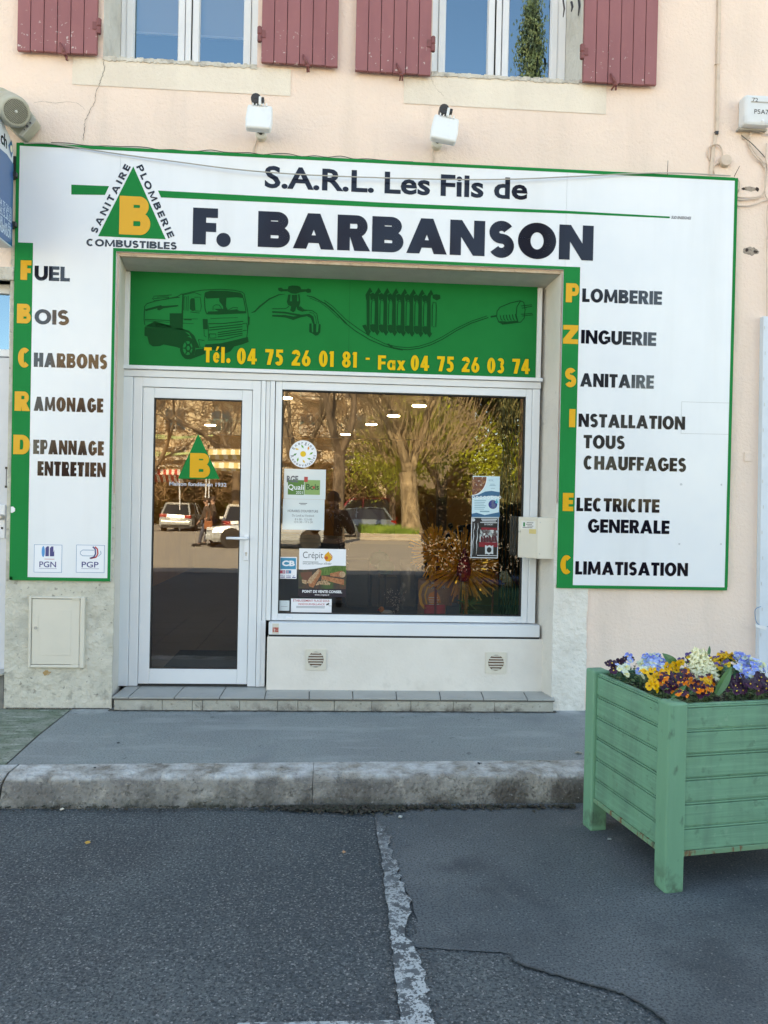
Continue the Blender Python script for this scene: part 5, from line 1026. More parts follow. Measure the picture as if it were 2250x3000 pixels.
litter(346, 2178, .010, (.04, .045, .05), 'chewing_gum', 'flattened dark chewing gum on the pavement', 'chewing gum', PAVE+.002)
litter(278, 2251, .008, (.04, .045, .05), 'chewing_gum', 'small dark chewing gum spot near the kerb edge at the left', 'chewing gum', PAVE+.003)
litter(1404, 2238, .013, (.03, .035, .04), 'chewing_gum', 'dark chewing gum spot on the kerb edge near the planter', 'chewing gum', PAVE+.004)
litter(1693, 2208, .022, (.30, .29, .24), 'plaster_crumb', 'pale plaster crumb on the pavement behind the planter post', 'crumb', PAVE+.003)

# ------------------------------------------------------------------ planter
Q0 = G(1948, 2620, .008); Q1 = G(1730, 2436, .008); dv = (Q1-Q0); dv.z = 0; PIT = dv.length; dv.normalize(); du = Vector((dv.y, -dv.x, 0))
PW, LEN = .088, .74
zpt = V(1951, 2061, Q0.y).z; zbb = V(1924, 2512, Q0.y+.02).z
def PL(a, b, z): return Q0+du*a+dv*b+Vector((0, 0, z-Q0.z))
Mplant = mat('planter_paint', (.13, .32, .205), .55, [((.105, .27, .175), 3, .42, .72, {'a': .7}), ((.15, .35, .20), 6, .55, .8, {'a': .5}), ((.06, .13, .085), 22, .58, .70, {'a': .6}), ((.20, .37, .26), 34, .62, .70, {'a': .7}), ((.09, .20, .14), 2.2, .48, .66, {'a': .7, 'st': (3, 3, .35)}), ((.17, .38, .25), 5, .5, .72, {'a': .7, 'st': (.6, .6, 14)}), ((.085, .21, .14), 8, .52, .7, {'a': .55, 'st': (.5, .5, 20)}), ((.14, .09, .05), 16, .66, .72, {'a': .8, 'z': (.45, .0)}), ((.05, .085, .055), 12, .50, .66, {'a': .8, 'z': (.12, .0)})], [(.0012, 30, 3), (.0006, 160, 2)])
Mpost = mat('post_paint', (.13, .32, .20), .55, [((.105, .27, .17), 3, .42, .72, {'a': .7, 'st': (2, 2, .4)}), ((.16, .36, .235), 7, .5, .75, {'a': .5, 'st': (3, 3, .3)}), ((.055, .12, .08), 20, .60, .70, {'a': .7, 'st': (1, 1, .4)}), ((.05, .085, .055), 14, .44, .6, {'a': .85, 'z': (.16, .0)})], [(.0012, 30, 3), (.0006, 160, 2)])
Mrust = mat('planter_lip', (.13, .27, .16), .6, [((.16, .065, .025), 26, .52, .6, {'a': .9, 'st': (1, 1, .4)}), ((.05, .06, .04), 14, .6, .7)], .001, 60)
PT = empty('planter', Q0, 'green painted wooden planter box on four posts, overflowing with pansies', 'planter')
def pbox(name, a0, a1, b0, b1, z0, z1, m, bev=.004):
    return MB().hexa([PL(a0, b0, z0), PL(a1, b0, z0), PL(a1, b1, z0), PL(a0, b1, z0), PL(a0, b0, z1), PL(a1, b0, z1), PL(a1, b1, z1), PL(a0, b1, z1)]).build(name, m, PT, bev)
for a, b in ((0, 0), (0, PIT), (LEN, 0), (LEN, PIT)): pbox('post', a, a+PW, b, b+PW, .006, zpt, Mpost, .010)
nb_ = 6; ztop = zpt-.012; hb = (ztop-zbb-.022)/nb_
for k in range(nb_):
    z0 = zbb+.022+k*hb
    for (nm, A0, A1, B0, B1) in (('front', PW, LEN, .018, .044), ('back', PW, LEN, PIT+PW-.044, PIT+PW-.018), ('left', .018, .044, PW, PIT), ('right', LEN+PW-.044, LEN+PW-.018, PW, PIT)):
        j = random.uniform(-.0012, .0012)
        ad = (j, j, 0, 0) if nm in ('left', 'right') else (0, 0, j, j)
        sc = MB(); ins = .007
        def hx(z0_, z1_, ii):
            a0_, a1_, b0_, b1_ = A0, A1, B0, B1
            if nm == 'front': b0_ += ii+j
            elif nm == 'left': a0_ += ii+j
            elif nm == 'right': a1_ -= ii
            else: b1_ -= ii
            sc.hexa([PL(a0_, b0_, z0_), PL(a1_, b0_, z0_), PL(a1_, b1_, z0_), PL(a0_, b1_, z0_), PL(a0_, b0_, z1_), PL(a1_, b0_, z1_), PL(a1_, b1_, z1_), PL(a0_, b1_, z1_)])
        hx(z0+.0005, z0+hb-.018, 0); hx(z0+hb-.0178, z0+hb-.0142, ins); hx(z0+hb-.014, z0+hb-.0075, .0015); hx(z0+hb-.0073, z0+hb-.0002, ins)
        sc.build('board', Mplant, PT, .0016)
for (A0, A1, B0, B1) in ((PW, LEN, .010, .06), (PW, LEN, PIT+PW-.06, PIT+PW-.01), (.010, .06, PW, PIT), (LEN+PW-.06, LEN+PW-.01, PW, PIT)): pbox('bottom_rail', A0, A1, B0, B1, zbb, zbb+.0215, Mrust, .002)
pbox('soil', .045, LEN+PW-.045, .045, PIT+PW-.045, zbb+.01, ztop-.06, mat('potting_soil', (.02, .015, .011), .95, bump=.02, bs=40), 0)

# flowers
cw = sR
Mleaf = mat('pansy_leaf', (.045, .10, .030), .5, [((.07, .15, .045), 20, .45, .7)]); Mleaf2 = mat('tulip_leaf', (.055, .16, .055), .4, [((.09, .22, .08), 12, .45, .7, {'st': (1, 1, .2)})])
FC = dict(blue=((.14, .20, .62), (.30, .42, .80)), pale=((.36, .48, .82), (.62, .70, .62)), cream=((.62, .70, .55), (.70, .74, .45)), yellow=((.80, .42, .004), (.85, .50, .006)), orange=((.055, .004, .03), (.84, .22, .006)), purple=((.022, .004, .030), (.05, .006, .045)), bicol=((.10, .055, .22), (.80, .52, .02)))
Meye = mat('flower_eye', (.85, .6, .03), .5)
def flower_mesh(kind):
    up, lo = FC[kind]; mu, ml = mat('petal_up_'+kind, up, .55, [(mul(up, .6), 90, .5, .8)]), mat('petal_low_'+kind, lo, .55, [(mul(lo, .75), 90, .5, .8)])
    mb = MB(); r = .0145
    def petal(cx, cz, rx, rz, y, mi, ang=0):
        mb.mi = mi; n = 10; ctr = (cx*.3, y+.001, cz*.3); P = [(cx+rx*cos(ang+2*pi*k/n), y-.0035*abs(sin(2*pi*k/n+1))+random.uniform(-.001, .001), cz+rz*sin(ang+2*pi*k/n)) for k in range(n)]
        for k in range(n): mb.poly((ctr, P[k], P[(k+1) % n]))
    petal(-.009, .010, r*.66, r*.66, .001, 0); petal(.009, .010, r*.66, r*.66, .0022, 0)
    petal(-.010, -.002, r*.62, r*.55, -.001, 1); petal(.010, -.002, r*.62, r*.55, -.0005, 1); petal(0, -.011, r*.80, r*.66, -.0025, 1)
    mb.mi = 2; mb.poly([(.0032*cos(2*pi*k/7), -.0085, .0032*sin(2*pi*k/7)-.001) for k in range(7)])
    o = mb.build('flower', [mu, ml, Meye if kind != 'yellow' else mat('eye_dark', (.12, .02, .01), .5)]); me = o.data; bpy.data.objects.remove(o); return me
FM = {k: [flower_mesh(k) for _ in range(2)] for k in FC}
def plant(label, kinds, blobs, n, zr=(.03, .09), lv=70, cat='pansies', group='pansies in the green planter'):
    """blobs: (u, v, ru, rv) pixel ovals read on the flower-top level"""
    zc = ztop+.045; c = G(blobs[0][0], blobs[0][1], zc)
    t = empty('pansy_plant', (c.x, c.y, ztop-.05), label, cat, group)
    pts = []; n = int(n*1.3)
    for _ in range(n):
        for _try in range(12):
            b_ = random.choice(blobs); a = random.uniform(0, 2*pi); q = sqrt(random.random()); p = G(b_[0]+b_[2]*q*cos(a), b_[1]+b_[3]*q*sin(a), zc)
            if all((p-s_).length > .022 for s_ in pts): break
        rel = p-Q0; aa, bb = rel.dot(du), rel.dot(dv); p = PL(min(max(aa, .03), LEN+PW), min(max(bb, .035), PIT+PW-.02), p.z)
        pts.append(p)
        p = p+Vector((0, 0, random.uniform(-.012, .02)))
        o = bpy.data.objects.new('flower', random.choice(FM[random.choice(kinds)])); COL.objects.link(o); o.parent = t; o.location = p-t.location
        s_ = random.uniform(.72, 1.2); o.scale = (s_, s_, s_); o.rotation_euler = (radians(random.uniform(-58, 2)), radians(random.uniform(-25, 25)), radians(random.uniform(-60, 50)))
    mb = MB()
    for _ in range(lv):
        b_ = random.choice(blobs); a = random.uniform(0, 2*pi); q = sqrt(random.random())*1.1; p = G(b_[0]+b_[2]*q*cos(a), b_[1]+b_[3]*q*sin(a), zc)
        rel = p-Q0; aa, bb = rel.dot(du), rel.dot(dv); p = PL(min(max(aa, .055), LEN+PW-.05), min(max(bb, .05), PIT+PW-.055), ztop+random.uniform(-.05, .042))
        th = random.uniform(0, 2*pi); L_ = random.uniform(.014, .032); d = Vector((cos(th), sin(th), random.uniform(-.2, .6))).normalized(); s_ = d.cross(Vector((0, 0, 1))).normalized()*L_*.36; u_ = Vector((0, 0, .004))
        mb.poly((p, p+d*L_*.5+s_+u_, p+d*L_, p+d*L_*.5-s_+u_))
        if _ % 4 == 0: mb.tube([(p.x, p.y, ztop-.07), p], .0013, 3, False)
    mb.build('foliage', Mleaf, t)
ZO = lambda x, y: (1690+x/2.602, 1850+y/2.602)
def zb_(x, y, rx, ry_): u, v = ZO(x, y); return (u, v, rx/2.602, ry_/2.602)
plant('dark purple pansies at the far left corner of the planter', ['purple'], [zb_(262, 270, 34, 30), zb_(360, 222, 45, 26)], 8, lv=50)
plant('pale blue pansies at the back left of the planter', ['pale', 'pale', 'cream', 'blue'], [zb_(370, 265, 60, 60), zb_(470, 215, 50, 50), zb_(500, 300, 50, 40)], 19, lv=110)
plant('mid blue pansies behind the large yellow ones', ['blue', 'pale', 'blue'], [zb_(600, 245, 100, 62)], 22, lv=100)
plant('large bright yellow pansies in the middle of the planter', ['yellow'], [zb_(570, 345, 55, 38), zb_(680, 318, 42, 34)], 11, lv=60)
plant('yellow pansies just left of the cream hyacinth', ['yellow'], [zb_(810, 290, 65, 30), zb_(540, 412, 22, 18)], 8, lv=60)
plant('orange and purple pansies along the front edge of the planter', ['orange', 'orange', 'orange', 'purple'], [zb_(680, 390, 60, 40), zb_(840, 440, 100, 50), zb_(980, 460, 60, 35), zb_(820, 350, 70, 30)], 36, lv=170)
plant('purple and orange pansies behind, at the back middle of the planter', ['purple', 'orange', 'bicol'], [zb_(750, 155, 45, 30), zb_(810, 205, 60, 35)], 10, lv=60)
plant('yellow and violet pansies right of the cream hyacinth', ['bicol', 'bicol', 'yellow'], [zb_(1080, 225, 85, 60), zb_(1030, 175, 60, 30)], 19, lv=110)
plant('orange pansies at the foot of the cream hyacinth', ['orange', 'yellow'], [zb_(990, 385, 55, 34)], 9, lv=60)
plant('blue pansies at the right edge of the photo', ['blue', 'pale', 'pale', 'blue'], [zb_(1300, 270, 120, 70), zb_(1420, 240, 60, 50), zb_(1330, 340, 100, 30)], 36, lv=170)
plant('very dark purple pansies along the right front of the planter', ['purple'], [zb_(1240, 400, 110, 50), zb_(1400, 410, 60, 40)], 24, lv=150)
plant('pale pansies in the right half of the planter, out at the frame edge', ['cream', 'pale'], [zb_(1560, 300, 90, 80), zb_(1540, 420, 90, 50)], 14, lv=120)
mb = MB()
for _ in range(900):
    p = PL(random.uniform(.03, LEN+PW-.05), random.uniform(.05, PIT+PW-.055), ztop+random.uniform(-.06, .010)); th = random.uniform(0, 2*pi); L_ = random.uniform(.012, .03); d = Vector((cos(th), sin(th), random.uniform(-.2, .6))).normalized(); s_ = d.cross(Vector((0, 0, 1))).normalized()*L_*.38
    mb.poly((p, p+d*L_*.5+s_, p+d*L_, p+d*L_*.5-s_))
setk(mb.build('ground_leaves', Mleaf), 'dense dark green pansy leaves filling the planter between the flowers', 'leaves', kind='stuff')
# hyacinth
hc = G(*ZO(945, 330), ztop+.02); hy = empty('hyacinth', (hc.x, hc.y, ztop-.05), 'tall cream white hyacinth standing among the pansies', 'hyacinth')
Mhy = mat('hyacinth_cream', (.84, .82, .58), .6, [((.74, .75, .46), 60, .45, .7)])
def bell(p, d, r, mb):
    d = d.normalized(); q = d.orthogonal().normalized(); w_ = d.cross(q)
    for k in range(6):
        a = 2*pi*k/6; b_ = 2*pi*(k+.5)/6; c2 = 2*pi*(k-.5)/6
        tip = p+d*r*.9+(q*cos(a)+w_*sin(a))*r*1.1; s1_ = p+d*r*.8+(q*cos(b_)+w_*sin(b_))*r*.55; s2_ = p+d*r*.8+(q*cos(c2)+w_*sin(c2))*r*.55
        mb.poly((p, s2_, tip, s1_))
tp_ = V(*ZO(935, 140), hc.y+.0)
for (bx_, hh, rr) in ((0, tp_.z-ztop-.02, .034), (.02, (tp_.z-ztop)*.55, .04)):
    mb = MB(); n = 36
    for k in range(n):
        t = k/n; z = ztop+.005+hh*t; a = k*2.4; R_ = rr*(1-.75*t*t); p = Vector((hc.x+bx_-.012*t+cos(a)*R_*.45, hc.y+sin(a)*R_*.45, z)); bell(p, Vector((cos(a), sin(a), .35)), .044*(1-.35*t), mb)
    mb.build('flower_spike', Mhy, hy)
MB().tube([(hc.x, hc.y, ztop-.06), (hc.x, hc.y, ztop+.1)], .006, 6).build('stem', Mleaf2, hy)
def blade(mb, base, tip, w_, bow, n=8):
    base, tip = Vector(base), Vector(tip); d = tip-base; s_ = d.cross(Vector((0, -1, .3))).normalized(); out_ = s_.cross(d).normalized(); A = []
    for i in range(n+1):
        t = i/n; p = base+d*t+out_*(bow*sin(pi*t)); ww = w_*(sin(pi*min(t*.85+.15, 1))**.8)*.5 if t < 1 else 0; A.append((p-s_*ww, p+out_*(-ww*.5), p+s_*ww))
    for i in range(n):
        for k in (0, 1): mb.poly((A[i][k], A[i][k+1], A[i+1][k+1], A[i+1][k]))
for (b0, t0, ww, bow, lab) in (((760, 300), (650, 165), .05, .03, 'broad green tulip leaf arching over the blue pansies'), ((1065, 480), (1178, 265), .042, .01, 'upright green tulip leaf right of the orange pansies'), ((720, 500), (835, 408), .024, .01, 'narrow green leaf poking out above the front board'), ((840, 480), (900, 430), .014, .01, 'small narrow green leaf near the middle of the front board'), ((1000, 190), (1012, 108), .018, .004, 'thin pointed leaf tip sticking up behind the hyacinth'), ((1440, 460), (1490, 395), .03, .01, 'broad green leaf at the right edge above the front board')):
    pb0 = G(*ZO(*b0), ztop+.02); tt = V(*ZO(*t0), pb0.y+.02); mb = MB(); blade(mb, pb0, tt, ww, bow); setk(mb.build('tulip_leaf', Mleaf2, smooth=True), lab, 'leaf', 'bulb leaves in the planter')
# ------------------------------------------------------------------ shop interior
RX0, RX1, RY0, RY1, RZ0, RZ1 = -.6, 5.3, FY+.07, 10.6, TZ, 2.92
Moch = mat('ochre_wall', (.48, .25, .065), .8, [((.40, .2, .055), 2, .4, .7)]); Mceil = mat('ceiling_paint', (.35, .30, .24), .9)
R_ = empty('shop_room', (2.3, 5, RZ0), 'dim shop interior with ochre walls seen through the glass', 'room')
MB().quad((RX0, RY0, RZ0-.012), (RX1, RY0, RZ0-.012), (RX1, RY1, RZ0-.012), (RX0, RY1, RZ0-.012)).build('floor', mat('floor_screed', (.05, .045, .04), .8), R_)
MB().quad((RX0, RY0, RZ1), (RX1, RY0, RZ1), (RX1, RY1, RZ1), (RX0, RY1, RZ1)).build('ceiling', Mceil, R_)
MB().quad((RX0, RY1, RZ0-.02), (RX1, RY1, RZ0-.02), (RX1, RY1, RZ1), (RX0, RY1, RZ1)).build('back_wall', Moch, R_)
for X in (RX0, RX1): MB().quad((X, RY0, RZ0-.02), (X, RY1, RZ0-.02), (X, RY1, RZ1), (X, RY0, RZ1)).build('side_wall', Moch, R_)
# partition in front right, ochre, and a darker passage
MB().box((3.45, 3.2, RZ0), (RX1, 3.3, RZ1)).build('partition', Moch, R_)
MB().box((3.35, 3.18, RZ0), (3.45, 3.32, RZ1)).build('door_post', mat('post_brown', (.12, .07, .04), .6), R_)
MB().box((2.2, 6.0, RZ0), (3.1, 6.06, 2.3)).build('display_wall', mat('panel_brown', (.16, .09, .045), .6), R_)
Mft = mat('floor_tile', (.06, .06, .056), .4, [((.045, .044, .042), 3, .4, .7)], coat=.15)
s_t = .42; proto_t = None
for j in range(8):
    for i in range(-2, 6):
        x = .55+i*s_t; y = RY0+.02+j*s_t; b_ = box('floor_tile', (x+.003, y+.003, RZ0-.011), (x+s_t-.003, y+s_t-.003, RZ0-.001), Mft, R_) if proto_t is None else None
        if proto_t is None: proto_t = b_; pos0 = (x, y)
        else: o = proto_t.copy(); COL.objects.link(o); o.location = (x-pos0[0], y-pos0[1], 0)
MB().quad((RX0, RY0+8*s_t+.03, RZ0-.004), (RX1, RY0+8*s_t+.03, RZ0-.004), (RX1, RY1, RZ0-.004), (RX0, RY1, RZ0-.004)).build('far_floor', Mft, R_)
MB().quad((3.1, RY0, RZ0-.003), (RX1, RY0, RZ0-.003), (RX1, RY0+8*s_t, RZ0-.003), (3.1, RY0+8*s_t, RZ0-.003)).build('far_floor', Mft, R_)
# mat, counter
a = G(472, 1957, TZ+.01); b = G(525, 1908, TZ+.01)
setk(MB().prism([(a.x+.02, RY0+.04, TZ), (1.98, RY0+.04, TZ), (1.98, b.y+.04, TZ), (b.x, b.y+.04, TZ)], (0, 0, .014)).build('door_mat', mat('mat_rubber', (.035, .045, .05), .8, [((.015, .02, .022), 120, .45, .55)], .006, 140)), 'dark ribbed door mat on the floor inside the glass door', 'door mat')
ct = empty('counter', (2.6, 2.6, TZ), 'dark curved shop counter seen through the lower door glass', 'counter'); n = 20
arc_ = [(2.55-1.25*cos(radians(a_)), 2.9-1.0*sin(radians(a_))) for a_ in [k*90/n for k in range(n+1)]]+[(3.2, 1.9), (3.2, 2.1)]
inner = [(3.2, 2.4), (2.55, 2.4), (1.7, 2.9)]
MB().prism([(x, y, TZ+.03) for x, y in arc_+inner], (0, 0, .95)).build('counter_body', mat('counter_grey', (.07, .075, .08), .5), ct)
MB().prism([(x, y, TZ+.98) for x, y in [(2.55+(x-2.55)*1.04, 2.9+(y-2.9)*1.05) for x, y in arc_]+inner], (0, 0, .04)).build('counter_top', mat('counter_top', (.12, .10, .08), .3), ct)
MB().tube([(x, y, TZ+.05) for x, y in arc_], .035, 8).build('foot_rail', Mblack, ct)
Mlamp = mat('lamp_glow', (.9, .9, .85), .5, emit=((1, .86, .62), 7))
for i, (u, v) in enumerate(((834, 1168), (1228, 1191), (1153, 1220), (1088, 1245), (1012, 1274), (616, 1247))):
    p = G(u, v, 2.85); t = empty('downlight', p, ('lit round ceiling lamp at the top left corner of the shop window', 'nearest lit round ceiling lamp, right of the others in the window', 'second lit round ceiling lamp in the row going back', 'third lit round ceiling lamp in the row going back', 'farthest lit round ceiling lamp in the row in the window', 'lit round ceiling lamp seen through the door glass')[i], 'ceiling lamp', 'round ceiling lamps in the shop')
    MB().lathe((p.x, p.y, p.z), (0, 0, 1), [(0, .0001), (.001, .088), (.012, .09)], 24).build('diffuser', Mlamp, t)
    MB().lathe((p.x, p.y, p.z+.012), (0, 0, 1), [(0, .094), (.03, .094), (.04, .05), (.069, .05)], 24).build('lamp_body', Mpvc, t)
# dark vertical blind, right
vb = empty('vertical_blind', (V(1500, 1500, .42).x, .42, 1.0), 'black vertical blind drawn at the right end of the shop window', 'blind')
x0b, x1b = V(1466, 1500, .42).x, V(1560, 1500, .42).x
for k in range(9):
    x = x0b+(x1b-x0b)*k/9; w_ = (x1b-x0b)/9; mb = MB(); z0, z1 = zwb-.02, zwt+.1
    mb.hexa([(x, .42, z0), (x+w_*.9, .42+.03, z0), (x+w_*.9, .433+.03, z0), (x, .433, z0), (x, .42, z1), (x+w_*.9, .45, z1), (x+w_*.9, .463, z1), (x, .433, z1)]); mb.build('blind_slat', mat('blind_black', (.012, .011, .010), .6, [((.03, .026, .02), 5, .5, .8, {'st': (8, 1, .2)})]), vb)
MB().box((x1b-.02, .40, zwb-.1), (5.2, .5, 2.9)).build('side_panel', Mdark, vb)

# ------------------------------------------------------------------ window display
DZ = zwb-.05
dsk = empty('display_shelf', (2.9, .8, DZ), 'dark display shelf behind the shop window', 'shelf')
MB().box((2.02, FY+.06, DZ-.03), (4.2, 1.35, DZ)).build('shelf_board', mat('shelf_teal', (.02, .04, .05), .6), dsk, .003)
MB().box((2.06, 1.30, RZ0), (4.15, 1.34, DZ-.031)).build('shelf_front', mat('shelf_dark', (.02, .022, .025), .7), dsk)
for x in (2.05, 4.12): MB().box((x, .42, RZ0), (x+.04, 1.28, DZ-.031)).build('leg', mat('shelf_dark', (), 0), dsk)
def disp(u, v, y): return V(u, v, y)
# yellow stick bursts
Mstk = mat('stick_yellow', (.95, .44, .035), .5, [((.95, .56, .07), 40, .4, .7), ((.55, .22, .03), 25, .52, .7)])
Mstk2 = mat('stick_orange', (.58, .20, .02), .5)
def burst(u, v, rpx, y, n, label, core='ball', m=Mstk):
    c = disp(u, v, y); r = (V(u+rpx, v, y)-c).length; t = empty('stick_burst', (c.x, c.y, DZ), label, 'decoration', 'bursts of yellow sticks in the window')
    mb = MB()
    for k in range(n):
        z = random.uniform(-1, 1); a = random.uniform(0, 2*pi); q = sqrt(1-z*z); d = Vector((q*cos(a), z*.55, q*sin(a))).normalized(); R__ = r*random.uniform(.78, 1.04)
        mb.tube([c+d*r*.10, c+d*R__], .0062, 4)
    mb.build('sticks', m, t)
    MB().tube([c, (c.x, c.y, DZ)], .010, 8).build('stem', mat('stem_red', (.25, .03, .03), .5), t)
    if core == 'ball': MB().ell(c-Vector((0, .03, 0)), .024).build('core', Mblack, t, smooth=True)
    return t, c, r
burst(1279, 1618, 84, .60, 130, 'left burst of yellow sticks round a black ball in the window')
burst(1445, 1665, 80, .66, 60, 'dim orange burst of sticks partly behind the black poster', m=Mstk2)
t, c, r = burst(1356, 1655, 120, .56, 190, 'largest burst of yellow sticks with the red wicker bulb in front', core='')
Mwick = mat('wicker_red', (.30, .025, .05), .55, [((.5, .08, .1), 120, .5, .6)])
wk = empty('wicker_bulb', (c.x, c.y-.12, DZ), 'red wicker bulb on a ribbed stem in front of the yellow sticks', 'decoration')
wc = disp(1359, 1662, c.y-.16); mb = MB(); pr_ = [(-.11, .022), (-.095, .036), (-.06, .050), (-.02, .052), (.03, .043), (.07, .028), (.105, .015), (.14, .010), (.15, .001)]
mb.lathe(wc, (0, 0, 1), pr_, 20); mb.build('bulb', Mwick, wk, smooth=True)
mb = MB()
for k in range(9): z = -.10+k*.025; rr = .025+.029*sin(pi*min(max((z+.12)/.24, 0), 1)); mb.tube([(wc.x+rr*cos(a), wc.y+rr*sin(a), wc.z+z) for a in [j*pi/8 for j in range(17)]], .0022, 4, False)
for k in range(14): a = 2*pi*k/14; mb.tube([(wc.x+(r_+.001)*cos(a), wc.y+(r_+.001)*sin(a), wc.z+h) for h, r_ in pr_[:-1]], .0018, 4, False)
mb.build('wicker_weave', mat('wicker_dark', (.16, .01, .03), .6), wk)
mb = MB(); mb.tube([(wc.x+.03, wc.y, wc.z-.10), (wc.x+.02, wc.y, DZ)], .012, 10); 
for k in range(16): z = wc.z-.11-k*(wc.z-.11-DZ)/17; mb.lathe((wc.x+.026, wc.y, z), (0, 0, 1), [(0, .012), (.003, .017), (.006, .012)], 10)
mb.build('ribbed_stem', mat('stem_orange', (.5, .22, .08), .5), wk)
# pellet bag
y = .66; a = disp(1222, 1801, y); b = disp(1327, 1694, y); bg_ = empty('pellet_bag', ((a.x+b.x)/2, y, DZ), 'plastic bag of wood pellets lettered PELLETS PREMIUM in the window', 'bag')
def bagmesh(x0, x1, z0, z1, y0, th, nm, m, par, n=12):
    mb = MB(); N = n
    for s_ in (-1, 1):
        for i in range(N):
            for k in range(N):
                def P(i_, k_): u, v = i_/N, k_/N; e = (sin(pi*u)*sin(pi*v))**.5 if 0 < u < 1 and 0 < v < 1 else 0; wv = .004*sin(9*u+4*v)*e; return (x0+(x1-x0)*u*(1)-.012*sin(pi*v)*(u-.5), y0+s_*(th*e+wv), z0+(z1-z0)*v)
                mb.poly((P(i, k), P(i+1, k), P(i+1, k+1), P(i, k+1)))
    return mb.build(nm, m, par, smooth=True)
bagmesh(a.x, b.x, DZ, b.z, y, .05, 'bag_body', mat('bag_brown', (.34, .19, .09), .35, [((.42, .26, .14), 40, .5, .65)], .003, 30, coat=.3), bg_)
yb2 = y-.056
def bp(u, v): return V(u, v, yb2)
mb = MB(); mb.poly([bp(1243, 1800), bp(1304, 1800), bp(1304, 1772), bp(1243, 1772)]); mb.build('red_label', mat('label_red', (.6, .03, .05), .35, coat=.3), bg_)
mb = MB(); mb.ribbon([bp(1256, 1702), bp(1236, 1718), (bp(1230, 1742)), bp(1234, 1768), bp(1246, 1784)], .022); mb.ribbon([bp(1275, 1706), bp(1252, 1722), (bp(1245, 1744)), bp(1250, 1770)], .012); mb.build('yellow_swirl', mat('swirl_yellow', (.9, .5, .03), .35), bg_)
mb = MB(); mb.poly([bp(1262, 1770)+Vector((0, -.002, 0))]+[bp(u, v)+Vector((0, -.002, 0)) for u, v in ((1252, 1755), (1258, 1738), (1278, 1730), (1287, 1745), (1292, 1765))]); mb.build('orange_flame', mat('flame_orange', (.8, .3, .03), .35), bg_)
mb = MB(); 
for tx_, u0, v0, u1, v1 in (('PELLETS', 1264, 1714, 1300, 1705), ('PREMIUM', 1258, 1724, 1303, 1715)):
    p = bp(u0, v0); q = bp(u1, v1); wtext(mb, tx_, p+Vector((0, -.003, 0)), Vector((q.x-p.x, 0, 0)), Vector((0, 0, q.z-p.z)), .01)
for k in range(4): p = bp(1256, 1752+k*6.5); mb.quad(p+Vector((0, -.003, 0)), p+Vector((.07+.01*(k % 2), -.003, 0)), p+Vector((.07+.01*(k % 2), -.003, .007)), p+Vector((0, -.003, .007)))
mb.build('lettering', mat('bag_white', (.8, .77, .72), .4), bg_)
a2 = disp(1168, 1801, .95); b2 = disp(1222, 1640, .95); bg2 = empty('dark_bag', ((a2.x+b2.x)/2, .95, DZ), 'dark grey crumpled plastic bag left of the pellet bag', 'bag')
bagmesh(a2.x, b2.x, DZ, b2.z, .95, .05, 'bag_body', mat('bag_dark', (.12, .125, .115), .3, [((.34, .35, .32), 12, .55, .7)], .012, 20, coat=.6), bg2)
# teal boxes with a green paper plant
for (u0, u1, v0, v1, yy, col, lab) in ((1308, 1350, 1776, 1803, .60, (.02, .045, .06), 'flat dark teal box in front of the red stem'), (1352, 1418, 1786, 1804, .72, (.025, .03, .03), 'low dark box at the right of the window display'), (1012, 1082, 1640, 1803, 1.10, (.02, .035, .045), 'tall dark teal display block behind the poster of logs'), (1088, 1165, 1690, 1803, 1.15, (.05, .048, .045), 'grey display block in the middle of the window')):
    a = disp(u0, v1, yy); b = disp(u1, v0, yy); setk(MB().box((a.x, yy, DZ+.0005), (b.x, yy+.2, b.z)).build('display_box', mat('dbox%d' % u0, col, .5), None, .003), lab, 'box')
lf = empty('paper_plant', disp(1375, 1786, .55), 'pale green artificial sprig lying on the teal box', 'plant'); mb = MB(); c = disp(1376, 1768, .55)
for k in range(11): a = k*.6; L_ = .05+.02*(k % 3); d = Vector((cos(a), -.1, .35*sin(a)+.2)); blade(mb, c, c+d*L_*1.4, .014, .006, 4)
mb.tube([c, c+Vector((.05, 0, -.05))], .004, 5); mb.build('leaves', mat('sprig_green', (.16, .22, .10), .5), lf)
# green felt hats
for (u, v, r, yy, lab) in ((1112, 1640, 30, 1.0, 'dark green round cap, upper left of the pair in the window'), (1130, 1662, 26, .85, 'dark green round cap, lower right of the pair in the window')):
    c = disp(u, v, yy); R1 = (V(u+r, v, yy)-c).length; t = empty('felt_cap', (c.x, c.y, c.z-R1), lab, 'cap', 'green caps'); MB().ell(c, (R1, R1*.7, R1*.85), 20, 12).build('crown', mat('felt_green', (.02, .11, .065), .8, [((.035, .15, .09), 20, .4, .7)]), t, smooth=True)
    MB().ell(c-Vector((0, .02, R1*.55)), (R1*.9, R1*.8, R1*.12), 20, 8).build('brim', mat('felt_green', (), 0), t, smooth=True); MB().ell(c+Vector((0, 0, R1*.86)), R1*.10).build('button', mat('felt_green', (), 0), t)
    MB().tube([(c.x, c.y+.03, c.z-R1*.6), (c.x, c.y+.03, DZ)], .008, 6).build('hat_stand', Mblack, t)
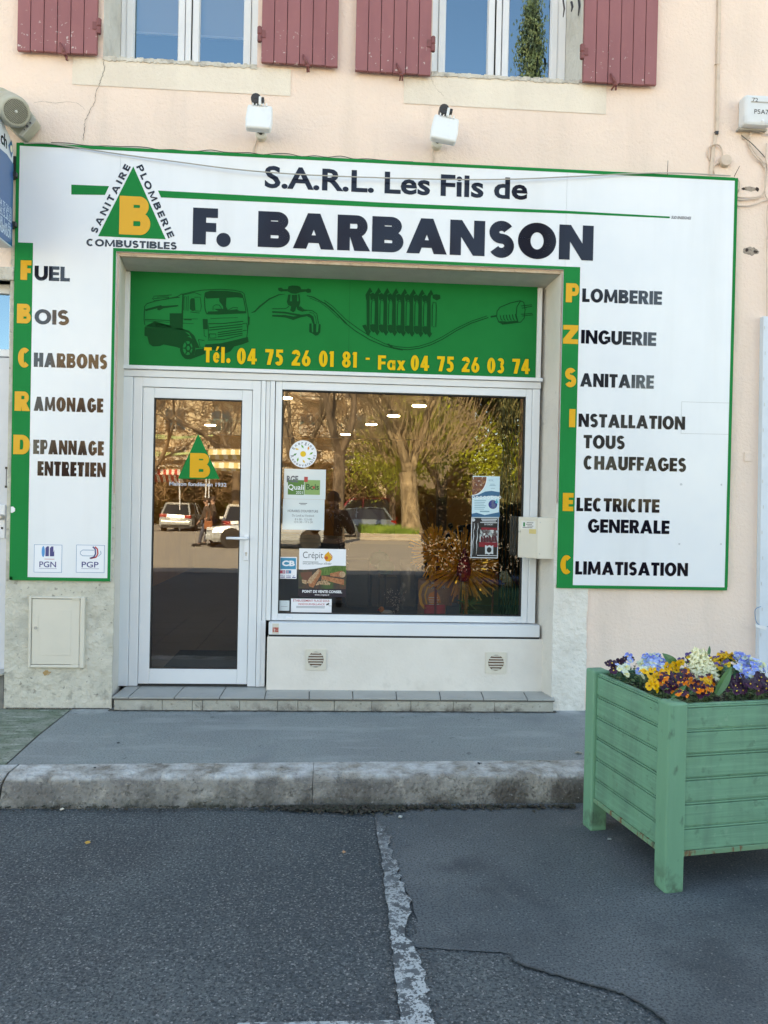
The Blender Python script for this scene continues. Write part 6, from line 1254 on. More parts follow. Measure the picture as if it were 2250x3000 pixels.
# toy parrot at the bottom
c = disp(1122, 1790, .50); tp2 = empty('toy_bird', (c.x, .5, DZ), 'small toy bird with orange head and white wing at the bottom of the window', 'toy')
MB().ell(c+Vector((-.012, 0, .012)), (.022, .02, .024)).build('head', mat('toy_orange', (.7, .25, .02), .5), tp2, smooth=True); MB().ell(c+Vector((.03, 0, -.010)), (.045, .022, .02)).build('body', mat('toy_white', (.6, .65, .68), .5), tp2, smooth=True)
MB().tube([c+Vector((-.03, -.01, .012)), c+Vector((-.046, -.012, .002))], .008, 6, r1=.001).build('beak', mat('toy_red', (.6, .04, .02), .5), tp2); MB().ell(c+Vector((-.018, -.017, .018)), .004).build('eye', Mblack, tp2)
# blossom branches
Mblo = mat('blossom', (.42, .36, .33), .6); Mtwig = mat('twig', (.06, .04, .035), .8)
def blossom(u, v, yy, hpx, wpx, n, lab):
    c = disp(u, v, yy); H_ = (V(u, v-hpx, yy)-c).z; Wd = (V(u+wpx, v, yy)-c).x; t = empty('blossom_branch', (c.x, c.y, c.z), lab, 'branch', 'blossom branches in the window'); mb = MB(); mb2 = MB()
    for k in range(9):
        p = Vector(c); pts = [p.copy()]; d = Vector((random.uniform(-.5, .5), random.uniform(-.2, .2), 1))
        for i in range(6): d += Vector((random.uniform(-.35, .35), random.uniform(-.15, .15), 0)); p = p+Vector((d.x*Wd*.22, d.y*.05, H_/6*random.uniform(.7, 1.1))); pts.append(p.copy())
        mb.tube(pts, .003, 4, r1=.001)
        for i in range(n//9):
            b = random.choice(pts[1:])+Vector((random.uniform(-.02, .02), random.uniform(-.02, .01), random.uniform(-.02, .02))); r = random.uniform(.003, .0055)
            q = random.uniform(0, 3); mb2.poly([b+Vector((r*cos(q+k2*1.256), random.uniform(-.003, .003), r*sin(q+k2*1.256))) for k2 in range(5)])
    mb.build('twigs', Mtwig, t); mb2.build('blossoms', Mblo, t)
blossom(1160, 1796, .7, 70, 40, 110, 'pinkish blossom branch low in the middle of the window')
blossom(1010, 1690, .62, 230, 60, 120, 'tall blossom branch near the photographer silhouette in the window')
blossom(1270, 1580, 1.2, 120, 60, 24, 'pale blossom branch above the yellow stick bursts')
# black bird-like silhouette on the shelf behind: a stool with a round knob
st = empty('black_stand', disp(1320, 1560, 1.3), 'black stand with a round knob behind the yellow sticks', 'stand'); c = disp(1320, 1540, 1.3)
MB().ell(c, .024).build('knob', Mblack, st, smooth=True); MB().tube([c, (c.x, c.y, DZ)], .008, 6).build('pole', Mblack, st)
mb = MB(); mb.prism([disp(u, v, 1.3) for u, v in ((1262, 1590), (1290, 1568), (1330, 1562), (1352, 1540), (1392, 1535), (1394, 1600), (1262, 1612))], (0, .12, 0)); mb.build('dark_drape', mat('drape_black', (.02, .018, .02), .8), st)

# ------------------------------------------------------------------ papers and stickers on the shop window (outer glass face y = FY+.03)
GY = FY+.03
PI_ = GY+.004                     # behind the glass
PO = GY-.0008                     # stuck on the outer face
Mpap = mat('paper_blue', (.62, .70, .72), .12, coat=1); Mwhite = mat('sticker_gloss', (.78, .80, .84), .35); Mtxt = mat('print_grey', (.12, .13, .15), .6)
def sheet(name, u0, v0, u1, v1, Y, m, lab, cat='poster', th=.0006):
    a, b = V(u0, v1, Y), V(u1, v0, Y); o = MB().box((a.x, Y-th, a.z), (b.x, Y, b.z)).build(name, m); return setk(o, lab, cat)
def pr(par, name, m, f):
    mb = MB(); f(mb); o = mb.build(name, m, par)
    if name in ('red_bands', 'red_mark', 'dark_figures', 'small_print', 'spiral_marks', 'card_discs', 'pellet_print', 'white_lettering', 'lettering', 'small_lettering', 'white_flames', 'camera_pictogram', 'blue_wave', 'drop_mark'): o['kind'] = 'stuff'
    return o
# round sticker
c = V(888, 1330, PO); rs = (V(928, 1330, PO)-c).x
es = setk(MB().lathe((c.x, PO, c.z), (0, -1, 0), [(0, rs), (.0005, rs), (.0006, .0001)], 48).build('round_sticker', Mwhite), 'round white sticker Energies Renouvelables with a sun of leaves', 'sticker'); Ys = PO-.001
pr(es, 'sun_disc', mat('st_yellow', (.75, .48, .02), .4), lambda m: pdisc(m, 888, 1330, 8.5, Ys))
cols = [('st_green', (.12, .36, .03)), ('st_orange', (.75, .30, .02)), ('st_green', 0), ('st_yellow', 0), ('st_dgreen', (.02, .22, .06)), ('st_green', 0), ('st_yellow', 0), ('st_green', 0)]
for k in range(8):
    a = k*pi/4+.1; m = MB(); cx_, cz_ = c.x+rs*.60*cos(a), c.z+rs*.55*sin(a); d = Vector((cos(a+.5), 0, sin(a+.5))); q = Vector((-d.z, 0, d.x)); p = Vector((cx_, Ys, cz_)); l = rs*.17
    m.poly([p-d*l, p+q*l*.42, p+d*l, p-q*l*.42]); nm, cl = cols[k]; m.build('leaf_print', mat(nm, cl or (0, 0, 0), .4), es)
m = MB()
def arctext(m, txt, cx, cz, r, a0, a1, h, Y, inward=False, off=.01):
    n = len(txt); tot = sum(max(btext(ch, off)[3]-btext(ch, off)[2], .2) for ch in txt)
    acc = 0
    for ch in txt:
        w_ = max(btext(ch, off)[3]-btext(ch, off)[2], .2); a = a0+(a1-a0)*(acc+w_/2)/tot; acc += w_; t = Vector((-sin(a), 0, cos(a))); rr = Vector((cos(a), 0, sin(a)))
        if not inward: ex, ez = -t, rr
        else: ex, ez = t, -rr
        vs, fs, x0, x1, y0, y1 = btext(ch, off); sc_ = h/.73; W_ = (x1-x0)*sc_
        org = Vector((cx, Y, cz))+rr*r-ex*W_/2
        b = len(m.v); 
        for x, y_ in vs: m.v.append(tuple(org+ex*((x-x0)*sc_)+ez*(y_*sc_)))
        for f in fs: m.f.append(tuple(b+i for i in f)); m.m.append(0)
arctext(m, 'Energies', c.x, c.z, rs*.72, radians(160), radians(22), rs*.24, Ys); arctext(m, 'Renouvelables', c.x, c.z, rs*.92, radians(185), radians(358), rs*.22, Ys, True)
m.build('lettering', Mtxt, es)
# QualiBois sheet and opening hours, behind the glass
q = sheet('certificate', 831, 1376, 955, 1461, PO, Mpap, 'pale QualiBois certificate sheet taped below the round sticker'); Y1 = PO-.001
pr(q, 'green_logo', mat('logo_green', (.08, .20, .04), .5), lambda m: prect(m, 843, 1407, 891, 1449, Y1)); pr(q, 'light_green_logo', mat('logo_lgreen', (.22, .36, .12), .5), lambda m: prect(m, 891.5, 1407, 938, 1449, Y1))
pr(q, 'red_mark', mat('logo_red', (.45, .06, .05), .5), lambda m: (prect(m, 891, 1397, 902, 1412, Y1-.0004), pdisc(m, 919, 1428, 3.5, Y1-.0006)))
pr(q, 'grey_lettering', Mtxt, lambda m: ptext(m, 'RGE', 840, 1413, 874, 1394, Y1-.0008, .04))
pr(q, 'white_lettering', Mwhite, lambda m: (ptext(m, 'Quali', 844, 1437, 890, 1420, Y1-.0005, .01), ptext(m, '2021', 867, 1447, 887, 1439, Y1-.0005)))
pr(q, 'green_lettering', mat('logo_dgreen', (.03, .10, .03), .5), lambda m: ptext(m, 'Bois', 896, 1435, 935, 1418, Y1-.0005, .03))
q = sheet('opening_hours', 827.5, 1464, 951, 1551, PO, Mpap, 'pale typed opening hours sheet below the certificate')
pr(q, 'lettering', Mtxt, lambda m: (ptext(m, "HORAIRES D'OUVERTURE", 843, 1500, 932, 1494.5, Y1, .01), ptext(m, 'Du Lundi au Vendredi', 856, 1513, 920, 1508, Y1), ptext(m, '8 h 00 - 12 h 00', 864, 1524, 914, 1519, Y1), ptext(m, '13 h 30 - 17 h 30', 862, 1532, 916, 1527, Y1), prect(m, 876, 1474, 900, 1475.5, Y1), prect(m, 880, 1478, 896, 1479, Y1)))
# card payment sticker
q = sheet('card_sticker', 819, 1632, 870, 1695, PO, Mwhite, 'small blue and white bank card payment sticker at the left of the window', 'sticker')
pr(q, 'blue_panel', mat('cb_blue', (.01, .25, .42), .4), lambda m: prect(m, 821.5, 1635, 867.5, 1667, Ys))
pr(q, 'cb_lettering', Mwhite, lambda m: ptext(m, 'CB', 826, 1658.5, 864, 1642.5, Ys-.0004, .05))
pr(q, 'red_card', mat('card_red', (.45, .05, .10), .4), lambda m: prect(m, 820.5, 1671, 836, 1680, Ys)); pr(q, 'blue_card', mat('card_blue', (.02, .20, .38), .4), lambda m: prect(m, 838, 1671, 853, 1680, Ys))
pr(q, 'card_discs', mat('card_pink', (.5, .35, .42), .4), lambda m: (pdisc(m, 831, 1675.5, 3.8, Ys-.0003), pdisc(m, 843, 1675.5, 3.8, Ys-.0003)))
pr(q, 'small_lettering', mat('card_navy', (.03, .05, .22), .4), lambda m: (ptext(m, 'VISA', 821, 1690, 835, 1684.5, Ys), ptext(m, 'VISA', 838, 1690, 852, 1684.5, Ys), ptext(m, 'V', 858, 1690, 863, 1684.5, Ys), prect(m, 821, 1691, 835, 1692.5, Ys), prect(m, 838, 1691, 852, 1692.5, Ys), prect(m, 856, 1690.5, 866, 1693, Ys)))
# pellet poster
q = sheet('wood_poster', 874, 1609, 1014, 1748, PO, Mwhite, 'Crépito poster with split logs and pellets, Point de vente conseil', 'poster')
pr(q, 'grey_lettering', mat('pr_slate', (.06, .08, .09), .5), lambda m: (ptext(m, 'Crépit', 887, 1641, 947, 1617, Ys, -.004), prect(m, 887, 1646, 933, 1646.8, Ys), ptext(m, "une performance d'Enfer", 887, 1655, 972, 1648.5, Ys, 0, .3)))
pr(q, 'flame_logo', mat('pr_flame', (.75, .36, .02), .4), lambda m: pquad(m, [(955, 1644), (949, 1634), (952, 1625), (963, 1615), (966, 1624), (972, 1632), (969, 1641), (962, 1645)], Ys))
pr(q, 'flame_ring', mat('pr_flame2', (.60, .20, .01), .4), lambda m: m.ribbon([V(u, v, Ys-.0002) for u, v in ((966, 1621), (973, 1630), (972, 1638), (964, 1645))], .006)); pr(q, 'flame_dot', mat('pr_dot', (.6, .10, .03), .4), lambda m: pdisc(m, 956.5, 1634.5, 5, Ys-.0004))
pr(q, 'picture_ground', mat('pr_dark', (.045, .035, .03), .5, [((.12, .05, .03), 14, .5, .7), ((.05, .09, .03), 9, .5, .65)]), lambda m: pquad(m, [(874, 1668), (890, 1669), (920, 1667), (950, 1661), (980, 1657), (1014, 1658), (1014, 1726), (874, 1726)], Ys))
pr(q, 'forest_print', mat('pr_forest', (.05, .12, .02), .5, [((.12, .2, .05), 60, .45, .6, {'st': (3, 1, .5)})]), lambda m: pquad(m, [(938, 1664), (980, 1657.3), (1014, 1658.3), (1014, 1682), (938, 1686)], Ys-.0002))
Mlog = mat('pr_log', (.30, .10, .045), .5, [((.42, .18, .08), 70, .45, .6)]); Mlog2 = mat('pr_logface', (.48, .32, .20), .5, [((.36, .2, .1), 90, .45, .6)]); Ml3 = mat('pr_logdark', (.14, .055, .035), .5)
pr(q, 'log_print', Ml3, lambda m: (pquad(m, [(880, 1677), (914, 1675), (914, 1690), (882, 1692)], Ys-.0004), pquad(m, [(884, 1694), (905, 1686), (925, 1700), (890, 1710)], Ys-.0005)))
pr(q, 'split_log_print', Mlog, lambda m: (pquad(m, [(934, 1666), (942, 1672), (940, 1684), (918, 1722), (906, 1718), (902, 1704)], Ys-.0008), pquad(m, [(966, 1680), (1002, 1672), (1008, 1680), (1002, 1692), (968, 1688)], Ys-.0006), pquad(m, [(942, 1686), (1008, 1698), (1008, 1714), (1002, 1713), (942, 1697)], Ys-.0009)))
pr(q, 'log_face_print', Mlog2, lambda m: (pquad(m, [(934, 1666), (937, 1674), (912, 1710), (898, 1708), (906, 1694)], Ys-.0010), pdisc(m, 1003, 1683, 9, Ys-.0011, sq=1), pquad(m, [(884, 1698), (898, 1700), (898, 1712), (886, 1708)], Ys-.0006)))
def pel(m):
    for k in range(110):
        t = random.random(); u = 927+40*t; v = 1710-sin(pi*t)*random.uniform(0, 12)+random.uniform(0, 4); a = random.uniform(0, pi); du_, dv_ = 2.2*cos(a), 2.2*sin(a)
        pquad(m, [(u-du_+dv_*.35, v-dv_-du_*.35), (u+du_+dv_*.35, v+dv_-du_*.35), (u+du_-dv_*.35, v+dv_+du_*.35), (u-du_-dv_*.35, v-dv_+du_*.35)], Ys-.0012-k*.000004)
pr(q, 'pellet_print', Mlog2, pel); pr(q, 'footer_print', mat('pr_navy', (.012, .010, .022), .4), lambda m: prect(m, 874, 1726, 1014, 1748, Ys-.0002))
pr(q, 'footer_lettering', Mwhite, lambda m: (ptext(m, 'POINT DE VENTE CONSEIL', 885.5, 1736.5, 1002, 1730, Ys-.0006, .035), ptext(m, 'www.crepito.fr', 922, 1746, 965, 1740.5, Ys-.0006, .01)))
# video surveillance
q = sheet('camera_notice', 852, 1755, 972, 1793, PO, Mwhite, 'white notice in red letters, établissement placé sous vidéosurveillance', 'notice')
pr(q, 'red_lettering', mat('notice_red', (.50, .03, .05), .4), lambda m: (ptext(m, 'ÉTABLISSEMENT PLACÉ SOUS', 859, 1762.5, 965, 1755.8, Ys, .01), ptext(m, 'VIDÉOSURVEILLANCE', 873, 1772.5, 951, 1766.5, Ys, .01)))
pr(q, 'small_print', mat('print_lgrey', (.35, .37, .40), .5), lambda m: (prect(m, 868, 1776.5, 952, 1777.6, Ys), prect(m, 868, 1780, 951, 1781, Ys)))
pr(q, 'camera_pictogram', Mblack, lambda m: (pquad(m, [(955, 1770), (964, 1766), (965, 1770), (957, 1774)], Ys), m.ribbon([V(961, 1771, Ys), V(964, 1775, Ys), V(971, 1775.5, Ys)], .002)))
q = sheet('small_sticker', 817.5, 1759.5, 848, 1789, PO, Mpap, 'tiny square pale sticker in the bottom left corner of the window', 'sticker'); pr(q, 'small_print', mat('print_lgrey', (), 0), lambda m: (prect(m, 823, 1776, 842, 1777.5, Ys), m.ribbon([V(u, v, Ys) for u, v in ((835, 1763), (840, 1766), (838, 1770), (833, 1771))], .001)))
# water treatment poster and concert poster
q = sheet('water_poster', 1382, 1396, 1464.5, 1515, PO, mat('poster_pale', (.50, .68, .74), .5), 'pale blue and white leaflet poster with round pictures, upper poster at the right')
pr(q, 'round_picture', mat('pic_brown', (.16, .05, .025), .5, [((.4, .2, .08), 40, .5, .65), ((.5, .5, .45), 60, .6, .68)]), lambda m: (m.poly([V(1382.5, 1397, Ys)]+[V(1382.5+44*cos(a), 1397+54*sin(a), Ys) for a in [k*pi/2/14 for k in range(15)]])))
pr(q, 'white_ring', Mwhite, lambda m: m.ribbon([V(1382.5+44*cos(a), 1397+54*sin(a), Ys-.0004) for a in [k*pi/2/14 for k in range(15)]], .005))
pr(q, 'blue_wave', mat('wave_blue', (.02, .12, .23), .5), lambda m: (pquad(m, [(1382, 1452), (1400, 1450), (1422, 1440), (1440, 1438), (1464, 1442), (1464, 1455), (1440, 1452), (1410, 1456), (1382, 1458)], Ys), pquad(m, [(1382, 1505), (1396, 1502), (1420, 1509), (1445, 1504), (1464, 1500), (1464, 1514.5), (1382, 1514.5)], Ys)))
pr(q, 'blue_picture', mat('pic_blue', (.012, .03, .20), .5, [((.15, .18, .2), 30, .5, .6, {'z': (0, 3)})]), lambda m: pdisc(m, 1444, 1478, 13, Ys)); pr(q, 'drop_mark', mat('drop_cyan', (.05, .40, .50), .5), lambda m: (pdisc(m, 1455, 1471, 4, Ys-.0004), m.poly([V(1452, 1469, Ys-.0004), V(1456, 1460, Ys-.0004), V(1458, 1469, Ys-.0004)])))
pr(q, 'spiral_marks', mat('poster_white', (.75, .8, .82), .5), lambda m: [pdisc(m, 1387+k*11, 1457, 4.2, Ys-.0006, r0=2.6, n=14) for k in range(8)])
pr(q, 'small_print', mat('print_teal', (.16, .32, .40), .5), lambda m: (ptext(m, 'ROYAL', 1432, 1410, 1446, 1404, Ys), prect(m, 1436, 1418, 1450, 1419, Ys), prect(m, 1434, 1422, 1452, 1423, Ys), prect(m, 1438, 1430, 1450, 1431, Ys), [prect(m, 1390, 1466+k*5, 1424-3*(k % 3), 1467+k*5, Ys) for k in range(6)], prect(m, 1406, 1497, 1434, 1500, Ys)))
q = sheet('concert_poster', 1378.5, 1516, 1461, 1634.5, PO, mat('poster_edge', (.55, .6, .62), .5), 'black concert poster with red bands and a group photo, lower poster at the right')
pr(q, 'black_field', mat('poster_black', (.010, .012, .016), .35), lambda m: prect(m, 1381, 1518.5, 1458.5, 1632, Ys))
pr(q, 'red_bands', mat('poster_red', (.22, .008, .02), .4), lambda m: (prect(m, 1410, 1546, 1456, 1552, Ys-.0004), prect(m, 1403, 1589, 1458, 1602, Ys-.0004)))
pr(q, 'group_photo', mat('photo_pale', (.34, .40, .40), .5, [((.08, .05, .05), 26, .48, .56), ((.6, .62, .6), 40, .55, .62)]), lambda m: prect(m, 1405, 1553, 1458, 1588, Ys-.0004))
pr(q, 'dark_figures', mat('photo_dark', (.08, .008, .015), .5), lambda m: [pquad(m, [(1408+k*8, 1588), (1408+k*8, 1574-(k % 2)*3), (1411+k*8, 1570-(k % 2)*3), (1415+k*8, 1575), (1416+k*8, 1588)], Ys-.0006) for k in range(6)])
pr(q, 'head_emblem', mat('photo_pale2', (.5, .56, .58), .5), lambda m: pquad(m, [(1421, 1597), (1428, 1600), (1434, 1597), (1441, 1600), (1445, 1597), (1445, 1624), (1438, 1622), (1432, 1625), (1426, 1622), (1421, 1624)], Ys-.0008))
pr(q, 'dark_disc', Mblack, lambda m: pdisc(m, 1433, 1611, 7, Ys-.0010, sq=1.15))
pr(q, 'white_lettering', mat('poster_letters', (.5, .53, .55), .5), lambda m: (ptext(m, 'EN CONCERT', 1419, 1538.5, 1445, 1534, Ys-.0006, .03), prect(m, 1410, 1520.5, 1456, 1522.5, Ys-.0006), prect(m, 1412, 1525, 1453, 1527, Ys-.0006), prect(m, 1407, 1530, 1457, 1531.6, Ys-.0006), prect(m, 1398, 1627, 1456, 1628, Ys-.0006), pdisc(m, 1387, 1523, 5, Ys-.0006)))
pr(q, 'white_flames', mat('poster_letters', (), 0), lambda m: [m.ribbon([V(u+o_, v, Ys-.0006) for u, v in ((1389, 1532), (1390, 1545), (1387, 1556), (1388, 1572), (1385, 1588), (1386, 1600), (1384, 1626))], [.002, .006, .003, .006, .007, .004, .001]) for o_ in (0, 11)])
# red and white sticker on the sill board
ysb = .196; q = sheet('safety_sticker', 797.5, 1827, 817, 1857, ysb-.0002, mat('sticker_cream', (.62, .58, .50), .5), 'small worn red and white sticker on the sill board', 'sticker')
pr(q, 'red_print', mat('st_red', (.42, .07, .05), .5, [((.6, .5, .45), 90, .5, .6)]), lambda m: prect(m, 798.5, 1838, 816, 1852, ysb-.001))
# door stickers
yd = FY+.018-.0008
dl = setk(MB().prism([V(580.7, 1271.2, yd), V(643.5, 1403.4, yd), V(521, 1402.5, yd)], (0, .0005, 0)).build('triangle_sticker', Mgreen), 'green triangle sticker with a yellow B on the glass door', 'sticker')
m = MB(); words(m, 'B', 555.7, 1398.5, 615, 1400.5, 72, yd-.0012, .36, .25); m.build('yellow_lettering', Myel, dl)
m = MB(); a = V(495.8, 1423, yd); b = V(663.7, 1426, yd); h = V(0, 1412, yd).z-V(0, 1424, yd).z
wtext(m, 'Maison fondée en 1932', Vector((a.x, yd, (a.z+b.z)/2)), Vector((b.x-a.x, 0, 0)), Vector((0, 0, h)), .025); setk(m.build('door_lettering', mat('frost_letters', (.55, .55, .60), .4)), 'small white lettering Maison fondée en 1932 on the glass door', 'lettering')
# ------------------------------------------------------------------ the sunny square behind the camera (seen in the glass)
def tree(name, base, trunk_h, r0, spread, levels, label, leaf=None, nleaf=0, seed=1, lean=(0, 0), twigs=3, bark=(.16, .115, .08), lsize=.09, tw=.012, droop=0, crown_r=.5):
    rnd = random.Random(seed); t = empty(name, base, label, 'tree'); big = MB(); ends = []
    def grow(p, d, L, r, lv):
        n = 4; pts = [p]; rs = [r]
        for i in range(n):
            d = (d+Vector((rnd.uniform(-.2, .2), rnd.uniform(-.2, .2), rnd.uniform(-.08, .14)-droop*(levels-lv)*.1))).normalized(); p = p+d*L/n; pts.append(p); rs.append(r*(1-.45*(i+1)/n))
        big.tube(pts, rs, 7 if lv > levels-2 else (4 if lv > 1 else 3), False)
        if lv <= 1: ends.extend(pts[1:])
        if lv == 0: return
        k = rnd.choice((2, 3)) if lv > 1 else twigs
        for j in range(k):
            nd = (d+Vector((rnd.uniform(-1, 1), rnd.uniform(-1, 1), rnd.uniform(-.35, .75)))*spread).normalized(); q = pts[rnd.choice((2, 3, 4))] if j else pts[-1]
            grow(q, nd, L*rnd.uniform(.62, .86), max(rs[-1]*rnd.uniform(.7, .95), tw), lv-1)
    b = Vector(base); top = b+Vector((lean[0], lean[1], trunk_h))
    big.tube([b+Vector((0, 0, -.1)), b+(top-b)*.15, b+(top-b)*.5, top], [r0*1.35, r0*1.05, r0*.92, r0*.95], 12, False)
    nb3 = 3
    for j in range(nb3):
        a = 2*pi*j/nb3+rnd.uniform(-.4, .4)+.3; grow(top-Vector((0, 0, .1)), Vector((cos(a)*spread, sin(a)*spread*.8, 1)).normalized(), trunk_h*.85, r0*.62, levels)
    big.build('trunk', mat('bark_%s_%d' % (name, seed), bark, .9, [(mul(bark, .45), 7, .45, .62, {'st': (1, 1, .25)}), (mul(bark, 1.5), 3, .5, .7)], .03, 9), t, smooth=True)
    if nleaf:
        mb = MB()
        for _ in range(nleaf):
            p = rnd.choice(ends)+Vector((rnd.gauss(0, crown_r), rnd.gauss(0, crown_r), rnd.gauss(0, crown_r)-droop*rnd.random()*1.2)); s_ = lsize*rnd.uniform(.5, 1.3); d = Vector((rnd.uniform(-1, 1), rnd.uniform(-1, 1), rnd.uniform(-1, .3)-droop)).normalized(); q = d.orthogonal().normalized()*s_*.45
            mb.poly((p-d*s_, p+q, p+d*s_, p-q))
        mb.build('crown', mat('leaf_%s_%d' % (name, seed), leaf, .6, [(mul(leaf, .5), .9, .45, .62), (mul(leaf, 1.5), 2.1, .5, .7)]), t)
    return t
def g0(u, v, y): p = RF(u, v, y); return Vector((p.x, y, 0))
b1 = g0(1205, 1570, -29)
tree('old_tree', (b1.x, -29, .45), 2.6, .42, .62, 6, 'old bare tree with thick forked trunk on the grass island, reflected in the window', seed=4, lean=(-.25, 0), bark=(.34, .26, .16), twigs=6, tw=.012)
ot = bpy.data.objects['old_tree']; rnd = random.Random(44); mb = MB(); fk = Vector((b1.x-.25, -29, 3.0))
for _ in range(900):
    a = rnd.uniform(-1.25, 1.25); d = Vector((sin(a), rnd.uniform(-.4, .4), cos(a)*1.1)).normalized(); p = fk+d*rnd.uniform(.8, 4.2)+Vector((rnd.gauss(0, .3), rnd.gauss(0, .3), 0)); L_ = rnd.uniform(.6, 1.7); d2 = (d+Vector((rnd.uniform(-.6, .6), rnd.uniform(-.3, .3), rnd.uniform(.1, .8)))).normalized()
    mb.tube([p, p+d2*L_*.5, p+(d2+Vector((0, 0, .25))).normalized()*L_], [.020, .013, .006], 3, False)
setk(mb.build('twigs', mat('twig_tan', (.30, .22, .13), .9), ot), kind='stuff')
tree('bare_tree', g0(990, 1560, -25), 3.6, .26, .62, 6, 'dark bare tree left of the old forked tree, reflected in the window', seed=9, twigs=4, bark=(.17, .125, .085), tw=.012)
tree('bare_tree', g0(870, 1560, -31), 3.2, .26, .7, 6, 'dark bare tree reflected near the left edge of the shop window', seed=15, twigs=4, bark=(.2, .15, .10), tw=.012)
tree('bare_tree', g0(690, 1540, -36), 3.2, .26, .7, 5, 'bare tree reflected at the right of the door glass', seed=21, twigs=4, bark=(.2, .14, .09), tw=.012)
tree('bare_tree', g0(430, 1540, -34), 2.8, .24, .75, 5, 'bare tree reflected at the left of the door glass', seed=33, twigs=4, bark=(.24, .17, .11), tw=.012)
tree('willow', g0(1285, 1540, -35), 2.4, .25, .6, 3, 'yellow green weeping tree reflected behind the old trunk', leaf=(.36, .40, .03), nleaf=9000, seed=5, droop=.7, lsize=.10, crown_r=.75)
tree('willow', g0(1150, 1530, -41), 2.0, .2, .6, 3, 'lower yellow green tree reflected left of the old trunk', leaf=(.28, .31, .03), nleaf=3500, seed=6, droop=.6, lsize=.10, crown_r=.6)
tree('evergreen', g0(1520, 1560, -36), 3.5, .3, .5, 4, 'dark evergreen tree reflected at the right of the window', leaf=(.010, .018, .007), nleaf=22000, seed=7, lsize=.14, crown_r=.7)
tree('evergreen', g0(1640, 1560, -40), 4, .3, .5, 4, 'second dark evergreen beyond the right end of the window', leaf=(.010, .018, .007), nleaf=14000, seed=8, lsize=.16, crown_r=.9)
# tall cypress seen in the upstairs window
cb_ = RF(1562, 0, -28); cy = empty('cypress', (cb_.x, -28, 0), 'tall narrow cypress reflected in the right upstairs window', 'tree'); Hc = RF(1562, 14, -28).z
MB().tube([(cb_.x, -28, -.1), (cb_.x, -28, Hc*.9)], .22, 8, r1=.05).build('trunk', mat('bark_cyp', (.12, .08, .05), .9), cy)
mb = MB(); rnd = random.Random(2)
cl_ = [(rnd.random()**.9, rnd.uniform(0, 2*pi), rnd.uniform(.15, .42)) for _ in range(260)]
for _ in range(34000):
    t, a0, cr_ = rnd.choice(cl_); z = 1.5+(Hc-1.5)*t; R__ = 1.25*(1-t)**.5+.02; p = Vector((cb_.x+R__*.8*cos(a0)+rnd.gauss(0, cr_*.6), -28+R__*.8*sin(a0)+rnd.gauss(0, cr_*.6), z+rnd.gauss(0, cr_*1.3))); a = rnd.uniform(0, 2*pi); s_ = rnd.uniform(.04, .10); d = Vector((rnd.uniform(-.4, .4), rnd.uniform(-.4, .4), 1)).normalized(); q = Vector((cos(a+1.5), sin(a+1.5), 0))*s_*.5
    mb.poly((p-d*s_, p+q, p+d*s_, p-q))
mb.build('crown', mat('leaf_cypress', (.085, .095, .032), .7, [((.03, .04, .015), 2.2, .45, .55), ((.18, .16, .055), 3.2, .5, .6)]), cy)
# grass island with its kerb
ib = empty('grass_island', (b1.x-.6, -29, 0), 'low kerbed island with grass round the old tree, reflected in the window', 'planting bed')
ix0, ix1 = RF(1050, 1560, -28).x, RF(1235, 1560, -28).x
MB().box((ix0, -33, 0), (ix1, -28, .32)).build('bed_wall', mat('bed_stone', (.42, .37, .30), .85, [((.3, .26, .2), 3, .45, .7)]), ib, .03)
mb = MB(); rnd = random.Random(3)
for _ in range(5000):
    x = rnd.uniform(ix0+.1, ix1-.1); y = rnd.uniform(-32.5, -28.1); h = rnd.uniform(.12, .42); mb.poly(((x-.02, y, .31), (x+.02, y, .31), (x+rnd.uniform(-.1, .1), y+rnd.uniform(-.05, .05), .31+h)))
mb.build('grass', mat('grass_blade', (.10, .20, .02), .7, [((.2, .3, .04), 2, .45, .6)]), ib)
# clipped row of leaves, added to keep the right of the window reflection dark
hx0 = RF(1238, 1500, -11).x; mb = MB(); rnd = random.Random(12)
MB().box((hx0+.2, -12.3, 0), (14, -11.5, 1.5)).build('hedge_core', Mdark) if False else None
for _ in range(26000):
    x = rnd.uniform(hx0, 13); y = -10.6+rnd.gauss(0, .22); z = rnd.uniform(0, 1.72+.10*sin(x*2)); s_ = rnd.uniform(.025, .06); d = Vector((rnd.uniform(-1, 1), rnd.uniform(-1, 1), rnd.uniform(-1, 1))).normalized(); q = d.orthogonal().normalized()*s_*.6
    p = Vector((x, y, z)); mb.poly((p-d*s_, p+q, p+d*s_, p-q))
hd_ = empty('added_hedge', (10, -11.6, 0), 'dark clipped bush row added behind the camera to darken the reflection low in the window', 'added_hedge'); mb.build('foliage', mat('added_hedge_leaf', (.010, .017, .008), .8, [((.02, .028, .012), 3, .5, .7)], spec=.2), hd_)
# bushes and wooded bank behind
mb = MB(); rnd = random.Random(5)
for _ in range(26000):
    x = rnd.uniform(-22, 30); y = -47+rnd.gauss(0, 1.2); top = 3.2+1.0*sin(x*.7)+.6*sin(x*1.9)+(6 if x > 11 else 0); z = rnd.random()**.8*top; s_ = rnd.uniform(.10, .28); d = Vector((rnd.uniform(-1, 1), rnd.uniform(-1, 1), rnd.uniform(-1, 1))).normalized(); q = d.orthogonal().normalized()*s_*.6
    p = Vector((x, y, z)); mb.poly((p-d*s_, p+q, p+d*s_, p-q))
setk(mb.build('hedge_mass', mat('hedge_leaf', (.11, .085, .03), .8, [((.05, .045, .018), .5, .42, .6), ((.14, .15, .03), .8, .5, .62)])), 'brown and green mass of bushes across the far side of the square', 'bushes', kind='stuff')
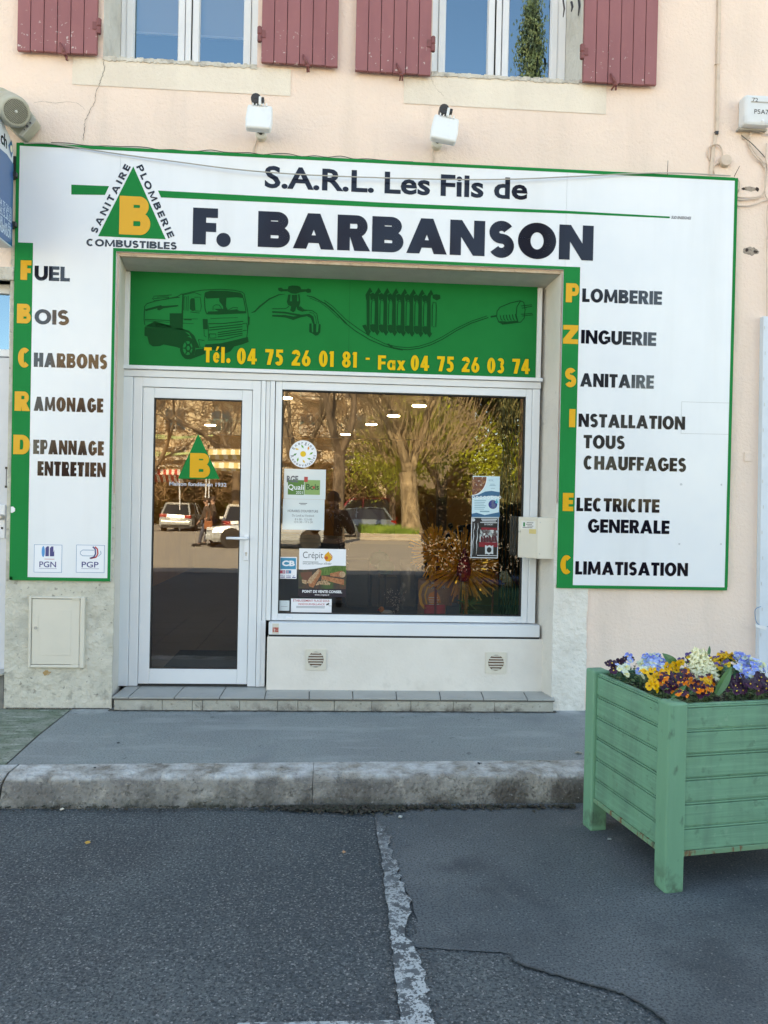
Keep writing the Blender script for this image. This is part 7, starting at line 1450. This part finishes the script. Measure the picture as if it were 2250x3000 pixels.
# brown leafless brushwood in front of the flats
mb = MB(); rnd = random.Random(6)
for _ in range(5200):
    x = rnd.uniform(-16, 7); y = -43+rnd.gauss(0, 1.0); z = rnd.uniform(1.5, 8.5); L_ = rnd.uniform(.4, 1.5); d = Vector((rnd.uniform(-1, 1), rnd.uniform(-.4, .4), rnd.uniform(-.5, 1))).normalized(); mb.tube([(x, y, z), Vector((x, y, z))+d*L_*.5+Vector((0, 0, .08)), Vector((x, y, z))+d*L_], [.028, .02, .008], 3, False)
setk(mb.build('brushwood', mat('brushwood_bark', (.24, .15, .08), .9)), 'tangle of leafless brown branches in front of the flats', 'brushwood', kind='stuff')
# flats across the square
fb = empty('apartment_building', (-6, -58, 0), 'sunlit beige block of flats with balconies across the square, reflected in the glass', 'building')
Mf = mat('flats_render', (.62, .50, .34), .9, [((.52, .42, .3), .6, .45, .75)]); Mfs = mat('flats_slab', (.62, .56, .46), .85); Mfw = mat('flats_window', (.03, .045, .05), .15, spec=.8); Mfp = mat('flats_brown', (.20, .16, .11), .9)
MB().box((-20, -66, 0), (6.5, -58, 16)).build('wall', Mf, fb); MB().box((6.5, -68, 0), (14, -60, 11)).build('wall', Mfp, fb); MB().box((-20.4, -66.4, 16), (6.9, -57.6, 16.35)).build('roof', Mfs, fb)
for fl_ in range(5):
    z = 1.2+fl_*3.0
    for k in range(7):
        x = -18.6+k*3.6
        f_ = MB().box((x-.1, -57.98, z-.1), (x+1.7, -57.9, z+1.7)).build('window', Mfs, fb); MB().box((x, -57.95, z), (x+.76, -57.88, z+1.6)).box((x+.84, -57.95, z), (x+1.6, -57.88, z+1.6)).build('pane', Mfw, f_)
    for k in range(3):
        x = -15.2+k*7.3; b_ = MB().box((x, -57.9, z-.35), (x+3.4, -56.7, z-.2)).build('balcony', Mfs, fb)
        m2 = MB(); m2.box((x, -56.75, z+.72), (x+3.4, -56.7, z+.78))
        for q in range(15): m2.box((x+q*.24, -56.74, z-.2), (x+q*.24+.04, -56.71, z+.72))
        m2.build('railing', mat('rail_teal', (.10, .22, .20), .5), b_); MB().box((x+.05, -56.70, z-.1), (x+3.35, -56.68, z+.6)).build('balcony_panel', mat('balcony_panel', (.5, .42, .33), .8), b_) if k != 1 else None
# white lower building with a strip of windows behind the trees
wb = empty('low_building', (-3, -50, 0), 'low white building with a long strip window reflected behind the branches', 'building')
MB().box((-12, -54, 0), (4, -50, 4.4)).build('wall', mat('low_wall', (.64, .60, .52), .85), wb); MB().box((-12.3, -54.3, 4.4), (4.3, -49.6, 4.65)).build('roof', Mfs, wb)
for k in range(6): MB().box((-11+k*2.5, -49.99, 1.1), (-9.2+k*2.5, -49.95, 3.2)).build('window', Mfw, wb)

# market awnings
def awning(u0, u1, v0, v1, y, c1, c2, lab, nstripe, slope=.9, zig=False):
    a, b = RF(u0, v1, y), RF(u1, v0, y); t = empty('awning', ((a.x+b.x)/2, y, 0), lab, 'awning'); x0, x1, z0, z1 = a.x, b.x, a.z, b.z; m1_, m2_ = mat('cl%d' % u0, c1, .8), mat('cm%d' % u0, c2, .8)
    for k in range(nstripe):
        xa, xb = x0+(x1-x0)*k/nstripe, x0+(x1-x0)*(k+1)/nstripe; MB().hexa([(xa, y, z0), (xb, y, z0), (xb, y-.03, z0), (xa, y-.03, z0), (xa, y-slope, z1), (xb, y-slope, z1), (xb, y-slope-.03, z1), (xa, y-slope-.03, z1)]).box((xa, y+.0, z0-.28), (xb, y-.02, z0-.001)).build('cloth_stripe', m1_ if k % 2 else m2_, t)
    for x in (x0+.05, x1-.05): MB().tube([(x, y-.1, 0), (x, y-.1, z0)], .03, 6).build('pole', Mpvc, t)
    MB().tube([(x0, y-.02, z0), (x1, y-.02, z0)], .035, 6).build('rail', mat('rail_brown', (.3, .2, .1), .6), t)
    return t
awning(610, 725, 1345, 1315, -33, (.93, .91, .82), (.72, .58, .26), 'yellow and white striped market awning reflected beside the triangle sticker', 9)
awning(600, 725, 1378, 1352, -31.5, (.93, .91, .82), (.72, .58, .26), 'second lower yellow and white striped awning reflected in the door', 9)
awning(860, 905, 1378, 1362, -33, (.9, .88, .8), (.62, .52, .3), 'short white striped awning reflected under the round sticker', 5)
awning(425, 530, 1412, 1372, -34, (.78, .70, .60), (.55, .06, .05), 'red and white striped awning reflected at the left of the door', 12)
for i, (u, v, y) in enumerate(((432, 1285, -37), (432, 1332, -37))):
    a, b = RF(u, v, y), RF(u+190, v-8, y); m = MB()
    for k in range(3): m.tube([(a.x, y, a.z+k*.10), ((a.x+b.x)/2, y, a.z+k*.04+.05), (b.x, y, b.z+k*.02)], .03, 5)
    setk(m.build('light_string', mat('string_lime', (.45, .55, .25), .6)), ('upper' if i == 0 else 'lower')+' pale green string of cords across the square, reflected in the door', 'cord')

# cars
def car(loc, rz, paint, label, L=4.3, Wd=1.74, H=1.45, kind='hatch', cat='car'):
    t = empty('parked_car', (0, 0, 0), label, cat, 'cars parked in the square'); hw = Wd/2; bl_z, tp = .86 if kind != 'van' else 1.05, H
    Mp = mat('car_'+label[:14], paint, .25, coat=1.0, metal=.3); Mgl = mat('car_glass', (.015, .02, .022), .05, spec=.9); Mty = mat('tyre', (.015, .015, .015), .8); Mrim = mat('rim', (.5, .5, .5), .3, metal=.8); Mtl = mat('tail_light', (.35, .01, .01), .2, coat=1); Mhl = mat('head_light', (.7, .72, .72), .15, coat=1)
    # lower body: x = length (front +x)
    st = [(-L/2, .38, .72, .80), (-L/2+.06, .24, .86, .93), (-L/2+.5, .20, bl_z+.04, .985), (-.9, .19, bl_z+.02, 1), (0, .18, bl_z, 1), (.85, .19, bl_z-.02, 1), (L/2-.75, .20, bl_z-.08, .98), (L/2-.2, .22, .72, .90), (L/2, .36, .60, .74)]
    mb = MB(); rings = []
    for x, zb__, zt__, wf in st:
        h = hw*wf; rings.append([(x, -h*.9, zb__), (x, -h, zb__+.12), (x, -h*1.0, (zb__+zt__)/2+.05), (x, -h*.93, zt__-.03), (x, -h*.84, zt__), (x, h*.84, zt__), (x, h*.93, zt__-.03), (x, h, (zb__+zt__)/2+.05), (x, h, zb__+.12), (x, h*.9, zb__)])
    for i in range(len(rings)-1):
        for k in range(10): mb.poly((rings[i][k], rings[i][(k+1) % 10], rings[i+1][(k+1) % 10], rings[i+1][k]))
    mb.poly(rings[0]); mb.poly(rings[-1][::-1])
    # cabin
    xb = -L/2+(.15 if kind == 'hatch' else .1); xf = L/2-1.05
    cab = [(xb, bl_z, .80), (xb+.38, tp-.06, .62), (xb+.9, tp, .64), (.25, tp-.01, .65), (xf-.75, tp-.10, .63), (xf, bl_z-.02, .80)]
    top = [(x, z, hw*w__) for x, z, w__ in cab[1:5]]
    for i in range(3): a_, b_ = top[i], top[i+1]; mb.poly(((a_[0], -a_[2], a_[1]), (b_[0], -b_[2], b_[1]), (b_[0], b_[2], b_[1]), (a_[0], a_[2], a_[1])))
    def pil(p, q, w_=.05): mb.tube([p, q], w_, 6)
    for s_ in (-1, 1):
        pil((xb, s_*hw*.80, bl_z), (xb+.38, s_*hw*.62, tp-.06), .06); pil((xf, s_*hw*.80, bl_z-.02), (xf-.75, s_*hw*.63, tp-.10), .04); pil((-.25, s_*hw*.86, bl_z), (-.28, s_*hw*.66, tp-.02), .04)
        pil((xb+.38, s_*hw*.63, tp-.07), (xb+.9, s_*hw*.65, tp-.02), .04); pil((xb+.9, s_*hw*.65, tp-.02), (xf-.75, s_*hw*.64, tp-.11), .035)
    pil((xb+.38, -hw*.6, tp-.06), (xb+.38, hw*.6, tp-.06), .05)
    mb.build('body', Mp, t, smooth=False, bevel=.02)
    g_ = MB(); k_ = .99
    for s_ in (-1, 1): g_.poly([(xb+.05, s_*hw*.82*k_, bl_z), (xf-.05, s_*hw*.82*k_, bl_z-.02), (xf-.75, s_*hw*.635*k_, tp-.12), (.25, s_*hw*.65*k_, tp-.03), (xb+.9, s_*hw*.645*k_, tp-.03), (xb+.4, s_*hw*.62*k_, tp-.08)])
    g_.poly([(xb+.01, -hw*.78, bl_z), (xb+.37, -hw*.6, tp-.07), (xb+.37, hw*.6, tp-.07), (xb+.01, hw*.78, bl_z)]); g_.poly([(xf-.01, -hw*.78, bl_z), (xf-.74, -hw*.61, tp-.11), (xf-.74, hw*.61, tp-.11), (xf-.01, hw*.78, bl_z)]); g_.build('windows', Mgl, t)
    for sx in (-1, 1):
        for s_ in (-1, 1):
            x = sx*L*.30+(.05 if sx > 0 else -.02); wl_ = MB().lathe((x, s_*(hw-.19), .31), (0, s_, 0), [(0, .2), (.01, .31), (.18, .31), (.19, .28), (.195, .21)], 22).build('wheel', Mty, t); MB().lathe((x, s_*(hw-.012), .31), (0, s_, 0), [(0, .21), (.012, .20), (.008, .17), (.014, .05), (.016, .001)], 18).build('rim', Mrim, wl_)
            MB().lathe((x, s_*(hw-.10), .33), (0, s_, 0), [(0, .36), (.103, .36), (.104, .001)], 22).build('wheel_arch', Mseal, t)
    for s_ in (-1, 1):
        MB().box((-L/2-.012, s_*hw*.50, .70), (-L/2+.25, s_*hw*.90, .86)).build('tail_light', Mtl, t, .02); MB().box((L/2-.3, s_*hw*.52, .58), (L/2+.0, s_*hw*.86, .70)).build('headlight', Mhl, t, .02)
        MB().box((xf-.55, s_*hw*.96, bl_z), (xf-.35, s_*(hw+.14), bl_z+.12)).build('mirror', Mp, t, .03)
    MB().box((-L/2-.05, -hw*.86, .34), (-L/2+.3, hw*.86, .56)).build('rear_bumper', Mp, t, .05); MB().box((L/2-.3, -hw*.84, .26), (L/2+.04, hw*.84, .48)).build('front_bumper', Mp, t, .05)
    MB().box((-L/2-.058, -.26, .58), (-L/2-.02, .26, .69)).build('number_plate', Mpvc, t); MB().box((-L/2-.03, -hw*.8, .20), (-L/2+.3, hw*.8, .335)).build('sill_black', Mseal, t)
    t.location = loc; t.rotation_euler = (0, 0, rz); return t
p = RF(520, 1555, -34); car((p.x, -36, 0), radians(-88), (.42, .44, .44), 'silver estate car reflected in the left half of the door glass', 4.5, 1.75, 1.45)
p = RF(694, 1600, -23); car((p.x, -25.2, 0), radians(-94), (.68, .66, .60), 'white hatchback reflected at the right of the door glass', 3.9, 1.68, 1.48)
p = RF(860, 1600, -20); car((p.x-.9, -21.5, 0), radians(172), (.50, .54, .56), 'pale silver car reflected behind the opening hours sheet', 4.3, 1.76, 1.48)
p = RF(1040, 1555, -30); car((p.x-.2, -31.5, 0), radians(176), (.20, .25, .28), 'grey blue car reflected left of the old tree trunk', 4.2, 1.74, 1.45)
p = RF(1050, 1530, -41); car((p.x, -42, 0), radians(178), (.35, .02, .03), 'red van reflected behind the grey blue car', 4.6, 1.85, 2.0, kind='van', cat='van')
# lamp-posts and bins are out of view; people
def person(loc, rz, label, top, legs, hair, pose='stand', h=1.72, bag=None, phone=False):
    t = empty('person', (0, 0, 0), label, 'person'); k = h/1.75
    if pose == 'photo': el, hd = [(.30, .16, 1.14), (-.30, .16, 1.14)], [(.07, .42, 1.46), (-.07, .42, 1.46)]; ft = [(.11, .03), (-.11, -.02)]; kn = [(.10, .05), (-.10, .02)]
    else: el, hd = [(.27, -.08, 1.13), (-.27, .08, 1.12)], [(.26, .06, .90), (-.25, .22, .92)]; ft = [(.09, .28), (-.09, -.26)]; kn = [(.09, .18), (-.09, -.02)]
    V_ = [(0, 0, .98), (0, 0, 1.15), (0, .0, 1.36), (0, .01, 1.50), (0, .02, 1.58), (0, .03, 1.68)]; R__ = [(.155, .11), (.135, .10), (.165, .11), (.06, .06), (.085, .095), (.082, .095)]
    E_ = [(0, 1), (1, 2), (2, 3), (3, 4), (4, 5)]
    def add(p, r, c): V_.append(p); R__.append(r); E_.append((c, len(V_)-1)); return len(V_)-1
    for i, s_ in enumerate((1, -1)):
        a = add((s_*.18, 0, 1.42), (.07, .07), 2); a = add(el[i], (.048, .048), a); a = add(hd[i], (.032, .032), a)
        d = (Vector(hd[i])-Vector(el[i])).normalized(); a = add(tuple(Vector(hd[i])+d*.10), (.034, .022), a)
        a = add((s_*.095, 0, .90), (.092, .095), 0); a = add((kn[i][0], kn[i][1], .50), (.062, .065), a); a = add((ft[i][0], ft[i][1], .08), (.042, .05), a); a = add((ft[i][0], ft[i][1]+.15, .035), (.045, .03), a)
    def skin(name, sel, grow, m):
        idx = [i for i in range(len(V_)) if sel(i, V_[i])]; mp = {o: n for n, o in enumerate(idx)}
        me = bpy.data.meshes.new(name); me.from_pydata([tuple(Vector(V_[i])*k) for i in idx], [(mp[a], mp[b]) for a, b in E_ if a in mp and b in mp], []); o = bpy.data.objects.new(name, me); COL.objects.link(o); o.parent = t
        me.materials.append(m); sk_ = o.modifiers.new('skin', 'SKIN'); sk_.use_smooth_shade = True
        for n, i in enumerate(idx): me.skin_vertices[0].data[n].radius = ((R__[i][0]+grow)*k, (R__[i][1]+grow)*k); me.skin_vertices[0].data[n].use_root = (n == 0)
        o.modifiers.new('sub', 'SUBSURF').levels = 2; o.modifiers['sub'].render_levels = 2; return o
    arms = {i for i, p in enumerate(V_) if i > 5 and abs(p[0]) > .0 and p[2] > .86 and i in (6, 7, 8, 14, 15, 16)}
    skin('body', lambda i, p: True, 0, mat('skin_tone', (.42, .25, .18), .6)); skin('jacket', lambda i, p: i in (0, 1, 2) or i in (6, 7, 8, 14, 15, 16), .022, mat('top_'+label[:12], top, .8)); skin('trousers', lambda i, p: i == 0 or i in (10, 11, 12, 18, 19, 20), .018, mat('legs_'+label[:12], legs, .85))
    MB().ell(Vector((0, .0, 1.68))*k, (.10*k, .115*k, .115*k), 16, 10).build('hair', mat('hair_'+label[:12], hair, .7), t, smooth=True)
    MB().ell(Vector((0, .125, 1.63))*k, (.012, .02, .022)).build('nose', mat('skin_tone', (), 0), t, smooth=True)
    for s_ in (1, -1): MB().ell(Vector((s_*.035, .118, 1.665))*k, (.011, .006, .006)).build('eye', Mblack, t); MB().ell(Vector((s_*.105, .02, 1.65))*k, (.012, .024, .034)).build('ear', mat('skin_tone', (), 0), t)
    MB().ell(Vector((0, .118, 1.585))*k, (.024, .006, .006)).build('mouth', mat('lips', (.30, .09, .08), .5), t)
    for i, s_ in enumerate((1, -1)):
        d = (Vector(hd[i])-Vector(el[i])).normalized(); q = Vector(hd[i])+d*.08; side = d.cross(Vector((0, 0, 1))).normalized(); m = MB()
        for j in range(4): m.tube([(q+side*(j-1.5)*.018)*k, (q+side*(j-1.5)*.018+d*.05)*k, (q+side*(j-1.5)*.018+d*.075+Vector((-s_*.02, 0, 0)))*k], .0085, 5)
        m.tube([(q-side*.03)*k, (q-side*.05+d*.03)*k], .010, 5); m.build('fingers', mat('skin_tone', (), 0), t, smooth=True)
        MB().box((ft[i][0]*k-.05, ft[i][1]-.08, 0), (ft[i][0]*k+.05, ft[i][1]+.22, .10)).build('shoe', Mblack, t, .03)
    t.location = loc; t.rotation_euler = (0, 0, rz)
    if phone:
        ph = MB().box((loc[0]-.082, loc[1]+.46, loc[2]+1.50), (loc[0]+.082, loc[1]+.468, loc[2]+1.575)).build('phone', Mblack, None, .003); setk(ph, 'dark phone held up by the photographer', 'phone')
    if bag:
        c = Vector(loc)+Vector((.33*cos(rz), .33*sin(rz), .78)); b = empty('shoulder_bag', c-Vector((0, 0, .2)), bag, 'bag'); MB().box(c+Vector((-.14, -.06, -.18)), c+Vector((.14, .06, .12))).build('bag_body', mat('bag_orange', (.28, .09, .03), .6), b, .03); MB().tube([c+Vector((-.1, 0, .1)), c+Vector((-.05, 0, .45)), c+Vector((.06, 0, .45)), c+Vector((.1, 0, .1))], .012, 5).build('strap', mat('bag_orange', (), 0), b)
    return t
pc = V(990, 1600, 0); person((CAM.x-.0, CAM.y-.62, .004), 0, 'photographer in dark clothes holding up a phone, reflected in the window', (.015, .015, .018), (.02, .022, .03), (.03, .02, .015), 'photo', 1.74, phone=True)
q = g0(604, 1600, -21.5); person((q.x, -21.5, .0), radians(70), 'pedestrian in a brown coat walking across the square, reflected in the door', (.08, .055, .04), (.06, .07, .10), (.05, .03, .02), 'walk', 1.66, bag='orange bag on the shoulder of the pedestrian in brown')
q = g0(622, 1598, -22.4); person((q.x, -22.4, .0), radians(80), 'pedestrian in a dark jacket walking just behind the one in brown', (.05, .03, .04), (.10, .11, .14), (.03, .02, .02), 'walk', 1.72)
# bright arrow of paving in front of the flats
